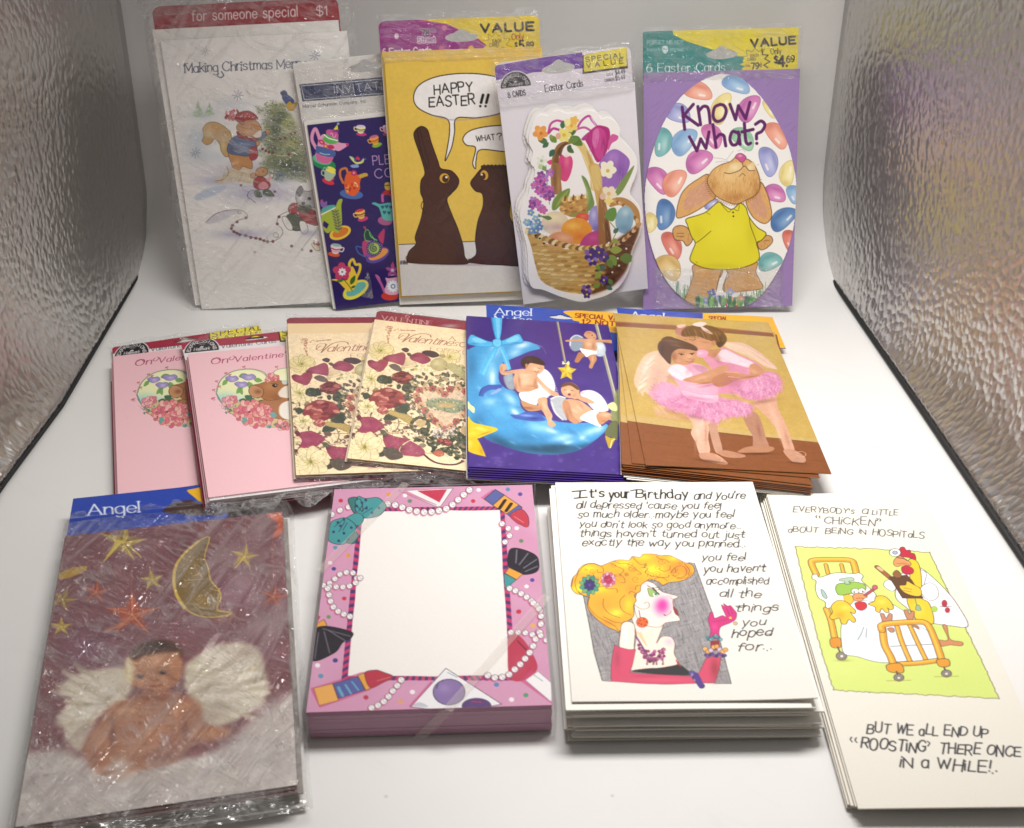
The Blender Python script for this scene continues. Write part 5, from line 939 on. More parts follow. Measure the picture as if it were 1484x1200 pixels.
def art_angel(A):
    R = np.random.default_rng(61)
    A.frame(80, 740, 4.24)
    A.poly('-200 60 1600 -80 1600 1900 -400 1900', '7b4a50', s=0)
    for k in range(110): A.dab(-50+1500*R.random(), 20+900*R.random(), 60+110*R.random(), 40+60*R.random(), ['82525a', '70404a', '8a5a64', '683a44', '7a4c56', '8e626e'][k % 6], .3)
    A.dab(1100, 500, 200, 160, '94687a', .6); A.dab(700, 700, 260, 120, '8a5e66', .5); A.dab(200, 850, 200, 140, '7c5a74', .6)
    for p in ('428 60 428 180', '485 260 470 500', '622 90 602 380', '905 30 905 160', '1172 0 1172 240', '1340 160 1345 430', '268 300 268 420'): A.line(p, 3, 'b07e64', .6, 0)
    gold, gd = 'c9a83c', '8a6c24'
    def ostar(x, y, r, ang, c, d, sq=.85): star5(A, x, y, r, ang, c, d, .38, sq=sq)
    ostar(418, 195, 150, 8, 'b09440', '6c5430', .8); A.poly('280 165 420 185 440 160 400 210 290 325 370 195', 'd6b84a', b=2); A.line('420 180 530 285', 8, 'd2b44a', .8, 0)
    ostar(598, 425, 80, -10, 'b89a3a', '7a6028'); ostar(1165, 282, 92, 10, 'b8983c', '7a5c28'); A.line('1170 280 1110 350', 7, 'e0c45c', .9, 0)
    A.poly('20 390 100 355 200 342 160 385 40 425', 'b08c34', b=2); ostar(50, 545, 90, 20, '9c7c38', '6a5030'); ostar(40, 715, 70, 0, 'c0a040', '8a6c28')
    ostar(475, 640, 170, 0, 'b8573a', '8c3a2c', .8); A.poly('300 740 470 660 560 620 600 600 500 660 400 720', 'd07a4c', .7, b=4); ostar(255, 500, 88, 6, 'a8503c', '7c3630'); ostar(1345, 530, 90, 10, 'a04c3c', '7c3630'); A.dab(1040, 640, 90, 40, 'a8684c', .6); A.poly('1300 20 1390 10 1400 130 1340 165 1370 80', 'c4542c', .9, b=2)
    moon = '950 165 880 190 800 260 745 340 730 430 750 520 800 600 880 645 980 655 1090 630 1000 610 1020 540 1010 490 960 430 945 360 920 280'
    A.poly(moon, '7c6232', o='c8a844', ow=8); A.mask(moon); A.dab(840, 350, 60, 100, '94783c', .7); A.dab(900, 560, 100, 60, 'a08244', .7); A.dab(930, 300, 30, 80, '5c4626', .6); A.mask(); A.line('880 190 800 260 745 340 732 430 750 520 800 600', 16, 'd2b452', .9); A.line('860 400 890 390 905 410', 5, 'c8a050'); A.line('800 430 920 420', 6, 'b8a060', .7); A.line('960 480 1010 500 1000 550', 6, 'd0b060', .7)
    # wings, cloud, cherub
    A.frame(60, 910, 3.905)
    A.poly('110 380 130 310 220 260 330 235 480 230 520 330 460 420 350 470 280 600 230 700 140 640 130 570 90 540 110 480 180 400', 'd8ccb6', b=11)
    A.poly('810 240 880 160 1000 100 1120 80 1220 110 1260 180 1270 250 1290 330 1260 420 1200 460 1110 520 950 560 850 430', 'd2c6ae', b=11)
    def feathers(cx, cy, a0, a1, r0, r1, n, sx):
        for k in range(n):
            t = R.random(); a = math.radians(a0+(a1-a0)*t); r = r0+(r1-r0)*R.random(); x, y = cx+sx*r*math.cos(a), cy-r*.78*math.sin(a); l = 50+34*R.random()
            A.ell(x, y, l, 13+7*R.random(), ['f0e8d8', 'c4b8a0', 'e6dcc8', 'b2a58e', 'f6f0e4'][k % 5], ang=-sx*math.degrees(a)*.8+8*R.random(), a=.42, b=3)
    feathers(800, 400, -22, 72, 120, 460, 150, 1); feathers(520, 420, -26, 40, 90, 400, 80, -1)
    A.poly('-300 760 0 700 160 690 250 760 400 800 600 760 800 740 1000 690 1200 520 1500 380 1500 1200 -400 1400', 'c9bfba', b=26)
    for k in range(320): x = -200+1650*R.random(); y = 640+460*R.random(); A.dab(x, max(y, 770-.3*max(0, x-850)), 30+46*R.random(), 14+18*R.random(), ['e4ded8', 'b8acac', 'f0ece6', 'cbc0b8', 'd8cfc8', 'a89c9c'][k % 6], .4, -25)
    skin = 'b27a5c'
    A.poly('350 500 400 440 520 390 650 350 780 370 900 430 930 540 1050 560 1080 590 980 640 880 650 820 690 760 760 600 800 450 850 330 830 260 760 240 680 280 600', skin, b=12)
    for x, y, rx, ry, c, a in ((620, 570, 150, 80, 'c9916c', .8), (520, 640, 90, 60, 'c08a6c', .6), (720, 640, 90, 60, 'b47a6c', .6), (350, 640, 60, 90, 'cb9470', .7), (300, 720, 60, 60, 'a96e58', .5), (405, 610, 22, 100, '7c4a40', .75), (818, 580, 24, 80, '7c4a40', .7), (640, 395, 150, 26, '8c5442', .8), (960, 600, 90, 26, 'c48a60', .8), (900, 640, 90, 14, '84503e', .6), (480, 470, 90, 26, 'd3a27c', .6), (800, 440, 70, 24, 'c99672', .6), (430, 800, 100, 50, '9c6654', .6), (680, 730, 140, 44, '8e5c58', .6), (560, 690, 110, 36, 'c2917a', .5), (640, 480, 16, 60, '9c6450', .35), (560, 540, 12, 10, '8c4c40', .5), (700, 530, 12, 10, '8c4c40', .5), (760, 470, 30, 20, 'd8b090', .5), (600, 660, 30, 8, '84503e', .45)): A.dab(x, y, rx, ry, c, a)
    for k in range(90): x, y = 260+680*R.random(), 440+330*R.random(); A.dab(x, y, 34*R.random()+10, 8+10*R.random(), ['d8a888', '9a6450', 'c48c74', 'e6c4a8'][k % 4], .14, -20)
    A.poly('495 190 530 130 630 100 740 105 795 170 800 250 775 310 705 350 610 352 540 335 498 275', 'b8805c', b=8)
    A.dab(640, 190, 90, 40, 'cf9a74', .8); A.dab(560, 300, 46, 34, 'd8a684', .8); A.dab(745, 290, 36, 50, '94593f', .55); A.dab(690, 300, 30, 24, 'c48a68', .7); A.dab(640, 335, 60, 14, '9c6048', .5)
    A.poly('480 180 520 175 525 300 492 318 476 250', 'e2cda0', b=7); A.dab(500, 240, 12, 60, 'f2e6c4', .8)
    A.poly('505 160 540 108 640 72 740 78 792 122 800 168 740 140 650 146 570 164 525 185', '4a2c22', b=9); A.dab(640, 100, 80, 20, '34201c', .8); A.dab(560, 140, 30, 18, '6c4430', .7); A.dab(765, 150, 26, 18, 'd2a068', .8)
    for x, y in ((562, 276), (692, 253)): A.dab(x, y, 30, 15, '5c382c', .8); A.ell(x, y+1, 15, 9, '1e1412', b=2); A.ell(x+4, y-3, 4, 3, 'e8dcd4', a=.8); A.line([(x-30, y-26), (x, y-32), (x+30, y-26)], 7, '7c5040', .5, b=2)
    A.dab(632, 298, 15, 8, '7c4434', .8); A.dab(662, 294, 12, 7, '7c4434', .7); A.dab(640, 282, 12, 22, 'd2a27e', .6); A.line('612 328 645 334 690 320', 7, '8c3e38', .8, b=1.5); A.dab(650, 342, 28, 7, 'd29c84', .6)
    for k in range(80): x, y = 150+1000*R.random(), 720+130*R.random(); A.dab(x, y+30, 50, 22, ['d8cec6', 'c0b0aa', 'ece6de'][k % 3], .4, -20)
    for k in range(60): A.dab(-100+1500*R.random(), -150+1000*R.random(), 130, 40, ['8e7078', 'a08488', '5c3a44'][k % 3], .1, -30)

def art_angel_header(A):
    A.frame(0, 690, 2.352)
    A.poly('240 80 695 30 1000 0 1000 220 240 220', '2a46a8', s=0); A.text('Angel', 302, 134, 478, 122, 36, 'dfe4f2', .14, nib=.45, serif=.8, gap=1.8); A.poly('640 50 660 43 760 30 760 110 690 90 662 70', 'e8b028'); A.poly('570 105 600 90 650 80 690 95 760 85 760 130 570 125', '4a3430')

def pearls(A, P, r):
    p = catmull(nums(P), False, 24); d = np.r_[0, np.cumsum(np.hypot(*np.diff(p, axis=0).T))]; n = max(1, int(d[-1]/(r*1.85)))
    for i in range(n+1):
        t = d[-1]*i/n; x, y = np.interp(t, d, p[:, 0]), np.interp(t, d, p[:, 1])
        A.ell(x-r*.25, y+r*.25, r*.98, r*.98, 'c84a7c', a=.55)
    for i in range(n+1):
        t = d[-1]*i/n; x, y = np.interp(t, d, p[:, 0]), np.interp(t, d, p[:, 1])
        A.ell(x, y, r*.9, r*.82, 'f4f1ee', o='5a4a58', ow=r*.12); A.ell(x+r*.25, y+r*.2, r*.34, r*.26, 'd4cfd2'); A.line([(x-r*.3, y-r*.3), (x-r*.1, y-r*.45)], r*.16, '8a8088')

def art_stationery(A):
    R = np.random.default_rng(71)
    A.frame(420, 680, 2.857)
    A.poly('196 70 1000 60 1110 985 40 1010', 'd49cba', s=0)
    for k in range(60): A.dab(80+1000*R.random(), 80+900*R.random(), 60, 50, ['daa4c2', 'cf92b2', 'dcaac6'][k % 3], .35)
    inner = np.array([[304, 172], [868, 165], [912, 852], [240, 855]], float)
    out = np.array([[286, 156], [888, 150], [936, 872], [214, 872]], float)
    A.poly(out, 'c83e70', s=0)
    for (a, b, n) in ((0, 1, 26), (1, 2, 24), (2, 3, 26), (3, 0, 24)):
        for i in range(n):
            t0, t1 = (i+.1)/n, (i+.58)/n; A.poly([out[a]+(out[b]-out[a])*t0, out[a]+(out[b]-out[a])*t1, inner[a]+(inner[b]-inner[a])*t1, inner[a]+(inner[b]-inner[a])*t0], '4a3c70', s=0)
    w = [tuple(inner[a]+(inner[b]-inner[a])*t+R.random(2)*5-2.5) for a, b in ((0, 1), (1, 2), (2, 3), (3, 0)) for t in np.linspace(0, .94, 9)]
    A.poly(w, 'f3f0eb', s=0)
    A.frame(440, 690, 4.011)
    dk = '2a2430'
    pearls(A, '490 157 540 165 605 187 660 200 720 205 780 197 840 180 890 140 930 105 965 75', 22); pearls(A, '165 218 220 190 262 175', 20)
    A.poly('555 80 870 66 800 168 780 175', 'efe9e8', s=0, o=dk, ow=2); A.poly('660 80 835 72 790 148', 'c43a56', s=0); A.line('585 85 770 160', 5, 'b0a8ac'); A.poly('560 85 600 80 790 172', 'c84a7c', .5, s=0)
    for P, c in (('260 130 310 118 320 160 300 210 280 190', '3c7a78'), ('320 112 360 125 430 120 470 150 480 180 440 225 380 240 340 235 310 205 300 180 310 140', '4a9a9c'), ('245 245 310 210 350 235 330 280 290 278', '4a9a9c'), ('250 240 200 245 160 265 145 330 150 375 215 395 260 375 290 330 305 285', '4a9a9c'), ('250 380 300 385 315 340 300 320', '3c7a78'), ('300 150 330 130 345 200', '4a9a9c')): A.poly(P, c, o=dk, ow=3)
    for p in ('320 200 345 160', '335 205 370 170', '345 215 400 180', '240 260 205 320', '255 265 230 310', '225 255 180 290'): A.line(p, 4, '2c3c5c', .9, 0)
    for x, y in nums('362 135 310 170 366 182 438 180 400 210 340 150 235 248 215 285 175 320 235 328 205 372 278 295 200 265 260 365'): A.ell(x, y, 8, 8, '33406c')
    # lipstick, top right
    A.poly('1030 120 1100 72 1170 100 1120 155 1260 170 1310 230 1305 290 1240 275 1180 215', 'c84a7c', .6, s=0); A.poly('1050 128 1115 72 1168 105 1100 165', '5c64a0', s=0, o=dk, ow=3); A.poly('1100 165 1168 105 1270 175 1185 218', 'e6a648', s=0, o=dk, ow=3); A.line('1140 182 1172 135', 16, '2a2018'); A.line('1178 198 1208 155', 16, '2a2018'); A.poly('1248 165 1272 180 1200 228 1180 215', '5c64a0', s=0, o=dk, ow=2); A.poly('1200 226 1265 188 1305 228 1308 285 1275 285', 'c04050', o=dk, ow=2); A.line('1225 230 1280 265', 5, 'e08088')
    pearls(A, '1155 272 1185 292 1200 320 1195 350 1172 378', 19)
    # fan brush right
    A.poly('1195 430 1250 415 1355 460 1362 545 1275 568 1195 528', '2e2c34', o='1a1820', ow=2)
    for p in ('1240 425 1235 500', '1305 445 1255 510', '1355 480 1280 530', '1360 520 1290 550'): A.line(p, 7, '7a7a88', .9, 0)
    A.poly('1195 528 1275 565 1240 598 1172 560', 'e6a648', s=0, o=dk, ow=2); A.poly('1165 560 1238 598 1195 635 1170 648', '4a9a9c', s=0, o=dk, ow=2)
    pearls(A, '1198 648 1240 665 1285 690 1330 725 1370 765 1380 800 1382 850', 20)
    pearls(A, '310 590 290 560 250 555 210 568 175 600 145 622 115 630', 19); pearls(A, '330 588 295 622 250 640 205 640 150 640', 19); pearls(A, '140 650 150 690 160 730 180 765 215 790 270 812', 20)
    # nail brush left, lipstick below, palette, polish
    A.frame(420, 870, 3.71)
    A.poly('140 70 165 85 150 110 128 120', 'b8384c', s=0); A.poly('150 118 185 100 200 130 150 165 132 168', 'e6a648', s=0, o=dk, ow=2); A.poly('190 135 330 165 330 200 285 225 240 280 120 320 128 170', '2e2c34', o='1a1820', ow=2)
    for p in ('155 170 135 310', '185 165 215 280', '210 160 300 215', '180 150 325 190'): A.line(p, 6, '77747f', .8, 0)
    A.poly('110 470 230 435 380 385 470 368 560 410 430 480 250 545 160 575', 'c84a7c', .6, s=0)
    A.poly('130 470 230 445 262 535 158 562', 'eab060', s=0, o='7a5030', ow=2); A.poly('232 445 370 405 405 480 262 525', '5c64a0', s=0, o=dk, ow=2); A.line('262 465 285 510', 14, '6aa8c8'); A.line('300 452 330 498', 10, '6aa8c8'); A.line('335 435 370 480', 8, '6aa8c8'); A.poly('365 400 400 388 435 470 410 482', 'e6a648', s=0, o=dk, ow=2); A.poly('405 388 460 372 510 385 556 408 500 440 432 465', 'b83a4c', o=dk, ow=2); A.line('470 430 540 410', 4, 'e08088')
    pearls(A, '600 425 575 460 548 492 522 525 488 555 440 575', 20)
    A.poly('650 570 840 362 1140 555 900 600', 'efeef0', s=0, o=dk, ow=3); A.poly('650 575 770 440 760 430 640 565', 'c84a7c', .6, s=0); A.ell(857, 490, 86, 70, '8a74a8', o='3a3450', ow=4); A.dab(830, 470, 44, 30, 'a48cc0', .7); A.line('790 470 800 440 830 425', 5, '4a4468'); A.ell(1005, 565, 78, 42, '5c4078', o='3a3450', ow=4); A.line('980 540 1030 545', 6, 'b83a5c'); A.poly('660 565 700 545 745 570', 'c8c8d0'); A.line('850 385 900 410', 5, '9ab0b8')
    A.poly('1180 195 1240 190 1310 290 1330 370 1250 430 1180 400', 'bc3f58'); A.line('1225 215 1280 270', 6, '6a2838'); A.dab(1230, 340, 40, 60, 'c85068', .6); A.poly('1240 430 1300 370 1420 470 1420 560', 'c84a7c', .6, s=0); A.poly('1268 425 1335 378 1408 440 1410 545', 'f2f0f0', s=0, o='8a8088', ow=2); A.line('1310 395 1360 430', 5, '9ab8b8')
    pearls(A, '1310 10 1340 40 1352 80 1350 130 1340 165', 19); pearls(A, '1190 168 1230 168 1265 170 1305 180', 18); pearls(A, '1345 170 1325 200 1310 240 1295 270 1270 305 1240 340 1210 368 1180 395 1150 408 1100 412 1065 400', 20); pearls(A, '1350 185 1380 210', 18)
    A.frame(440, 690, 4.011)
    for x, y, c in ((217, 138, 'c83a48'), (495, 102, 'e0a03c'), (590, 108, 'f4eeee'), (618, 140, '6a8a64'), (986, 140, 'c83a48'), (1018, 75, 'f4eeee'), (1188, 72, '5a8ab0'), (1260, 100, '5a4a9c'), (1240, 298, 'f4eeee'), (1266, 372, '6a8a64'), (185, 412, '5a9ab0'), (260, 458, 'e0a03c'), (155, 500, 'f4eeee'), (176, 535, '4a4490'), (1330, 600, '5a4a9c'), (1297, 637, 'f4eeee'), (237, 708, 'c83a48'), (146, 815, '6a9a64'), (1250, 785, 'c83a48')): A.ell(x, y, 13, 11, c)
    A.frame(420, 870, 3.71)
    for x, y, c in ((150, 347, 'f4eeee'), (245, 320, '4a4490'), (167, 404, '5a9ab8'), (410, 519, 'c03c50'), (660, 490, 'f4eeee'), (596, 543, 'e0a870'), (1112, 450, '5a8ab8'), (1270, 506, '5a9a74'), (1193, 530, 'f4eeee'), (1308, 132, 'e0b060'), (1232, 57, 'c83a48')): A.ell(x, y, 14, 12, c)

def art_bday(A):
    R = np.random.default_rng(81)
    A.frame(820, 790, 5.454)
    sq = '135 400 180 380 940 130 1020 145 1310 1098 1180 1100 290 1075 210 760'
    A.poly('135 390 300 300 980 138 1020 145 1170 560 1312 1098 1180 1098 290 1075 225 850 190 650', '8f8b8c', s=0)
    A.mask('135 390 300 300 980 138 1020 145 1170 560 1312 1098 1180 1098 290 1075 225 850 190 650', 0)
    for k in range(2600):
        x, y = 130+1180*R.random(), 130+970*R.random(); l = 24+40*R.random()
        d = k % 3; A.line([(x, y), (x+l*(.35 if d else 1), y+l*(1 if d else -.3))], 2.4, ['3c383c', '55505a', 'd8d4d4', '2e2a2e', 'c4c0c0'][k % 5], .5, 0)
    A.mask(); A.line('1020 145 1170 560 1312 1098 1180 1098', 4, '2e2a2e', s=0); A.line('140 400 190 650 225 850 290 1075 360 1082', 4, '2e2a2e', s=0)
    ol = '3a2a1c'; sk = 'f0d8ca'
    # neck, shoulders, face
    A.poly('520 560 560 500 700 560 770 620 750 700 720 780 760 730 830 730 865 780 860 860 890 950 740 980 525 1000 540 880 550 800 560 700', sk, o=ol, ow=3); A.dab(600, 640, 50, 90, 'c8c4d4', .6); A.dab(820, 770, 40, 34, 'e0b0c4', .7); A.dab(640, 720, 50, 40, 'f4dcb8', .6); A.dab(580, 760, 30, 40, 'd0ccd8', .5)
    A.poly('560 400 580 320 640 290 700 310 760 370 820 390 885 408 885 425 850 440 855 490 880 520 875 540 895 570 905 600 840 610 790 620 750 650 680 650 600 620 560 560 545 480', 'f3ddd0', o=ol, ow=3)
    A.dab(762, 490, 70, 76, 'd8409c', .95); A.dab(770, 470, 40, 44, 'd02c90', .7); A.dab(820, 410, 40, 12, 'e6a0bc', .6); A.dab(640, 310, 40, 20, 'b8a8c8', .6); A.dab(850, 580, 30, 14, 'f0c0cc', .6)
    A.poly('650 345 690 360 740 390 700 410 665 405', '8fb25c', o=ol, ow=3); A.poly('690 385 735 380 730 405 700 412', 'f2f2f0', o=ol, ow=2); A.ell(715, 392, 14, 12, '3c8a4c'); A.line('650 325 690 350 720 375', 6, '2a2a2e'); A.line('690 340 740 395', 8, '2a2a2e'); A.line('700 345 735 338', 5, '2a2a2e'); A.line('715 360 748 355', 4, '2a2a2e')
    A.poly('852 490 880 515 895 560 875 555 860 530', '8c3038', o=ol, ow=2); A.line('780 555 790 560', 9, '2a1a1c'); A.line('800 560 830 540 835 525', 3, ol); A.line('830 420 850 432 885 418', 3, ol)
    # hair
    hair = '45 310 60 260 90 230 110 190 160 155 230 150 270 170 330 150 380 130 440 120 500 125 530 95 590 100 620 75 700 75 750 85 820 85 880 110 940 140 1000 160 1020 210 980 260 900 290 820 300 770 320 730 290 660 280 600 320 590 370 545 400 560 440 540 480 540 560 500 600 450 620 430 690 400 680 330 650 260 600 200 540 170 480 185 420 130 400 80 385 50 350'
    A.poly(hair, 'e8a42c', o=ol, ow=4); A.mask(hair)
    for x, y, rx, ry, c, a in ((170, 190, 90, 36, 'f2d428', .9), (100, 350, 60, 40, 'f4dc2c', .9), (270, 350, 90, 40, 'f0d024', .8), (470, 150, 80, 40, 'f2d22c', .9), (700, 200, 90, 50, 'f4de30', .9), (620, 100, 70, 30, 'f0cc28', .8), (880, 180, 90, 60, 'd8862c', .8), (960, 200, 40, 50, 'd07c2c', .8), (430, 270, 110, 60, 'e09430', .8), (300, 470, 100, 70, 'e2982c', .8), (400, 540, 60, 34, 'f6dc40', .9), (500, 480, 40, 60, 'f0c830', .8), (330, 620, 90, 30, 'd08824', .8), (520, 350, 50, 50, 'd88a34', .7), (760, 120, 60, 30, 'e49c34', .8), (220, 290, 80, 34, 'eeb02c', .8), (850, 110, 50, 20, 'f2d030', .8)): A.dab(x, y, rx, ry, c, a)
    A.mask()
    for p in ('90 230 160 160 240 155 290 180 300 215 260 220 250 200', '360 150 400 170 460 200 440 230', '380 130 430 150 480 150 530 170 560 200 520 210 500 190 520 175', '530 95 560 130 600 160 640 150 620 180', '600 180 650 190 630 220 690 250 800 260 820 240', '720 90 740 110 790 120 820 140', '740 190 770 210 820 200 830 170', '830 230 870 180 930 170 960 210 940 250 890 260 840 240', '880 270 960 260 1000 220', '100 230 75 290 90 360 130 390', '60 260 50 330', '190 400 180 480 240 560 330 610 400 650', '300 430 300 490 350 550 430 580', '470 400 430 450 450 520 520 560', '440 620 380 610 300 570', '400 700 430 690 400 660', '230 350 300 330 330 350 400 350 410 380', '420 230 460 260 470 300 440 300', '500 390 520 370 560 385 590 370', '590 320 560 330 550 360', '700 270 760 260 810 290', '550 480 600 510 655 500 660 465 635 455 625 470', '560 200 600 230 570 235', '760 330 800 310', '940 150 980 200 970 240', '100 380 160 410 180 400 190 420'): A.line(p, 3.4, ol, .9)
    for (x, y, r, c, m) in ((190, 320, 66, '3f9078', '3a2c68'), (338, 278, 50, 'cf5a88', 'c02c50')):
        petals(A, x, y, r*1.2, 11, c, None, 0, .5, o='2c3c4c', ow=2.5, col2='6aa06c' if r > 55 else 'e0a0b4'); petals(A, x, y, r*.7, 8, m, 'c0405c' if r < 55 else '5a3c8c', 10, .6, o='2a2040', ow=2)
    for k in range(26):
        t = R.random(); x, y = 120+820*t, 190+150*R.random()-90*t; q = np.linspace(0, 7.5, 16); r = (8+26*R.random())*(1-q/9); A.line(np.c_[x+r*np.cos(q+k), y+r*.8*np.sin(q+k)], 2.6, ol, .7)
    A.poly('435 690 445 630 490 608 540 630 550 690 545 770 530 850 430 820', 'efd9cc', o=ol, ow=4); A.dab(470, 720, 24, 80, 'f8ece4', .7); A.dab(450, 660, 24, 20, 'dcc4cc', .5)
    # gloves and dress
    A.poly('390 790 420 810 500 830 555 830 545 880 530 950 510 1010 600 1020 800 1030 980 1040 1060 1010 1110 900 1170 880 1230 890 1220 960 1180 1090 1000 1098 800 1105 600 1098 360 1080 360 980 370 880', 'c94664', s=0, o='5c1c2c', ow=3); A.dab(410, 900, 30, 90, '9c3850', .6); A.dab(750, 1070, 260, 20, 'd85874', .6); A.dab(1180, 980, 40, 90, '8a2c34', .7); A.dab(640, 1040, 120, 10, 'a83850', .5)
    A.poly('525 1000 640 980 740 975 860 955 900 945 960 990 1000 1030 860 1030 700 1022', '252326', o='141214', ow=2); A.poly('870 905 900 940 920 965 890 950', '9c3038')
    A.poly('1130 600 1145 540 1165 535 1180 580 1240 560 1270 570 1240 500 1235 475 1260 490 1250 465 1285 485 1305 480 1340 520 1355 545 1345 590 1300 620 1230 650 1215 700 1220 740 1145 740 1150 680', 'c22c72', o='5c1440', ow=3); A.line('1170 610 1230 600 1290 590', 3, '7a1850'); A.line('1275 500 1300 560', 3, '7a1850'); A.line('1300 490 1325 550', 3, '7a1850'); A.dab(1180, 650, 30, 40, 'd84c8c', .6); A.ell(1305, 578, 10, 9, 'e0c048'); A.ell(1345, 622, 16, 14, 'c8a878', o=ol, ow=2)
    A.poly('1145 760 1215 755 1225 830 1150 840', '8a2430', s=0)
    for i in range(9): A.ell(1125+i*13, 735+14*math.sin(i), 14, 13, ['4a8a94', '3c6a7c', '6aa4a8'][i % 3], o='243c44', ow=2)
    for i in range(8): A.ell(1105+i*23, 830+22*math.sin(i*1.3)-6, 20, 17, ['e0a860', 'd89850', 'c8b0c8'][i % 3], o=ol, ow=2.5)
    for i in range(10): A.ell(1110+i*17, 872+10*math.sin(i*1.7), 13, 12, ['5c3c80', '7a4c90', '3c2c60'][i % 3], o='2a1c40', ow=2)
    for i in range(7): A.ell(1000+i*13, 1015+i*17, 24, 20, ['5c4a90', '8c80b0', '3c2c68', 'a8a0c0'][i % 4], o='2a2440', ow=2.5)
    A.poly('1010 1020 1050 1020 1090 1110 1050 1120', '4a3480')
    A.line('580 520 595 590', 6, '6a3a6c'); A.ell(607, 615, 46, 40, 'd8612c', o='5c2410', ow=3)
    for x, y in nums('590 600 620 590 640 612 600 630 628 638 580 622'): A.ell(x, y, 7, 6, '8a2c14')
    for i in range(40):
        t = i/39; x = 580+200*t; y = 790+100*math.sin(t*3.1)+30*R.random()+20*t; A.ell(x, y, 13, 12, ['8a2c6c', 'a84c80', '5c1c48', '7a5a48', 'b86c94'][i % 5], o='3a1430', ow=1.5)
    for i in range(22): x = 610+170*R.random(); A.ell(x, 840+70*R.random(), 12, 11, ['a02c74', '7c2460', 'c05c98'][i % 3], o='3a1430', ow=1.5)
    for x in (645, 695, 720, 770): A.line([(x, 900), (x+2, 945)], 8, '7a4a54'); A.ell(x, 945, 8, 8, '6a4a4c')
    for i in range(12): A.ell(560+i*8, 730+i*13, 8, 8, '6a3060'); A.line([(555+i*7, 690+i*9), (600+i*4, 700+i*9)], 4, 'c8a440', .8)
    # handwriting
    A.frame(820, 695, 4.497); ink = '1c1a1e'; J = dict(jit=.9, gap=1.9, slant=.1, space=4.2)
    A.text("t's", 158, 120, 250, 116, 54, '141216', .17, gap=2.6, jit=.6); A.line('45 80 132 72', 9, '141216', s=0); A.line('58 124 140 117', 9, '141216', s=0); A.line('96 78 92 120', 9, '141216', s=0)
    A.text('your', 285, 122, 415, 120, 58, '141216', .15, jit=1); A.text('Birthday', 460, 124, 800, 124, 54, '141216', .15, jit=1); A.line('425 75 460 68 500 68', 8, '141216')
    for t, x0, y0, x1, y1, h in (("and you're", 838, 128, 1170, 126, 50), ("all depressed 'cause you feel", 70, 188, 1012, 192, 46), ('so much older...maybe you feel', 80, 250, 1095, 250, 46), ("you don't look so good anymore...", 90, 312, 1142, 320, 44), ("things haven't turned out just", 92, 372, 1165, 384, 46), ('exactly the way you planned...', 108, 432, 1172, 442, 46),
                            ('you feel', 888, 532, 1172, 528, 46), ("you haven't", 900, 606, 1300, 602, 48), ('accomplished', 918, 684, 1322, 680, 46), ('all the', 1004, 768, 1270, 768, 50), ('things', 1108, 862, 1385, 858, 50), ('you', 1150, 958, 1300, 952, 50), ('hoped', 1085, 1028, 1340, 1018, 56), ('for...', 1118, 1120, 1345, 1112, 56)):
        A.text(t, x0, y0, x1, y1, h, ink, .125, up=(.08, -1), **J)
    for p in ('1230 570 1310 572', '1130 740 1200 742', '1105 828 1180 822', '1330 840 1392 832', '1300 1010 1350 1008', '1110 360 1172 358', '430 405 480 400'): A.line(p, 4, ink, .9, 0)

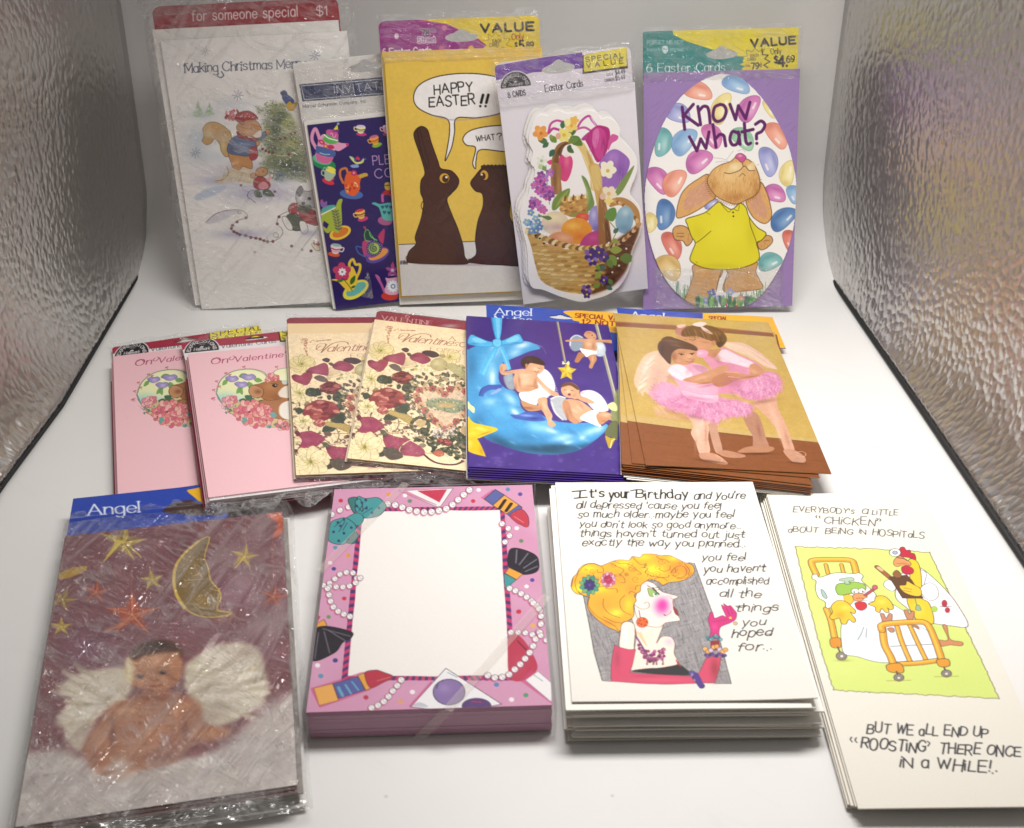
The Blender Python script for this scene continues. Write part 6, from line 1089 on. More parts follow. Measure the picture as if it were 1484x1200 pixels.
def art_chick(A):
    R = np.random.default_rng(91)
    A.frame(1120, 720, 6.183); ink = '26242a'; J = dict(jit=.9, gap=2.2, up=(.12, -1))
    A.text("EVERYBODY's", 185, 132, 728, 152, 46, ink, .13, **J); A.text('a', 800, 156, 850, 158, 62, ink, .1, **J); A.text('LiTTLE', 892, 158, 1122, 166, 46, ink, .13, **J)
    A.text('CHiCKEN', 460, 240, 915, 256, 62, ink, .11, **J); A.line('395 168 388 180 396 190', 7, ink); A.line('425 172 418 182 426 192', 7, ink); A.line('930 192 945 200 935 215', 7, ink); A.line('955 195 970 205 960 218', 7, ink)
    A.text('aBOUT', 140, 316, 405, 320, 48, ink, .13, **J); A.text('BEiNG', 472, 326, 715, 338, 50, ink, .13, **J); A.text('iN', 775, 328, 835, 334, 42, ink, .14, **J); A.text('HOSPiTaLS', 895, 344, 1355, 370, 56, ink, .12, **J)
    A.frame(1090, 690, 2.353)
    A.text('BUT WE aLL END UP', 392, 876, 802, 892, 32, '2c2a30', .15, **J); A.text('ROOSTiNG', 372, 930, 590, 944, 36, '2c2a30', .15, **J); A.line('340 892 336 900 342 908', 4, ink); A.line('356 894 352 902 358 910', 4, ink); A.line('598 906 606 912 600 922', 4, ink)
    A.text('THERE ONCE', 640, 946, 915, 958, 34, '2c2a30', .15, **J); A.text('iN a WHiLE!..', 505, 994, 835, 1012, 36, '2c2a30', .15, **J)
    A.frame(1140, 780, 4.6375); ol = '3a3026'
    A.poly('58 58 400 66 700 80 960 95 1080 340 1220 640 1330 860 1428 1080 900 1055 560 1040 318 1025 240 780 150 440', 'ccd978', s=0)
    gp = '58 58 400 66 700 80 960 95 1080 340 1220 640 1330 860 1428 1080 900 1055 560 1040 318 1025 240 780 150 440'; A.mask(gp, 0)
    for k in range(50): A.dab(120+1100*R.random(), 100+900*R.random(), 110, 60, ['c4d468', 'd4de84', 'c8d670', 'dbe08c'][k % 4], .3)
    A.mask()
    e = nums('58 58 400 66 700 80 960 95 1080 340 1220 640 1330 860 1428 1080 900 1055 560 1040 318 1025 240 780 150 440 58 58')
    for i in range(len(e)-1):
        n = 16; q = [tuple(e[i]+(e[i+1]-e[i])*j/n+(R.random(2)-.5)*8) for j in range(n+1)]; A.line(q, 5, '6a5a3c', .9)
    def tube(P, w, s=1):
        A.line(P, w+7, ol, .9, s); A.line(P, w, 'd8962c', 1, s); q = nums(P)+(-w*.15, -w*.15); A.line(q, w*.4, 'ecc050', .8, s)
    # headboard and pillow
    tube('270 480 300 560 325 680', 34); tube('200 245 170 175 185 150 300 145 430 150 455 180 470 240', 34); tube('265 180 280 240', 18, 0); tube('370 180 385 240', 18, 0)
    A.poly('295 680 360 675 365 735 305 735', 'd08a2c', o=ol, ow=3); A.line('345 735 360 770', 10, '5a5048'); A.ell(370, 795, 36, 28, '8a8078', o=ol, ow=4); A.ell(372, 796, 14, 11, 'e0d8d0', o=ol, ow=3); A.dab(380, 825, 50, 8, '7a7a34', .6)
    A.poly('200 290 175 275 175 250 205 245 225 265 330 235 450 240 485 235 515 255 505 285 540 320 600 380 590 425 560 440 300 470 265 465 260 430 215 400 195 340', 'f4f2ee', o=ol, ow=4); A.poly('232 345 255 360 275 400 260 408 240 385', '9ab8b0', o=ol, ow=3)
    # sheet, patient
    A.poly('370 590 370 700 390 780 480 800 560 825 660 840 800 830 1000 820 1010 700 960 620 860 540 700 440 600 430 470 420 420 470', 'e4eaee', o=ol, ow=3); A.dab(480, 660, 90, 60, 'c8dcdc', .6); A.dab(900, 660, 90, 40, 'd0dcec', .6); A.dab(560, 760, 100, 30, 'd8e2ee', .5); A.dab(760, 520, 50, 30, 'c8dce0', .6); A.line('520 600 500 650 480 685', 4, '6a6a6a'); A.line('540 610 535 670', 4, '6a6a6a')
    A.poly('385 380 420 380 450 400 440 440 395 435', 'e6b83c', o=ol, ow=2); A.poly('330 340 345 310 400 300 460 295 520 310 535 340 500 370 430 375 380 385 345 380', '92b84c', o=ol, ow=4); A.poly('360 275 440 265 455 285 420 292 430 308 395 310 390 292 362 290', 'a4c0a4', o=ol, ow=3)
    A.ell(462, 358, 26, 18, 'f8f6f2', o=ol, ow=3); A.ell(505, 355, 24, 17, 'f8f6f2', o=ol, ow=3); A.ell(456, 364, 6, 6, '111111'); A.ell(512, 360, 6, 6, '111111'); A.poly('445 390 470 372 510 375 545 395 520 410 500 425 460 420', 'd8925c', o=ol, ow=3); A.line('470 408 500 404 520 408', 4, '8a3a2c'); A.poly('460 440 490 430 530 435 540 465 510 488 475 478', 'c42c38', o=ol, ow=3)
    A.line('530 385 600 335', 20, ol); A.line('530 385 600 335', 14, 'b04858'); A.ell(595, 332, 18, 16, 'c0586a', o=ol, ow=3)
    yel = 'e9bd34'
    A.poly('345 420 400 430 440 465 465 490 455 510 430 500 465 550 450 570 420 550 400 580 370 575 355 540 310 550 290 530 310 500 300 460', yel, o=ol, ow=4); A.dab(360, 520, 40, 30, 'd8922c', .6); A.dab(400, 470, 40, 20, 'f4d860', .6)
    A.poly('550 445 590 425 600 395 650 390 690 415 720 465 700 485 680 470 690 498 665 500 640 475 625 502 600 490 595 465', yel, o=ol, ow=4); A.dab(640, 430, 40, 20, 'f4d860', .6)
    # doctor
    A.poly('735 400 740 300 700 270 760 250 830 200 900 200 990 270 1080 360 1150 450 1220 590 1100 590 990 575 900 560 820 480', 'efedf0', o=ol, ow=4); A.dab(1060, 500, 60, 60, 'e0dce8', .5); A.poly('820 150 870 150 900 210 910 330 900 400 960 440 990 570 900 570 860 530 810 420 830 260', 'e6c02c', o=ol, ow=4); A.dab(890, 480, 40, 60, 'f0d44c', .6); A.dab(840, 380, 20, 60, 'c89824', .5)
    A.line('900 210 940 240 920 330', 3, ol); A.poly('900 340 960 300 1010 330 1020 390 980 420 930 400', 'f1eff1', o=ol, ow=3); A.poly('655 320 665 290 700 285 735 330 720 355 690 350', 'f4f2f0', o=ol, ow=3)
    A.poly('725 145 760 120 800 140 835 165 830 185 780 180 745 192 722 178', 'd8925c', o=ol, ow=3); A.line('740 172 790 168 825 178', 3, '6a3a24'); A.line('745 130 790 138 810 150', 6, ol); A.poly('775 195 810 185 850 205 850 235 810 245 780 230', 'b8243c', o=ol, ow=3); A.poly('760 100 765 65 790 60 805 80 830 80 838 100 860 105 868 145 820 130 770 122', 'b8243c', o=ol, ow=4); A.ell(730, 97, 38, 27, 'f2f2f2', o=ol, ow=4); A.ell(730, 97, 17, 13, '9aa8b8', o=ol, ow=3)
    A.line('610 195 700 270', 32, ol); A.line('610 195 700 270', 25, '9c5c34'); A.line('620 200 640 215', 20, 'e0b090'); A.poly('690 262 810 248 840 280 920 405 780 405', '5c3a22', s=0, o=ol, ow=4); A.poly('715 240 740 215 765 235 770 262 735 265', '8a5a34', o=ol, ow=3)
    A.poly('760 320 800 315 810 290 850 310 900 340 905 385 860 390 800 370 770 345', yel, o=ol, ow=4); A.line('790 335 840 345', 3, ol); A.line('785 352 840 362', 3, ol)
    A.line('865 410 880 470', 6, '5a7a5a'); A.poly('870 460 890 450 905 485 870 485', '8ab08a', o=ol, ow=2); A.ell(993, 478, 22, 20, 'a8c44c', o='5a7a2c', ow=2); A.ell(1062, 440, 18, 24, 'b02c38', o='5a1418', ow=2); A.ell(1082, 485, 16, 18, 'b02c38', o='5a1418', ow=2); A.line('1030 460 1110 462', 4, '4a1418')
    A.poly('1050 590 1078 592 1100 680 1180 700 1175 725 1100 720 1040 730 1015 715 1010 685 1085 685', 'c88458', o=ol, ow=3)
    # feet and footboard
    for P in ('630 510 655 510 670 540 690 508 712 520 700 570 650 575 640 545', '790 490 815 485 825 510 845 490 860 500 850 545 815 550', '680 610 715 605 725 630 700 635', '850 590 880 590 890 615'): A.poly(P, 'bf8062', o=ol, ow=3)
    A.line('700 730 980 715', 5, '6a6a70', s=0); tube('745 600 775 700 830 830', 26); tube('830 590 880 700 935 815', 24); tube('750 850 900 840 1040 820', 30); tube('645 610 660 720 700 800 725 870', 40); tube('640 620 640 590 700 575 860 565 930 570 965 610 1010 720 1050 840', 38)
    A.poly('675 855 765 845 785 905 690 900', 'd8922c', o=ol, ow=4); A.poly('1010 820 1085 815 1095 860 1030 865', 'd8922c', o=ol, ow=4)
    for x, y in ((755, 940), (1075, 912)): A.line([(x-15, y-40), (x, y)], 12, '5a5048'); A.ell(x, y, 34, 25, '8a8078', o=ol, ow=4); A.ell(x, y+2, 14, 10, 'd8d0c8', o=ol, ow=3); A.line([(x-80, y+22), (x+80, y+18)], 4, '7a7434', .7)
    A.line('840 600 900 600 960 630', 3, ol, .6)

# ------------------------------------------------------------------ helpers
def tag(o, label=None, cat=None, group=None, kind=None):
    if label: o['label'] = label
    if cat: o['category'] = cat
    if group: o['group'] = group
    if kind: o['kind'] = kind
    return o

def lin(c):
    c = C_(c); return np.where(c <= .04045, c/12.92, ((c+.055)/1.055)**2.4)

def nodes_mat(name):
    m = bpy.data.materials.new(name); m.use_nodes = True
    return m, m.node_tree.nodes, m.node_tree.links, m.node_tree.nodes['Principled BSDF']

def obj_noise(N, L, scale, detail=4, rough=.55, stretch=(1, 1, 1), rot=0, dist=0):
    tc = N.new('ShaderNodeTexCoord'); mp = N.new('ShaderNodeMapping'); mp.vector_type = 'TEXTURE'; mp.inputs['Scale'].default_value = [1/q for q in stretch]; mp.inputs['Rotation'].default_value = (0, 0, rot)
    n = N.new('ShaderNodeTexNoise'); n.inputs['Scale'].default_value = scale; n.inputs['Detail'].default_value = detail; n.inputs['Roughness'].default_value = rough; n.inputs['Distortion'].default_value = dist
    L.new(tc.outputs['Object'], mp.inputs[0]); L.new(mp.outputs[0], n.inputs['Vector']); return n

def print_mat(name, rough=.5, coat=0.0, wrinkle=0.0, rot=.5, stretch=(1, .25, 1), scale=60, coat_rough=.12):
    """printed paper: colour comes from the card's own print; optional clear wrap lying on it with creases"""
    m, N, L, P = nodes_mat(name)
    a = N.new('ShaderNodeAttribute'); a.attribute_name = 'print'
    g = obj_noise(N, L, 900, 3); mx = N.new('ShaderNodeMix'); mx.data_type = 'RGBA'; mx.blend_type = 'MULTIPLY'; mx.inputs[0].default_value = 1
    r = N.new('ShaderNodeMapRange'); r.inputs[3].default_value = .95; r.inputs[4].default_value = 1.03
    L.new(g.outputs[0], r.inputs[0]); L.new(a.outputs['Color'], mx.inputs[6]); L.new(r.outputs[0], mx.inputs[7]); L.new(mx.outputs[2], P.inputs['Base Color'])
    P.inputs['Roughness'].default_value = rough; P.inputs['Specular IOR Level'].default_value = .4
    b = N.new('ShaderNodeBump'); b.inputs['Strength'].default_value = .08; b.inputs['Distance'].default_value = .0003; L.new(g.outputs[0], b.inputs['Height']); L.new(b.outputs[0], P.inputs['Normal'])
    if coat:
        P.inputs['Coat Weight'].default_value = coat; P.inputs['Coat Roughness'].default_value = coat_rough; P.inputs['Coat IOR'].default_value = 1.5
        if wrinkle:
            w = obj_noise(N, L, scale, 5, .6, stretch, rot, .6); w2 = obj_noise(N, L, scale*2.6, 3, .6, (1, .3, 1), -rot*1.3, 1.0)
            ad = N.new('ShaderNodeMath'); ad.operation = 'MULTIPLY_ADD'; ad.inputs[1].default_value = .35
            L.new(w2.outputs[0], ad.inputs[0]); L.new(w.outputs[0], ad.inputs[2])
            b2 = N.new('ShaderNodeBump'); b2.inputs['Strength'].default_value = wrinkle; b2.inputs['Distance'].default_value = .008
            L.new(ad.outputs[0], b2.inputs['Height']); L.new(b2.outputs[0], P.inputs['Coat Normal'])
    return m

def film_mat(name, strength=.9, rot=.5, stretch=(1, .22, 1), scale=38, base=.05, rough=.12, tint=(1, 1, 1), depth=.014, glint_white=.3):
    """clear cellophane: mostly see-through, creased, shining where a crease faces the lamp"""
    m, N, L, P = nodes_mat(name); N.remove(P); out = N['Material Output']
    masks = []
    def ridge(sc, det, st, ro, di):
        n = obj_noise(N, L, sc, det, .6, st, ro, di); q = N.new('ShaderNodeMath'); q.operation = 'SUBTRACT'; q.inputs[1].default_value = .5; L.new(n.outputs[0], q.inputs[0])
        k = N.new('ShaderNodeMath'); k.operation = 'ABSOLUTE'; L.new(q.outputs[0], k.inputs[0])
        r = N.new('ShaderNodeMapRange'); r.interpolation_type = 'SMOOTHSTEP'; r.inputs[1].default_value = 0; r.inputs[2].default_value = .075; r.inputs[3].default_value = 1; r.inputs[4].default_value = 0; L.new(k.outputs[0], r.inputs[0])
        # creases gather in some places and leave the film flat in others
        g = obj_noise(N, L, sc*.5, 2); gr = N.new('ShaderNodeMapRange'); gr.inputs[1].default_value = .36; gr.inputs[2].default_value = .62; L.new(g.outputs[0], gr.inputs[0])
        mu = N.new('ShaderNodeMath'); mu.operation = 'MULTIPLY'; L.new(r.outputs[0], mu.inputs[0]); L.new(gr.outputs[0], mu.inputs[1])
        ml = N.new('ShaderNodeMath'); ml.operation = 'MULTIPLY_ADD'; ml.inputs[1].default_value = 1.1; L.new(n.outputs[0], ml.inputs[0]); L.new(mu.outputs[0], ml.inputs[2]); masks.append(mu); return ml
    w = ridge(scale, 3, stretch, rot, .8); w2 = ridge(scale*2.4, 4, (1, .3, 1), -rot*1.6, 1.0)
    ad = N.new('ShaderNodeMath'); ad.operation = 'MULTIPLY_ADD'; ad.inputs[1].default_value = .5; L.new(w2.outputs[0], ad.inputs[0]); L.new(w.outputs[0], ad.inputs[2])
    b = N.new('ShaderNodeBump'); b.inputs['Strength'].default_value = strength; b.inputs['Distance'].default_value = depth; L.new(ad.outputs[0], b.inputs['Height'])
    t = N.new('ShaderNodeBsdfTransparent'); t.inputs[0].default_value = (*tint, 1)
    g = N.new('ShaderNodeBsdfGlossy'); g.inputs['Roughness'].default_value = rough; L.new(b.outputs[0], g.inputs['Normal'])
    f = N.new('ShaderNodeLayerWeight'); f.inputs['Blend'].default_value = .3; L.new(b.outputs[0], f.inputs['Normal'])
    pw = N.new('ShaderNodeMath'); pw.operation = 'POWER'; pw.inputs[1].default_value = 2.5; L.new(f.outputs['Facing'], pw.inputs[0])
    mr = N.new('ShaderNodeMath'); mr.operation = 'MULTIPLY_ADD'; mr.inputs[1].default_value = .5; mr.inputs[2].default_value = base; L.new(pw.outputs[0], mr.inputs[0])
    mx = N.new('ShaderNodeMixShader'); L.new(mr.outputs[0], mx.inputs[0]); L.new(t.outputs[0], mx.inputs[1]); L.new(g.outputs[0], mx.inputs[2])
    # white mixed into the film: slight scatter, and painted glints along its creases
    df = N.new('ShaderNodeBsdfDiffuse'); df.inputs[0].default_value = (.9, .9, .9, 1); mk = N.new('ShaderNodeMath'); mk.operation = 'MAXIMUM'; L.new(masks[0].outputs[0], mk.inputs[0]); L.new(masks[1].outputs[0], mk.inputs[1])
    ms = N.new('ShaderNodeMath'); ms.operation = 'MULTIPLY_ADD'; ms.inputs[1].default_value = glint_white; ms.inputs[2].default_value = glint_white*.12; L.new(mk.outputs[0], ms.inputs[0])
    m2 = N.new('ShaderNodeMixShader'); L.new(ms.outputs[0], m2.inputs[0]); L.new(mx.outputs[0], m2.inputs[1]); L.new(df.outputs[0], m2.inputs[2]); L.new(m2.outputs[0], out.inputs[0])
    return m

MAT = {
    'paper': print_mat('uncoated_card', .62), 'gloss': print_mat('glossy_print', .3, .35, 0),
    'wrap': print_mat('print_under_wrap', .4, .9, .35, .5), 'wrap_soft': print_mat('print_under_tight_wrap', .4, .8, .16, -.4, (1, .4, 1), 40),
    'board': print_mat('header_board', .35, .6, .25, .2, (.3, 1, 1), 70),
}

def link(name, me, parent=None, mat=None):
    o = bpy.data.objects.new(name, me); COL.objects.link(o)
    if parent: o.parent = parent
    if mat: me.materials.append(mat)
    return o

def round_rect(u0, v0, u1, v1, r=(0, 0, 0, 0)):
    """corner radii bl, br, tr, tl"""
    out = []
    for (cx, cy, a0), q in zip(((u0, v0, 180), (u1, v0, 270), (u1, v1, 0), (u0, v1, 90)), r):
        if q <= 0: out.append((cx, cy)); continue
        sx = 1 if cx == u0 else -1; sy = 1 if cy == v0 else -1
        for k in range(9):
            a = math.radians(a0+k*90/8); out.append((cx+sx*q+q*math.cos(a), cy+sy*q+q*math.sin(a)))
    return np.array(out)

def sheet(name, parent, art, n, t, mat, outline=None, holes=(), edge=None, warp=.00025, seed=0, bow=None):
    """a card, board or envelope: its printed face as a fine grid, cut to its outline, with a real thickness t below the face"""
    h, w = art.h, art.w
    us = art.u0+np.arange(w)/(w-1)*(art.u1-art.u0); vs = art.v1-np.arange(h)/(h-1)*(art.v1-art.v0)
    U, V = np.meshgrid(us, vs)
    ins = np.ones((h, w), bool)
    def cov(P):
        P = np.asarray(P, float); q = np.c_[(P[:, 0]-art.u0)/(art.u1-art.u0)*(w-1)+.5, (art.v1-P[:, 1])/(art.v1-art.v0)*(h-1)+.5]
        x0, y0, m = art.cover(q); M = np.zeros((h, w), np.float32); X0, Y0 = max(0, x0), max(0, y0); X1, Y1 = min(w, x0+m.shape[1]), min(h, y0+m.shape[0])
        M[Y0:Y1, X0:X1] = m[Y0-y0:Y1-y0, X0-x0:X1-x0]; return M > .5
    if outline is not None: ins = cov(outline)
    for q in holes: ins &= ~cov(q)
    cell = ins[:-1, :-1] & ins[1:, :-1] & ins[:-1, 1:] & ins[1:, 1:]
    Z = np.full((h, w), n, float)
    if warp: Z += warp*(np.sin(U*31+seed*1.7+V*9)*.5+np.sin(V*23+seed*.9-U*7)*.5)
    if bow is not None: Z += bow(U, V)
    idx = np.arange(h*w).reshape(h, w)
    top = np.stack([idx[:-1, :-1][cell], idx[1:, :-1][cell], idx[1:, 1:][cell], idx[:-1, 1:][cell]], 1)
    E = []
    pad = np.pad(cell, 1)
    c = pad[1:-1, 1:-1]
    for (dy, dx, a, b) in ((-1, 0, (0, 0), (0, 1)), (1, 0, (1, 1), (1, 0)), (0, -1, (1, 0), (0, 0)), (0, 1, (0, 1), (1, 1))):
        nb = pad[1+dy:pad.shape[0]-1+dy, 1+dx:pad.shape[1]-1+dx]; ys, xs = np.nonzero(c & ~nb)
        E.append(np.stack([idx[ys+a[0], xs+a[1]], idx[ys+b[0], xs+b[1]]], 1))
    E = np.vstack(E)
    used = np.unique(top); mp = np.full(h*w, -1); mp[used] = np.arange(len(used))
    co = np.stack([U.ravel()[used], V.ravel()[used], Z.ravel()[used]], 1)
    bv = np.unique(E); m1 = np.full(h*w, -1); m1[bv] = len(used)+np.arange(len(bv)); m2 = np.full(h*w, -1); m2[bv] = len(used)+len(bv)+np.arange(len(bv))
    cb = np.stack([U.ravel()[bv], V.ravel()[bv], Z.ravel()[bv]], 1); cb2 = cb-(0, 0, t)
    side = np.stack([m1[E[:, 0]], m1[E[:, 1]], m2[E[:, 1]], m2[E[:, 0]]], 1)
    faces = np.vstack([mp[top], side]); co = np.vstack([co, cb, cb2])
    me = bpy.data.meshes.new(name)
    me.vertices.add(len(co)); me.vertices.foreach_set('co', co.astype(np.float32).ravel())
    me.loops.add(faces.size); me.loops.foreach_set('vertex_index', faces.astype(np.int32).ravel())
    me.polygons.add(len(faces)); me.polygons.foreach_set('loop_start', np.arange(0, faces.size, 4, dtype=np.int32)); me.polygons.foreach_set('loop_total', np.full(len(faces), 4, np.int32))
    sm = np.zeros(len(faces), bool); sm[:len(top)] = True
    me.update(calc_edges=True); me.polygons.foreach_set('use_smooth', sm)
    ca = me.color_attributes.new('print', 'FLOAT_COLOR', 'POINT')
    L3 = np.where(art.img <= .04045, art.img/12.92, ((art.img+.055)/1.055)**2.4).reshape(-1, 3)[used]
    ec = lin(edge if edge is not None else 'd8d4cc')
    colr = np.ones((len(co), 4), np.float32); colr[:len(used), :3] = L3; colr[len(used):, :3] = ec
    ca.data.foreach_set('color', colr.ravel())
    return link(name, me, parent, mat)

def plain(rect, col, res=350): return Art(np.eye(3), rect, col, res)

def slab(name, parent, rect, n, t, col, mat=None, edge=None, r=0, res=350, **kw):
    a = plain(rect, col, 1400 if r else res)
    return sheet(name, parent, a, n, t, mat or MAT['paper'], outline=round_rect(*rect, r) if r else None, edge=edge or col, **kw)

# where each card lies: bottom-left corner of its face, yaw, lean (90 = upright), side tilt, in-plane turn, width, height
POSE = {
    'xmas': (-0.2536, 0.8190, 0.0010, 2.50, 76.35, -0.00, 2.67, 0.1393, 0.2096),
    'inv': (-0.1482, 0.8185, 0.0010, 9.54, 78.04, -0.00, 3.50, 0.1100, 0.1922),
    'bunny': (-0.0925, 0.8238, 0.0090, 2.84, 80.42, -0.00, 1.70, 0.1198, 0.1943),
    'basket': (0.0092, 0.8132, 0.0100, 3.17, 83.00, -0.00, 6.80, 0.1003, 0.1664),
    'egg': (0.1063, 0.8207, 0.0040, -0.09, 68.23, -0.01, 2.10, 0.1212, 0.1856),
    'pinkA': (-0.2495, 0.5678, 0.0125, 16.78, 0.02, 1.41, 0.00, 0.1150, 0.1580),
    'pinkB': (-0.1865, 0.5514, 0.0265, 17.25, -0.00, 4.00, -0.00, 0.1150, 0.1694),
    'burgA': (-0.1356, 0.5723, 0.0280, 10.96, 0.00, 5.34, 0.00, 0.1050, 0.1872),
    'burgB': (-0.1051, 0.5877, 0.0300, -0.08, -0.00, 6.99, -0.00, 0.1050, 0.1709),
    'blue': (-0.0273, 0.5815, 0.0290, 2.58, 0.00, 5.07, 0.00, 0.1100, 0.1857),
    'ballet': (0.0860, 0.5864, 0.0280, 2.61, -0.15, 4.65, -0.00, 0.1222, 0.1893),
    'ballet3': (0.0704, 0.5936, 0.0262, -3.11, 0.49, 3.45, 0.00, 0.1282, 0.1740),
    'angel': (-0.2276, 0.3241, 0.0180, 11.36, -0.14, 0.33, -0.00, 0.1288, 0.2048),
    'pinkbox': (-0.1047, 0.3876, 0.0220, 2.89, -0.56, -0.13, -0.00, 0.1295, 0.1839),
    'bday': (0.0319, 0.3938, 0.0270, 1.36, -0.50, 0.02, 0.00, 0.1249, 0.1771),
    'chick': (0.1685, 0.3449, 0.0095, 0.97, 0.17, -0.71, -0.00, 0.1012, 0.2347),
}
# where the corners of those faces (top-left, top-right, bottom-right, bottom-left) fall in the reference frame the drawings were measured in
REFQ = {
    'xmas': ((232.4, 59.0), (502.9, 44.8), (540.3, 434.7), (292.5, 448.6)),
    'xmas@header': ((234.7, 58.2), (503.8, 44.1), (541.0, 432.1), (294.4, 446.0)),
    'inv': ((424.2, 99.2), (635.8, 76.1), (673.2, 425.4), (479.8, 451.1)),
    'inv@header': ((424.3, 98.0), (634.8, 75.0), (672.2, 422.8), (479.7, 448.2)),
    'bunny': ((551.9, 77.8), (786.0, 69.2), (791.8, 426.0), (579.0, 435.0)),
    'bunny@header': ((552.6, 75.8), (785.2, 67.3), (791.1, 422.3), (579.5, 431.2)),
    'basket': ((723.9, 146.7), (919.7, 121.2), (939.2, 422.1), (760.1, 445.0)),
    'basket@header': ((723.4, 143.8), (918.1, 118.5), (937.6, 417.9), (759.5, 440.7)),
    'egg': ((933.3, 105.6), (1160.0, 99.5), (1148.8, 443.8), (932.8, 449.2)),
    'egg@header': ((932.3, 106.0), (1157.8, 99.9), (1146.8, 442.4), (931.9, 447.8)),
    'pinkA': ((164.4, 528.6), (392.1, 500.6), (434.5, 680.4), (170.8, 720.0)),
    'pinkA@header': ((167.4, 543.3), (393.5, 515.0), (435.9, 695.9), (174.1, 735.8)),
    'pinkB': ((272.0, 513.0), (499.4, 492.7), (567.9, 688.2), (302.0, 721.0)),
    'pinkB@header': ((273.5, 528.1), (499.5, 507.4), (567.6, 704.1), (303.5, 737.4)),
    'burgA': ((415.9, 467.3), (615.4, 465.6), (667.5, 680.2), (429.0, 688.7)),
    'burgA@header': ((416.1, 481.3), (614.5, 479.2), (666.1, 695.1), (429.1, 704.0)),
    'burgB': ((543.0, 462.9), (741.9, 485.9), (739.0, 689.1), (503.1, 663.9)),
    'burgB@header': ((542.0, 476.7), (739.8, 499.4), (736.6, 703.8), (502.1, 678.8)),
    'blue': ((676.0, 457.5), (881.8, 470.6), (926.0, 689.1), (679.0, 676.2)),
    'blue@header': ((674.9, 469.7), (879.7, 482.5), (923.3, 702.1), (677.8, 689.5)),
    'ballet': ((888.9, 453.9), (1113.0, 466.9), (1205.1, 686.4), (936.0, 673.8)),
    'ballet@header': ((886.1, 470.8), (1108.8, 483.5), (1199.3, 704.6), (932.3, 692.3)),
    'ballet3': ((894.6, 461.7), (1136.7, 483.6), (1186.6, 692.9), (899.4, 666.7)),
    'angel': ((95.3, 776.6), (409.5, 741.3), (430.7, 1136.9), (22.2, 1198.3)),
    'angel@header': ((96.1, 779.3), (409.9, 743.9), (431.1, 1139.7), (23.3, 1201.2)),
    'pinkbox': ((479.9, 704.6), (775.9, 697.7), (807.7, 1024.5), (436.5, 1036.0)),
    'bday': ((804.6, 699.3), (1090.8, 698.1), (1184.7, 1013.8), (828.9, 1016.7)),
    'chick': ((1111.0, 716.7), (1338.4, 714.4), (1547.8, 1168.2), (1243.7, 1171.8)),
}

def axes(p):
    x, y, z, yaw, lean, tilt, roll, w, h = p
    yaw, lean, tilt, roll = [math.radians(a) for a in (yaw, lean, tilt, roll)]
    u = np.array([1, 0, 0.]); v = np.array([0, math.cos(lean), math.sin(lean)]); n = np.array([0, -math.sin(lean), math.cos(lean)])
    u, n = u*math.cos(tilt)-n*math.sin(tilt), n*math.cos(tilt)+u*math.sin(tilt)
    u, v = u*math.cos(roll)+v*math.sin(roll), v*math.cos(roll)-u*math.sin(roll)
    R = np.array([[math.cos(yaw), -math.sin(yaw), 0], [math.sin(yaw), math.cos(yaw), 0], [0, 0, 1]])
    return R@u, R@v, R@n

def frame(key):
    p = POSE[key]; u, v, n = axes(p)
    return Matrix(((u[0], v[0], n[0], p[0]), (u[1], v[1], n[1], p[1]), (u[2], v[2], n[2], p[2]), (0, 0, 0, 1)))

def ref_map(key):  # '@header' planes lie a little deeper
    w, h = POSE[key.split('@')[0]][7:9]
    return homography(REFQ[key], [(0, h), (w, h), (w, 0), (0, 0)])

def to_local(key, P):
    q = np.c_[nums(P), np.ones(len(nums(P)))] @ ref_map(key).T
    return q[:, :2]/q[:, 2:]

def pack(name, key, label, cat, group=None):
    o = bpy.data.objects.new(name, None); COL.objects.link(o); o.empty_display_size = .02
    o.matrix_world = frame(key)
    return tag(o, label, cat, group)

def grid_mesh(name, X, Y, Z, mat, parent=None):
    h, w = X.shape; idx = np.arange(h*w).reshape(h, w)
    f = np.stack([idx[:-1, :-1].ravel(), idx[1:, :-1].ravel(), idx[1:, 1:].ravel(), idx[:-1, 1:].ravel()], 1)
    me = bpy.data.meshes.new(name); me.from_pydata(np.stack([X.ravel(), Y.ravel(), Z.ravel()], 1).tolist(), [], f.tolist())
    me.polygons.foreach_set('use_smooth', np.ones(len(f), bool)); return link(name, me, parent, mat)

def hang_hole(cx, cy, w=.016, h=.0042):
    t = np.linspace(0, 2*np.pi, 40, endpoint=False); X = np.cos(t); Y = np.sin(t)
    return np.c_[cx+X*w, cy+Y*h*(1+.9*np.exp(-(X*3.2)**2)*(Y > 0))]

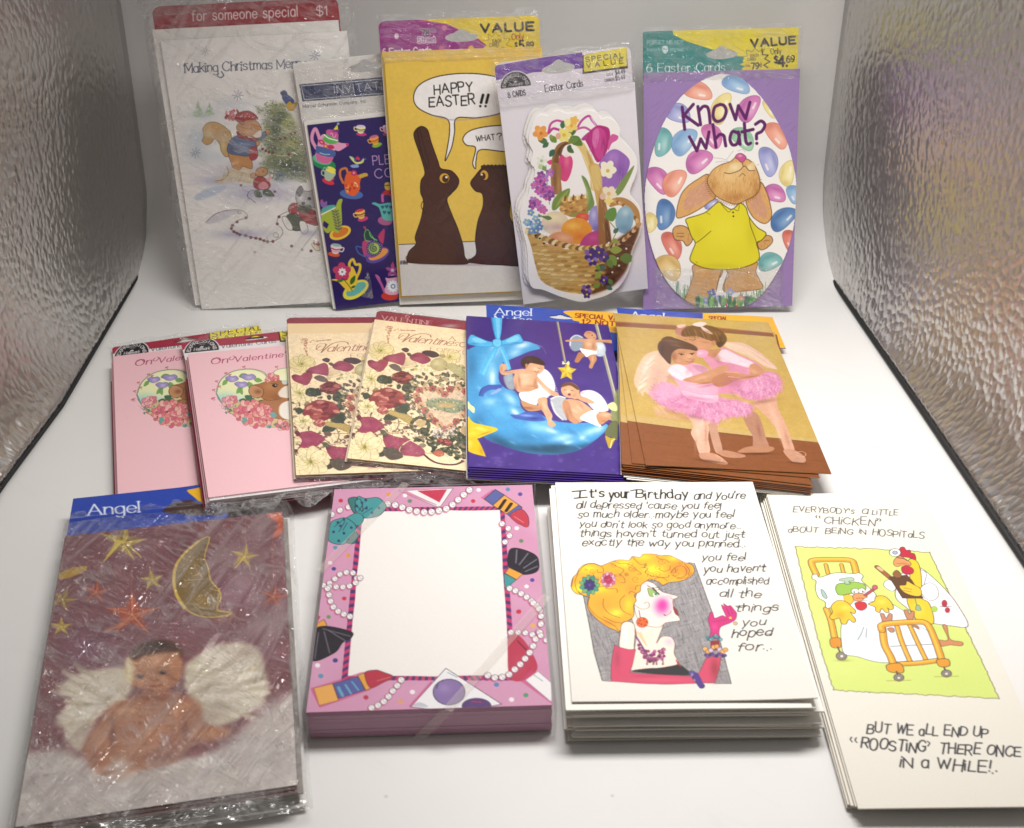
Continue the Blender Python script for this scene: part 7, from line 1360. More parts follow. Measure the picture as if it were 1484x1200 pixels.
def sleeve(parent, rect, n, mat, skirt=.004, seed=0, res=260, amp=.0012, name='plastic_sleeve'):
    """a loose wrap: a creased clear sheet whose rim folds back round the pack"""
    rng = np.random.default_rng(seed); u0, v0, u1, v1 = rect
    w = int((u1-u0)*res)+2; h = int((v1-v0)*res)+2
    U, V = np.meshgrid(np.linspace(u0, u1, w), np.linspace(v1, v0, h))
    Z = n+amp*((vnoise(h, w, 9, rng)-.3)*1.0+(vnoise(h, w, 3.5, rng)-.4)*.6).clip(0)
    d = np.minimum(np.minimum(U-u0, u1-U), np.minimum(V-v0, v1-V)); Z -= skirt*np.clip(1-d/.006, 0, 1)**1.5
    wob = .0012*(vnoise(h, w, 5, rng)-.5); rim = np.clip(1-d/.008, 0, 1)
    U = U+wob*rim*2; V = V+wob[::-1]*rim*2
    me = bpy.data.meshes.new(name); idx = np.arange(h*w).reshape(h, w)
    f = np.stack([idx[:-1, :-1].ravel(), idx[1:, :-1].ravel(), idx[1:, 1:].ravel(), idx[:-1, 1:].ravel()], 1)
    me.from_pydata(np.stack([U.ravel(), V.ravel(), Z.ravel()], 1).tolist(), [], f.tolist())
    me.polygons.foreach_set('use_smooth', np.ones(len(f), bool))
    return link(name, me, parent, mat)

def crumple(parent, p0, p1, d0, d1, mat, amp=.0016, seed=0, rows=9, res=700, name='plastic_sleeve'):
    """a gathered strip of wrap along the edge p0-p1, running out from it by d0 to d1 (card space)"""
    rng = np.random.default_rng(seed+100); p0, p1, d0, d1 = [np.array(q, float) for q in (p0, p1, d0, d1)]
    n = int(np.linalg.norm(p1-p0)*res)+2; t = np.linspace(0, 1, n)[:, None, None]; k = np.linspace(0, 1, rows)[None, :, None]
    ed = .55+.9*vnoise(n, 1, 9, rng)[:, 0][:, None, None]
    P = p0+(p1-p0)*t+(d0+(d1-d0)*t)*k*ed
    nz = np.stack([vnoise(n, rows, 3.0+c, rng)-.5 for c in range(3)], 2)*2
    P = P+nz*amp*(.15+k)
    return grid_mesh(name, P[..., 0], P[..., 1], P[..., 2], mat, parent)

# ------------------------------------------------------------------ the photo box: white sweep and foil side panels
def sweep_mat():
    m, N, L, P = nodes_mat('white_pvc')
    n = obj_noise(N, L, 9, 5, .6); r = N.new('ShaderNodeMapRange'); r.inputs[3].default_value = .70; r.inputs[4].default_value = .76
    L.new(n.outputs[0], r.inputs[0]); c = N.new('ShaderNodeCombineColor'); k = N.new('ShaderNodeMath'); k.operation = 'MULTIPLY'; k.inputs[1].default_value = .985
    k2 = N.new('ShaderNodeMath'); k2.operation = 'MULTIPLY'; k2.inputs[1].default_value = .965
    L.new(r.outputs[0], c.inputs[0]); L.new(r.outputs[0], k.inputs[0]); L.new(k.outputs[0], c.inputs[1]); L.new(r.outputs[0], k2.inputs[0]); L.new(k2.outputs[0], c.inputs[2])
    tc = N.new('ShaderNodeTexCoord'); vo = N.new('ShaderNodeTexVoronoi'); vo.inputs['Scale'].default_value = 26; L.new(tc.outputs['Object'], vo.inputs['Vector'])
    sp = N.new('ShaderNodeMapRange'); sp.inputs[1].default_value = .018; sp.inputs[2].default_value = .032; sp.inputs[3].default_value = .78; sp.inputs[4].default_value = 1; L.new(vo.outputs['Distance'], sp.inputs[0])
    sc = obj_noise(N, L, 30, 6, .7, (1, .15, 1), .9, .5); s2 = N.new('ShaderNodeMapRange'); s2.inputs[1].default_value = .3; s2.inputs[2].default_value = .42; s2.inputs[3].default_value = .955; s2.inputs[4].default_value = 1; L.new(sc.outputs[0], s2.inputs[0])
    mm = N.new('ShaderNodeMath'); mm.operation = 'MULTIPLY'; L.new(sp.outputs[0], mm.inputs[0]); L.new(s2.outputs[0], mm.inputs[1])
    mx = N.new('ShaderNodeMix'); mx.data_type = 'RGBA'; mx.blend_type = 'MULTIPLY'; mx.inputs[0].default_value = 1; L.new(c.outputs[0], mx.inputs[6]); L.new(mm.outputs[0], mx.inputs[7])
    L.new(mx.outputs[2], P.inputs['Base Color']); P.inputs['Roughness'].default_value = .42; P.inputs['Specular IOR Level'].default_value = .35
    b = N.new('ShaderNodeBump'); b.inputs['Strength'].default_value = .05; b.inputs['Distance'].default_value = .004; L.new(n.outputs[0], b.inputs['Height']); L.new(b.outputs[0], P.inputs['Normal'])
    return m

prof = [(-.35, 0)]+[(y, 0) for y in np.linspace(-.2, .85, 22)]+[(.85+.085*math.sin(a), .085-.085*math.cos(a)) for a in np.linspace(.08, math.pi/2, 18)]+[(.935+.012*t, .085+.62*t) for t in np.linspace(.08, 1, 12)]
prof = np.array(prof); xs = np.linspace(-.46, .46, 40)
X, Yp = np.meshgrid(xs, prof[:, 0]); _, Zp = np.meshgrid(xs, prof[:, 1])
Zp = Zp+.0012*np.sin(X*9+Yp*5)*np.clip((Yp-.8)/.1, 0, 1)
tag(grid_mesh('floor', X, Yp, Zp, sweep_mat()), kind='structure')

def foil_mat():
    m, N, L, P = nodes_mat('embossed_foil')
    P.inputs['Metallic'].default_value = 1; P.inputs['Base Color'].default_value = (.66, .64, .625, 1); P.inputs['Roughness'].default_value = .29
    tc = N.new('ShaderNodeTexCoord'); mp = N.new('ShaderNodeMapping'); mp.inputs['Scale'].default_value = (0, 1, .7)
    L.new(tc.outputs['Object'], mp.inputs[0])
    d = N.new('ShaderNodeTexNoise'); d.inputs['Scale'].default_value = 120; d.inputs['Detail'].default_value = 2; L.new(mp.outputs[0], d.inputs['Vector'])
    va = N.new('ShaderNodeVectorMath'); va.operation = 'MULTIPLY_ADD'; va.inputs[1].default_value = (0, .0035, .0035); L.new(d.outputs['Color'], va.inputs[0]); L.new(mp.outputs[0], va.inputs[2])
    v = N.new('ShaderNodeTexVoronoi'); v.feature = 'SMOOTH_F1'; v.inputs['Scale'].default_value = 235; v.inputs['Smoothness'].default_value = .25; L.new(va.outputs[0], v.inputs['Vector'])
    b2 = N.new('ShaderNodeBump'); b2.invert = True; b2.inputs['Strength'].default_value = .8; b2.inputs['Distance'].default_value = .0011; L.new(v.outputs['Distance'], b2.inputs['Height'])
    L.new(b2.outputs[0], P.inputs['Normal']); return m
FOIL = foil_mat()
m, N, L, P = nodes_mat('black_binding'); P.inputs['Base Color'].default_value = (.012, .012, .013, 1); P.inputs['Roughness'].default_value = .55; BLACK = m

def tube(name, pts, r, mat, parent=None, seg=8):
    pts = np.array(pts, float); V, F = [], []
    for i, p in enumerate(pts):
        d = pts[min(i+1, len(pts)-1)]-pts[max(i-1, 0)]; d /= np.linalg.norm(d)
        a = np.cross(d, (0, 0, 1) if abs(d[2]) < .9 else (0, 1, 0)); a /= np.linalg.norm(a); b = np.cross(d, a)
        for k in range(seg):
            t = 2*math.pi*k/seg; V.append((p+r*(a*math.cos(t)+b*math.sin(t))).tolist())
    for i in range(len(pts)-1):
        for k in range(seg): F.append((i*seg+k, i*seg+(k+1) % seg, (i+1)*seg+(k+1) % seg, (i+1)*seg+k))
    F.append(tuple(range(seg))[::-1]); F.append(tuple((len(pts)-1)*seg+k for k in range(seg)))
    me = bpy.data.meshes.new(name); me.from_pydata(V, [], F); me.polygons.foreach_set('use_smooth', np.ones(len(F), bool)); return link(name, me, parent, mat)

def foil_panel(side, edge, label, binding):
    """edge: (y, x) pairs of the seam where the panel meets the floor, front to back"""
    ey, ex = np.array(edge).T
    o = bpy.data.objects.new('foil_panel', None); COL.objects.link(o); o.location = (side*.32, .3, 0); tag(o, label, 'reflector panel', 'embossed foil side panels of the photo box')
    nz, ny = 60, 90; z = np.r_[np.linspace(0, .09, 24), np.linspace(.1, .62, nz-24)]
    Xs, Ys, Zs = (np.zeros((nz, ny)) for _ in range(3)); rim = []
    for i, zz in enumerate(z):
        yb = ey[-1]+.035*min(1, zz/.055)**.6+.01*zz
        yy = np.linspace(-.25, yb, ny)
        x0 = np.interp(yy, ey, ex)
        near = np.clip((ey[-1]+.03-yy)/.30, 0, 1)
        cove = near*(.034*(1-np.exp(-zz/.028)))
        out = cove+.05*zz*near+.012*math.sin(min(zz, .5)*5)*np.sin(yy*4.2+1)
        Xs[i] = x0+side*(out+.004); Ys[i] = yy; Zs[i] = zz+.0008
        rim.append((Xs[i, -1]-side*.0005, yb+.0005, zz+.0008))
    f = grid_mesh('foil_sheet', Xs-o.location[0], Ys-o.location[1], Zs, FOIL, o)
    sm = f.modifiers.new('thickness', 'SOLIDIFY'); sm.thickness = .0025; sm.offset = side
    seam = [(np.interp(y, ey, ex)+side*.002, y, .0022) for y in np.linspace(-.25, ey[-1], 40)]
    tube('edge_binding', np.array(seam+rim[1:])-np.array(o.location), binding, BLACK, o)
    return o
foil_panel(-1, [(-.3, -.40), (.2, -.352), (.581, -.332), (.682, -.321), (.885, -.317)], 'silver embossed foil panel at the left of the box, beside the Christmas pack', .0013)
foil_panel(1, [(-.3, .40), (.2, .345), (.52, .313), (.685, .294), (.90, .268)], 'silver embossed foil panel at the right of the box, beside the jelly bean egg', .002)

# ------------------------------------------------------------------ the card packs
def art_on(key, rect, base, *fns, plane=None, res=RES):
    A = Art(ref_map(plane or key), rect, base, res)
    for f in fns: f(A)
    return A

def header(o, key, rect, base, fn, t=.0006, r=(0, 0, .006, .006), hole=None, mat='board', n=None, edge='d8d4cc', seed=0):
    A = art_on(key, rect, base, fn, plane=key+'@header')
    return sheet('header_card', o, A, n, t, MAT[mat], outline=round_rect(*rect, r), holes=[hole] if hole is not None else (), edge=edge, seed=seed)

def layers(o, name, rect, n0, n1, cols, jit=.0012, seed=0, edge=None, mat='paper', gap=.35):
    """a stack of thin sheets from depth n0 down to n1, each its own part, slightly out of register"""
    R = np.random.default_rng(seed); k = len(cols); d = (n0-n1)/k
    for i, c in enumerate(cols):
        a, b = (R.random(2)-.5)*2*jit
        slab(name if isinstance(name, str) else name[i % len(name)], o, (rect[0]+a, rect[1]+b, rect[2]+a, rect[3]+b), n0-i*d, d*(1-gap*R.random()), c, MAT[mat], edge=edge, warp=.00012, seed=seed+i)

WHITE = 'ece8e2'
# --- Christmas pack
o = pack('christmas_card_pack', 'xmas', 'wrapped pack of Christmas cards with squirrel print under a red price strip', 'card pack', 'wrapped card packs standing at the back')
w, h = POSE['xmas'][7:9]
sheet('card', o, art_on('xmas', (0, 0, w, h), 'f5f2ee', art_xmas), 0, .0024, MAT['wrap'], edge='dedad4')
slab('envelope', o, (-.0055, .003, w-.006, h+.0078), -.0027, .0022, 'f2efea', MAT['wrap'])
header(o, 'xmas', (-.0045, .2, .1345, .2335), 'a02634', art_xmas_header, n=-.005, seed=2)
xm_film = film_mat('loose_cellophane', 1, -.75, (1, .14, 1), 26, .05, .11, depth=.010, glint_white=.17)
CREASED = film_mat('creased_cellophane', 1, 1.2, (1, .25, 1), 70, .07, .1, depth=.006, glint_white=.12)
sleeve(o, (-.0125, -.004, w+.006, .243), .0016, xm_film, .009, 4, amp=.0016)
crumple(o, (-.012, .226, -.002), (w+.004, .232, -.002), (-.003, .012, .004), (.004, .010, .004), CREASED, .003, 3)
crumple(o, (-.0045, .0, .0), (w+.004, -.001, .0), (0, -.004, -.003), (0, -.004, -.003), CREASED, .0012, 4)

# --- invitations
o = pack('invitation_pack', 'inv', 'boxed invitations with dark blue teapot print and a navy label, between two wrapped packs', 'card pack', 'wrapped card packs standing at the back')
w, h = POSE['inv'][7:9]
lp = to_local('inv', '445 180 487 449'); pr = (lp[0][0], lp[1][1], w-.006, lp[0][1]-.0008)
sheet('card', o, art_on('inv', pr, '2b1c60', art_inv), 0, .001, MAT['wrap_soft'], edge='2b1c60')
slab('envelope', o, (.0012, .0004, w-.002, .153), -.0012, .0045, 'e9e6e0', MAT['wrap_soft'], edge='d9d5cf', r=(.002,)*4)
hc = to_local('inv@header', '530 100')[0]
header(o, 'inv', (0, .002, w, h+.003), 'e6e3de', art_inv_header, t=.001, n=-.0057, r=(.004,)*4, hole=hang_hole(hc[0]-.0005, hc[1]+.001, .0125, .0032), seed=5)
sleeve(o, (-.0015, .150, w+.001, .195), .0004, CREASED, .007, 35, 420, .001)

# --- chocolate hares
o = pack('easter_card_pack', 'bunny', 'wrapped yellow Easter cards with two chocolate bunnies talking', 'card pack', 'wrapped card packs standing at the back')
w, h = POSE['bunny'][7:9]
lp = to_local('bunny', '557 89 784 79')
sheet('card', o, art_on('bunny', (lp[0][0], .0035, w-.001, lp[0][1]), 'e6c254', art_bunny), 0, .0016, MAT['wrap_soft'], edge='e0bc50')
for i in range(3): slab('card', o, (lp[0][0]-.0006*(i+1), .0032-.0009*i, w-.0002*i, lp[0][1]+.0021*(i+1)), -.0017-.0006*i, .0005, 'ecca5c', MAT['wrap_soft'], edge='c89a30', seed=i)
slab('envelope', o, (-.0004, -.0055, w, .193), -.0038, .0018, 'dcd8d2', MAT['wrap_soft'])
hp = to_local('bunny@header', '669 50')[0]
header(o, 'bunny', (-.001, .185, w-.001, .2165), 'efd22c', art_bunny_header, n=-.006, hole=hang_hole(hp[0], hp[1]-.002, .0122, .0031), r=(0, 0, .005, .005), seed=1)
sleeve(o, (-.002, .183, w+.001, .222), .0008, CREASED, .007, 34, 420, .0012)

# --- egg basket
o = pack('easter_card_pack', 'basket', 'wrapped Easter cards cut to the shape of an egg basket, lilac header', 'card pack', 'wrapped card packs standing at the back')
w, h = POSE['basket'][7:9]
DIE = np.vstack([fr((700, 60, 6.0), '430 965 402 900 395 830 425 730 455 665 505 632 560 642 600 614 660 598 720 622 780 618 830 627 880 602 950 600 1000 622 1032 672 1090 660 1150 692 1190 752 1195 830 1232 880 1290 935 1330 1000 1345 1090'),
                 fr((730, 240, 5.714), '1092 90 1050 200 1062 262 1122 330 1150 430 1132 560 1072 700 1064 770 1040 860 980 980 880 1062 760 1104 640 1130 480 1090 330 1032 216 985 192 700 160 560 140 470 132 390 150 320 200 240 214 170 250 80 250 20 220 -20')])
D0 = catmull(to_local('basket', DIE), True, 6)
bb = lambda P, m=.001: (P[:, 0].min()-m, P[:, 1].min()-m, P[:, 0].max()+m, P[:, 1].max()+m)
sheet('card', o, art_on('basket', bb(D0), 'eeebe8', art_basket), 0, .0007, MAT['wrap_soft'], outline=D0, edge='ffffff')
for i, (dx, dy) in enumerate(((-.0018, .003), (-.003, .0052), (-.0042, .0018))):
    Di = D0+(dx, dy); sheet('card', o, plain(bb(Di), 'e6e3e0', 1900), -.0009-.0008*i, .0006, MAT['wrap_soft'], outline=Di, edge='c4c0bc', seed=i)
slab('envelope', o, (-.0005, .0008, w+.0005, h), -.0036, .0014, 'dedae0', MAT['wrap'], edge='d0ccd0')
hh = to_local('basket@header', '809 97')[0]
header(o, 'basket', (-.001, .003, .1, .1925), 'e3dce6', art_basket_header, n=-.006, t=.0008, hole=hang_hole(hh[0], hh[1]-.0012, .012, .0034), r=(.003, .003, .005, .005), seed=3)
sleeve(o, (-.0035, w*0+.160, w+.001, .1965), .0012, CREASED, .007, 31, 420, .0012)
crumple(o, (-.002, .0, .0005), (.0995, .0, .0005), (0, -.004, -.004), (0, -.004, -.004), CREASED, .0008, 5)

# --- jelly bean egg
o = pack('easter_card_pack', 'egg', 'wrapped purple Easter pack with a jelly bean egg and a rabbit in a yellow shirt', 'card pack', 'wrapped card packs standing at the back')
w, h = POSE['egg'][7:9]
D1 = catmull(to_local('egg', EGG), True, 6); D1 = np.clip(D1, (.0006, .0006), (w-.0003, h-.0003))
sheet('card', o, art_on('egg', bb(D1), 'efece8', art_egg), 0, .0012, MAT['wrap_soft'], outline=D1, edge='f0ece8')
sheet('envelope', o, art_on('egg', (0, 0, w, h), '977cb0', art_egg_env, res=2000), -.0016, .0028, MAT['wrap'], edge='75508f')
hh = to_local('egg@header', '1046 75')[0]
header(o, 'egg', (-.0007, .178, w-.0007, .2165), 'e8d52a', art_egg_header, n=-.005, hole=hang_hole(hh[0], hh[1]-.002, .0118, .0033), r=(0, 0, .002, .002), seed=6)
sleeve(o, (-.003, .176, w+.002, .2195), .0012, CREASED, .006, 32, 420, .0012)
sleeve(o, (.006, -.002, w-.006, .036), .0014, CREASED, .005, 33, 420, .0008)

SILVERY = film_mat('bunched_cellophane', 1, .3, (1, .3, 1), 120, .16, .16, depth=.005, glint_white=.4)
# --- valentine packs with the field mouse: two alike, the right one lying over the left one
PINKART = art_on('pinkB', (0, 0, *POSE['pinkB'][7:9]), 'efc0c7', art_pink)
for key, label in (('pinkA', 'pink valentine pack at the far left, its right side under another pink pack'), ('pinkB', 'pink valentine card pack lying over another pink pack, its mouse in plain view')):
    o = pack('valentine_card_pack', key, label, 'card pack', 'pink mouse valentine packs')
    w, h = POSE['pinkB'][7:9]
    sheet('card', o, PINKART, 0, .0009, MAT['wrap_soft'], edge='f0c8ce')
    layers(o, ['envelope', 'card'], (-.0006, -.0008, w+.0004, h+.0004), -.0011, -.0085, ['e8e2e2', 'efb6c0', 'e6e0e0', 'eeb4be', 'e8e4e2', 'e2dcdc'], .0016, 17, edge='cfc6c6', mat='wrap_soft')
    # the header board sits a little askew: its top edge measured on its own plane
    def askew(k, P):
        q = to_local(k+'@header', P); e = q[1]-q[0]; return q[0], math.atan2(e[1], e[0])
    t0, an = askew('pinkB', '261.5 497.5 402.7 481'); c, s_ = math.cos(an), math.sin(an)
    Mh = np.array([[c, s_, -c*t0[0]-s_*t0[1]], [-s_, c, s_*t0[0]-c*t0[1]], [0, 0, 1]]) @ ref_map('pinkB@header')
    hr = (0, -.04, w-.001, .0006); A = Art(Mh, hr, 'e9e2e4'); art_pink_header(A)
    A.frame(0, 0, 1); q = A.m('371 490')[0]; hh = (q[0]/A.res+A.u0, A.v1-q[1]/A.res)
    sheet('header_card', o, A, -.009, .0006, MAT['board'], outline=round_rect(*hr, (0, 0, .004, .004)), holes=[hang_hole(hh[0], hh[1], .009, .0022)], edge='b04458', seed=9)
    t1, an1 = (t0, an) if key == 'pinkB' else askew('pinkA', '161.5 504 380.4 471.5')
    o.children[-1].matrix_local = Matrix.Translation((t1[0], t1[1], 0)) @ Matrix.Rotation(an1, 4, 'Z')
    crumple(o, (-.002, -.0008, -.0005), (w+.001, -.0008, -.0005), (0, -.003, -.0085), (0, -.003, -.0085), SILVERY, .0016, 7)
    crumple(o, (t1[0], t1[1]-.002, -.008), (t1[0]+w*math.cos(an1), t1[1]+w*math.sin(an1)-.002, -.008), (0, .005, .001), (0, .005, .001), CREASED, .0012, 8)
    slab('backing_card', o, (-.0035, -.001, w-.002, .15), -.0092, .0006, 'a83a50', MAT['board'])

# --- burgundy valentine packs
BURGART = art_on('burgB', (0, 0, *POSE['burgB'][7:9]), 'f0d8b2', art_burg)
for key, label in (('burgA', 'cream valentine pack of hearts and roses, beside the pink packs, half covered by its twin'), ('burgB', 'cream valentine pack of hearts and roses, lying over its twin beside the moon card')):
    o = pack('valentine_card_pack', key, label, 'card pack', 'cream floral valentine packs')
    w, h = POSE['burgB'][7:9]; off = (POSE[key][8]-h)
    sheet('card', o, BURGART, 0, .0008, MAT['wrap_soft'], edge='b08a6a')
    if key == 'burgA':
        slab('card', o, (.0002, h-.03, w, h+off), -.001, .0007, 'ecd0a2', MAT['wrap_soft'], edge='e0c49a')
    layers(o, ['card', 'envelope'], (-.0004, -.0005, w+.0004, h+.0005), -.0018, -.008, ['ead0a8', 'd6c2a8', '6a2a34', '7a2c38', '5c202c'], .0014, 23, edge='5a1c26', mat='wrap')
    hq = to_local('burgB@header', '546.5 450') if key == 'burgB' else to_local('burgA@header', '415.4 460.6'); hr = (hq[0][0]-.0004, .145, hq[0][0]+w-.0004, hq[0][1])
    A = art_on('burgB', hr, '8c2c3c', art_burg_header, plane='burgB@header')
    sheet('header_card', o, A, -.0085, .0006, MAT['board'], outline=round_rect(*hr, (0, 0, .005, .005)), edge='8c2c3c', seed=11)
    crumple(o, (-.002, -.0008, -.0004), (w+.001, -.0008, -.0004), (0, -.004, -.008), (0, -.004, -.008), CREASED, .0018, 9)
    crumple(o, (hr[0], hr[3]-.002, -.008), (hr[2], hr[3]-.002, -.008), (0, .004, .001), (0, .004, .001), CREASED, .0012, 10)
    slab('backing_card', o, (-.0002, -.0015, w-.0002, .15), -.0087, .0006, '8a1c2c', MAT['board'], edge='7a1624')

# --- note cards with babies on a blue moon: a loose pile on its header board
w, h = POSE['blue'][7:9]
def lay(key, name, label, cat, group=None): return pack(name, key, label, cat, group)
o = lay('blue', 'note_card', 'purple note card with babies on a blue satin moon, topmost of its pile', 'note card', 'purple moon note cards')
sheet('card', o, art_on('blue', (0, 0, w, h), '45307e', art_blue), 0, .0005, MAT['gloss'], edge='3a2a68')
o.children[0].name = 'card_front'
EDGE = slab('note_card', None, (0, 0, w, h), 0, .00055, '45307e', MAT['gloss'], edge='2c1f56'); EDGE.matrix_world = frame('blue') @ Matrix.Translation((-.0002, -.0012, -.0009))
low = 'purple note card in the pile under the blue moon card, only its edge in view'
tag(EDGE, low, 'note card', 'purple note cards under the topmost one')
R = np.random.default_rng(77)
for i in range(1, 5):
    e = EDGE.copy(); COL.objects.link(e); e.matrix_world = frame('blue') @ Matrix.Translation(((R.random()-.5)*.002, -.0012-.0009*i, -.0009-.0011*i)) @ Matrix.Rotation((R.random()-.5)*.012, 4, 'Z')
o = lay('blue', 'note_board', 'royal blue header board with yellow corner, behind the blue moon cards', 'header board', 'blue header boards of the note cards')
lp = to_local('blue@header', '704.4 441.7 891 456')
A = art_on('blue', (lp[0][0], .16, lp[1][0], lp[0][1]), '2c4cb0', art_blue_header, plane='blue@header')
hh = to_local('blue@header', '813 460')[0]
sheet('header_card', o, A, -.0069, .0006, MAT['board'], edge='1c3488', holes=[hang_hole(hh[0], hh[1]-.0005, .009, .0022)])
slab('tray', o, (-.0008, -.003, w+.001, .165), -.0072, .0012, 'e8e6e4', MAT['paper'])

# --- ballet note cards, fanned
wb, hb = POSE['ballet'][7:9]
BAL = art_on('ballet', (0, 0, wb, hb), 'd2b45c', art_ballet)
bow = lambda U, V: -.0022*((U/wb)**2)*((1-V/hb))
o = lay('ballet', 'note_card', 'note card of two girls in pink tutus, topmost of the fanned pile', 'note card', 'ballet note cards')
sheet('card_front', o, BAL, 0, .0005, MAT['gloss'], edge='c0a070')
for (dx, dy, rz, dz, lab) in ((-.0035, -.0005, .052, -.0011, 'ballet note card second in the fanned pile, peeking out at the top right corner'), (-.006, -.004, .1, -.002, 'ballet note card third in the fanned pile, its wooden floor showing at the lower left')):
    c = lay('ballet', 'note_card', lab, 'note card', 'ballet note cards'); c.matrix_world = frame('ballet') @ Matrix.Translation((wb*.5, hb*.5, 0)) @ Matrix.Translation((dx, dy, dz)) @ Matrix.Rotation(-rz*.0-rz, 4, 'Z') @ Matrix.Translation((-wb*.5, -hb*.5, 0))
    f = o.children[0].copy(); COL.objects.link(f); f.parent = c
EB = slab('note_card', None, (0, 0, wb, hb), 0, .0006, '86502e', MAT['gloss'], edge='5c3018')
tag(EB, 'brown edged ballet note card lower in the pile, only its edge in view', 'note card', 'ballet note cards lower in the pile')
T0 = frame('ballet') @ Matrix.Translation((wb*.5, hb*.5, 0))
for i in range(5):
    e = EB if i == 0 else EB.copy()
    if i: COL.objects.link(e)
    e.matrix_world = T0 @ Matrix.Translation((-.0055-.0004*i+.002*R.random(), -.0055-.0004*i, -.0031-.001*i)) @ Matrix.Rotation(-.1-.012*(R.random()-.3), 4, 'Z') @ Matrix.Translation((-wb*.5, -hb*.5, 0))
EE = slab('envelope', None, (0, 0, wb-.004, hb-.002), 0, .0006, 'e6e2dc', MAT['paper'], edge='cfcac2')
tag(EE, 'white envelope under the ballet note cards, only its edge in view', 'envelope', 'white envelopes under the ballet cards')
for i in range(3):
    e = EE if i == 0 else EE.copy()
    if i: COL.objects.link(e)
    e.matrix_world = T0 @ Matrix.Translation((-.006+.001*i, -.007-.0006*i, -.0083-.0008*i)) @ Matrix.Rotation(-.1+.01*i, 4, 'Z') @ Matrix.Translation((-wb*.5, -hb*.5, 0))
o = lay('ballet', 'note_board', 'royal blue and yellow header board, behind the ballet note cards', 'header board', 'blue header boards of the note cards')
lp = to_local('ballet@header', '894 447 1120 461')
A = art_on('ballet', (lp[0][0], hb-.02, lp[1][0], lp[0][1]+.001), '2444b0', art_ballet_header, plane='ballet@header')
sheet('header_card', o, A, -.0105, .0006, MAT['board'], edge='1c3488')

# --- cherub note cards in loose cellophane
o = pack('note_card_pack', 'angel', 'note cards of a winged baby under hanging stars, in crumpled cellophane', 'card pack')
w, h = POSE['angel'][7:9]
sheet('card', o, art_on('angel', (0, 0, w, h), '7b4a50', art_angel), 0, .0006, MAT['gloss'], edge='5c4640')
layers(o, ['card', 'envelope'], (.0008, -.0012, w+.0006, h-.0003), -.0012, -.0125, ['6e4644', '7a5a56', '8c8480', 'b9b2ac', '9a928c', 'c4beb8', 'a8a29c', 'cac4be'], .0018, 29, edge='7c746e', gap=.5)
slab('envelope', o, (-.0004, -.003, w+.0035, .2135), -.0128, .001, 'e6e3de', MAT['paper'])
lp = to_local('angel@header', '106 724 330 706')
A = art_on('angel', (lp[0][0], h-.005, lp[1][0], lp[0][1]+.001), '2a46a8', art_angel_header, plane='angel@header', res=1800)
sheet('header_card', o, A, -.0015, .0005, MAT['board'], edge='1c3488')
ang_film = film_mat('crumpled_cellophane', 1.0, -.55, (1, .13, 1), 30, .09, .11, depth=.019, glint_white=.11)
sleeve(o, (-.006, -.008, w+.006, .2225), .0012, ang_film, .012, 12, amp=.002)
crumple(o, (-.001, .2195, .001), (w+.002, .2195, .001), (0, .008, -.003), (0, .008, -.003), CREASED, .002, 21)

# --- boxed stationery
o = pack('stationery_box', 'pinkbox', 'clear box of pink writing paper with a border of pearls, lipsticks and brushes', 'stationery box')
w, h = POSE['pinkbox'][7:9]
sheet('paper_sheet', o, art_on('pinkbox', (.0022, .0022, w-.0022, h-.0022), 'd49cba', art_stationery), -.0008, .0004, MAT['gloss'], edge='c88aa8', warp=.0001)
layers(o, 'paper_stack', (.0024, .0024, w-.0024, h-.0024), -.0013, -.0205, ['d79ab8', 'e0c4d0', 'd494b4', 'd8a2bc', 'e4ccd6', 'd292b0', 'd69ab8'], .0003, 3, edge='b07c96', gap=.12)
m, N, L, P = nodes_mat('clear_plastic'); N.remove(P)
t = N.new('ShaderNodeBsdfTransparent'); t.inputs[0].default_value = (.95, .94, .945, 1); g = N.new('ShaderNodeBsdfGlossy'); g.inputs['Roughness'].default_value = .05; f = N.new('ShaderNodeLayerWeight'); f.inputs['Blend'].default_value = .3; pw = N.new('ShaderNodeMath'); pw.operation = 'POWER'; pw.inputs[1].default_value = 3; mr = N.new('ShaderNodeMath'); mr.operation = 'MULTIPLY_ADD'; mr.inputs[1].default_value = .7; mr.inputs[2].default_value = .055; x = N.new('ShaderNodeMixShader')
L.new(f.outputs['Facing'], pw.inputs[0]); L.new(pw.outputs[0], mr.inputs[0]); L.new(mr.outputs[0], x.inputs[0]); L.new(t.outputs[0], x.inputs[1]); L.new(g.outputs[0], x.inputs[2]); L.new(x.outputs[0], N['Material Output'].inputs[0]); CLEAR = m
def box_lid(u0, v0, u1, v1, n0, n1, r=.0012):
    import bmesh
    bm = bmesh.new(); bmesh.ops.create_cube(bm, size=1)
    for v in bm.verts: v.co = ((u0+u1)/2+v.co.x*(u1-u0), (v0+v1)/2+v.co.y*(v1-v0), (n0+n1)/2+v.co.z*(n0-n1))
    bmesh.ops.delete(bm, geom=[f for f in bm.faces if f.normal.z < -.5], context='FACES')
    bmesh.ops.bevel(bm, geom=[e for e in bm.edges if not e.is_boundary], offset=r, segments=3, affect='EDGES')
    big = [i for i, f in enumerate(bm.faces) if f.calc_area() > 1e-4]
    me = bpy.data.meshes.new('box_lid'); bm.to_mesh(me); bm.free(); sm = np.ones(len(me.polygons), bool); sm[big] = False; me.polygons.foreach_set('use_smooth', sm); return me
link('box_lid', box_lid(0, 0, w, h, .0002, -.0212), o, CLEAR)
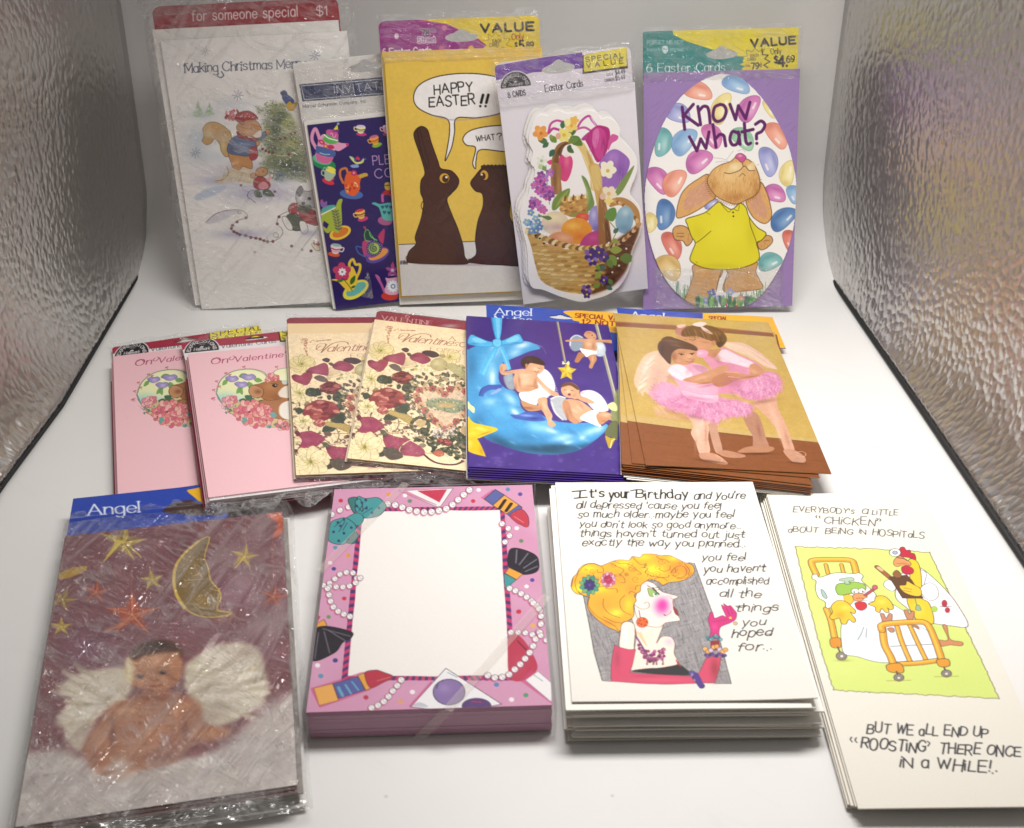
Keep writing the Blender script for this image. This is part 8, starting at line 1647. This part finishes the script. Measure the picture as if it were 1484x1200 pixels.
# the clear elastic crossing two corners of the lid
m, N, L, P = nodes_mat('clear_elastic'); N.remove(P)
t = N.new('ShaderNodeBsdfTransparent'); g = N.new('ShaderNodeBsdfPrincipled'); g.inputs['Base Color'].default_value = (.72, .64, .58, 1); g.inputs['Roughness'].default_value = .3; x = N.new('ShaderNodeMixShader'); x.inputs[0].default_value = .11
L.new(t.outputs[0], x.inputs[1]); L.new(g.outputs[0], x.inputs[2]); L.new(x.outputs[0], N['Material Output'].inputs[0]); ELASTIC = m
def band(P, Q, wd, drop):
    P, Q = np.array(P), np.array(Q); d = (Q-P)/np.linalg.norm(Q-P); s = np.array([-d[1], d[0]])*wd/2; V = []
    def ring(c, z): V.extend([(c[0]+s[0], c[1]+s[1], z), (c[0]-s[0], c[1]-s[1], z)])
    if drop[0]: ring(P+drop[0], -.02)
    for k in range(13): ring(P+(Q-P)*k/12, .0009)
    if drop[1]: ring(Q+drop[1], -.02)
    F = [(2*i, 2*i+1, 2*i+3, 2*i+2) for i in range(len(V)//2-1)]
    me = bpy.data.meshes.new('elastic_band'); me.from_pydata([tuple(map(float, v)) for v in V], [], F); e = link('elastic_band', me, o, ELASTIC)
    so = e.modifiers.new('thickness', 'SOLIDIFY'); so.thickness = .0003; return e
lp = to_local('pinkbox', '646 1033 790 868 470 822 590 700')
for a, b in ((0, 1), (2, 3)):
    P, Q = lp[a].copy(), lp[b].copy(); d = (Q-P)
    # stretch each end to the rim of the lid
    if a == 0: P = P+d*((-.0004-P[1])/d[1]); Q = Q+d*((w+.0004-Q[0])/d[0])
    else: P = P+d*((-.0004-P[0])/d[0]); Q = Q+d*((h+.0004-Q[1])/d[1])
    band(P, Q, .0052, (0, 0))
    if a == 0:
        s = np.array([.0036, 0]); P2 = P+(-.016, 0)
        me = bpy.data.meshes.new('elastic_band'); me.from_pydata([(P[0]-s[0], -.0006, .0008), (P[0]+s[0], -.0006, .0008), (P2[0]+s[0], -.0006, -.021), (P2[0]-s[0], -.0006, -.021)], [], [(0, 1, 2, 3)])
        e = link('elastic_band', me, o, ELASTIC); so = e.modifiers.new('thickness', 'SOLIDIFY'); so.thickness = .0003

# --- birthday cards: a loose pile
w, h = POSE['bday'][7:9]
o = lay('bday', 'birthday_card', 'white birthday card with a blonde woman in red gloves and handwriting, topmost of its pile', 'greeting card')
curl = lambda U, V: .0016*np.clip((U/w-.55)/.45, 0, 1)**2*np.clip((.25-V/h)/.25, 0, 1)
sheet('card_front', o, art_on('bday', (0, 0, w, h), 'dedad2', art_bday), 0, .0008, MAT['paper'], edge='d6d0c6', bow=curl)
A1 = slab('card', None, (0, 0, w, h), 0, .0011, 'ebe7df', MAT['paper'], edge='b8b2a8')
tag(A1, 'plain white folded card in the pile under the birthday card', 'greeting card', 'white cards under the birthday card')
A2 = slab('envelope', None, (0, 0, w+.003, h+.003), 0, .0009, 'e8e5df', MAT['paper'], edge='b4aea4')
tag(A2, 'plain white envelope in the pile under the birthday card', 'envelope', 'white envelopes under the birthday card')
loose = [(1, -.0032, -.0042, -.0016, .004), (0, -.0035, -.0015, -.0036, -.006), (0, .0012, -.0036, -.0064, .012), (1, -.003, -.002, -.0090, .002), (0, .0005, -.0052, -.0128, .006), (1, -.0015, -.0030, -.0146, -.010),
         (0, .0022, -.0044, -.0166, .004), (1, -.0035, -.0022, -.0182, .008), (0, .0008, -.0058, -.0202, -.004), (1, .0002, -.0034, -.0220, .004), (0, -.0016, -.0046, -.0242, .010)]
for i, (kind, dx, dy, dz, rz) in enumerate(loose):
    src = (A2, A1)[kind]; first = i == (1, 0)[kind]; e = src if first else src.copy()
    if not first: COL.objects.link(e)
    e.matrix_world = frame('bday') @ Matrix.Translation((dx, dy, dz)) @ Matrix.Rotation(rz, 4, 'Z')

# --- hospital chicken cards: a tall thin pile
w, h = POSE['chick'][7:9]
o = lay('chick', 'get_well_card', 'tall cream get well card with a chicken in a hospital bed, topmost of its pile', 'greeting card')
sheet('card_front', o, art_on('chick', (0, 0, w, h), 'dfdacf', art_chick), 0, .0009, MAT['paper'], edge='cfc6b8')
B1 = slab('card', None, (0, 0, w, h), 0, .0012, 'ece6da', MAT['paper'], edge='b9b0a2')
tag(B1, 'tall cream card or envelope in the pile under the chicken card', 'greeting card', 'cream cards under the chicken card')
for i in range(4):
    e = B1 if i == 0 else B1.copy()
    if i: COL.objects.link(e)
    e.matrix_world = frame('chick') @ Matrix.Translation((-.0012-.0006*i+(R.random()-.5)*.0014, .003+.0012*i+(R.random()-.5)*.002, -.0014-.0018*i)) @ Matrix.Rotation((R.random()-.5)*.012, 4, 'Z')
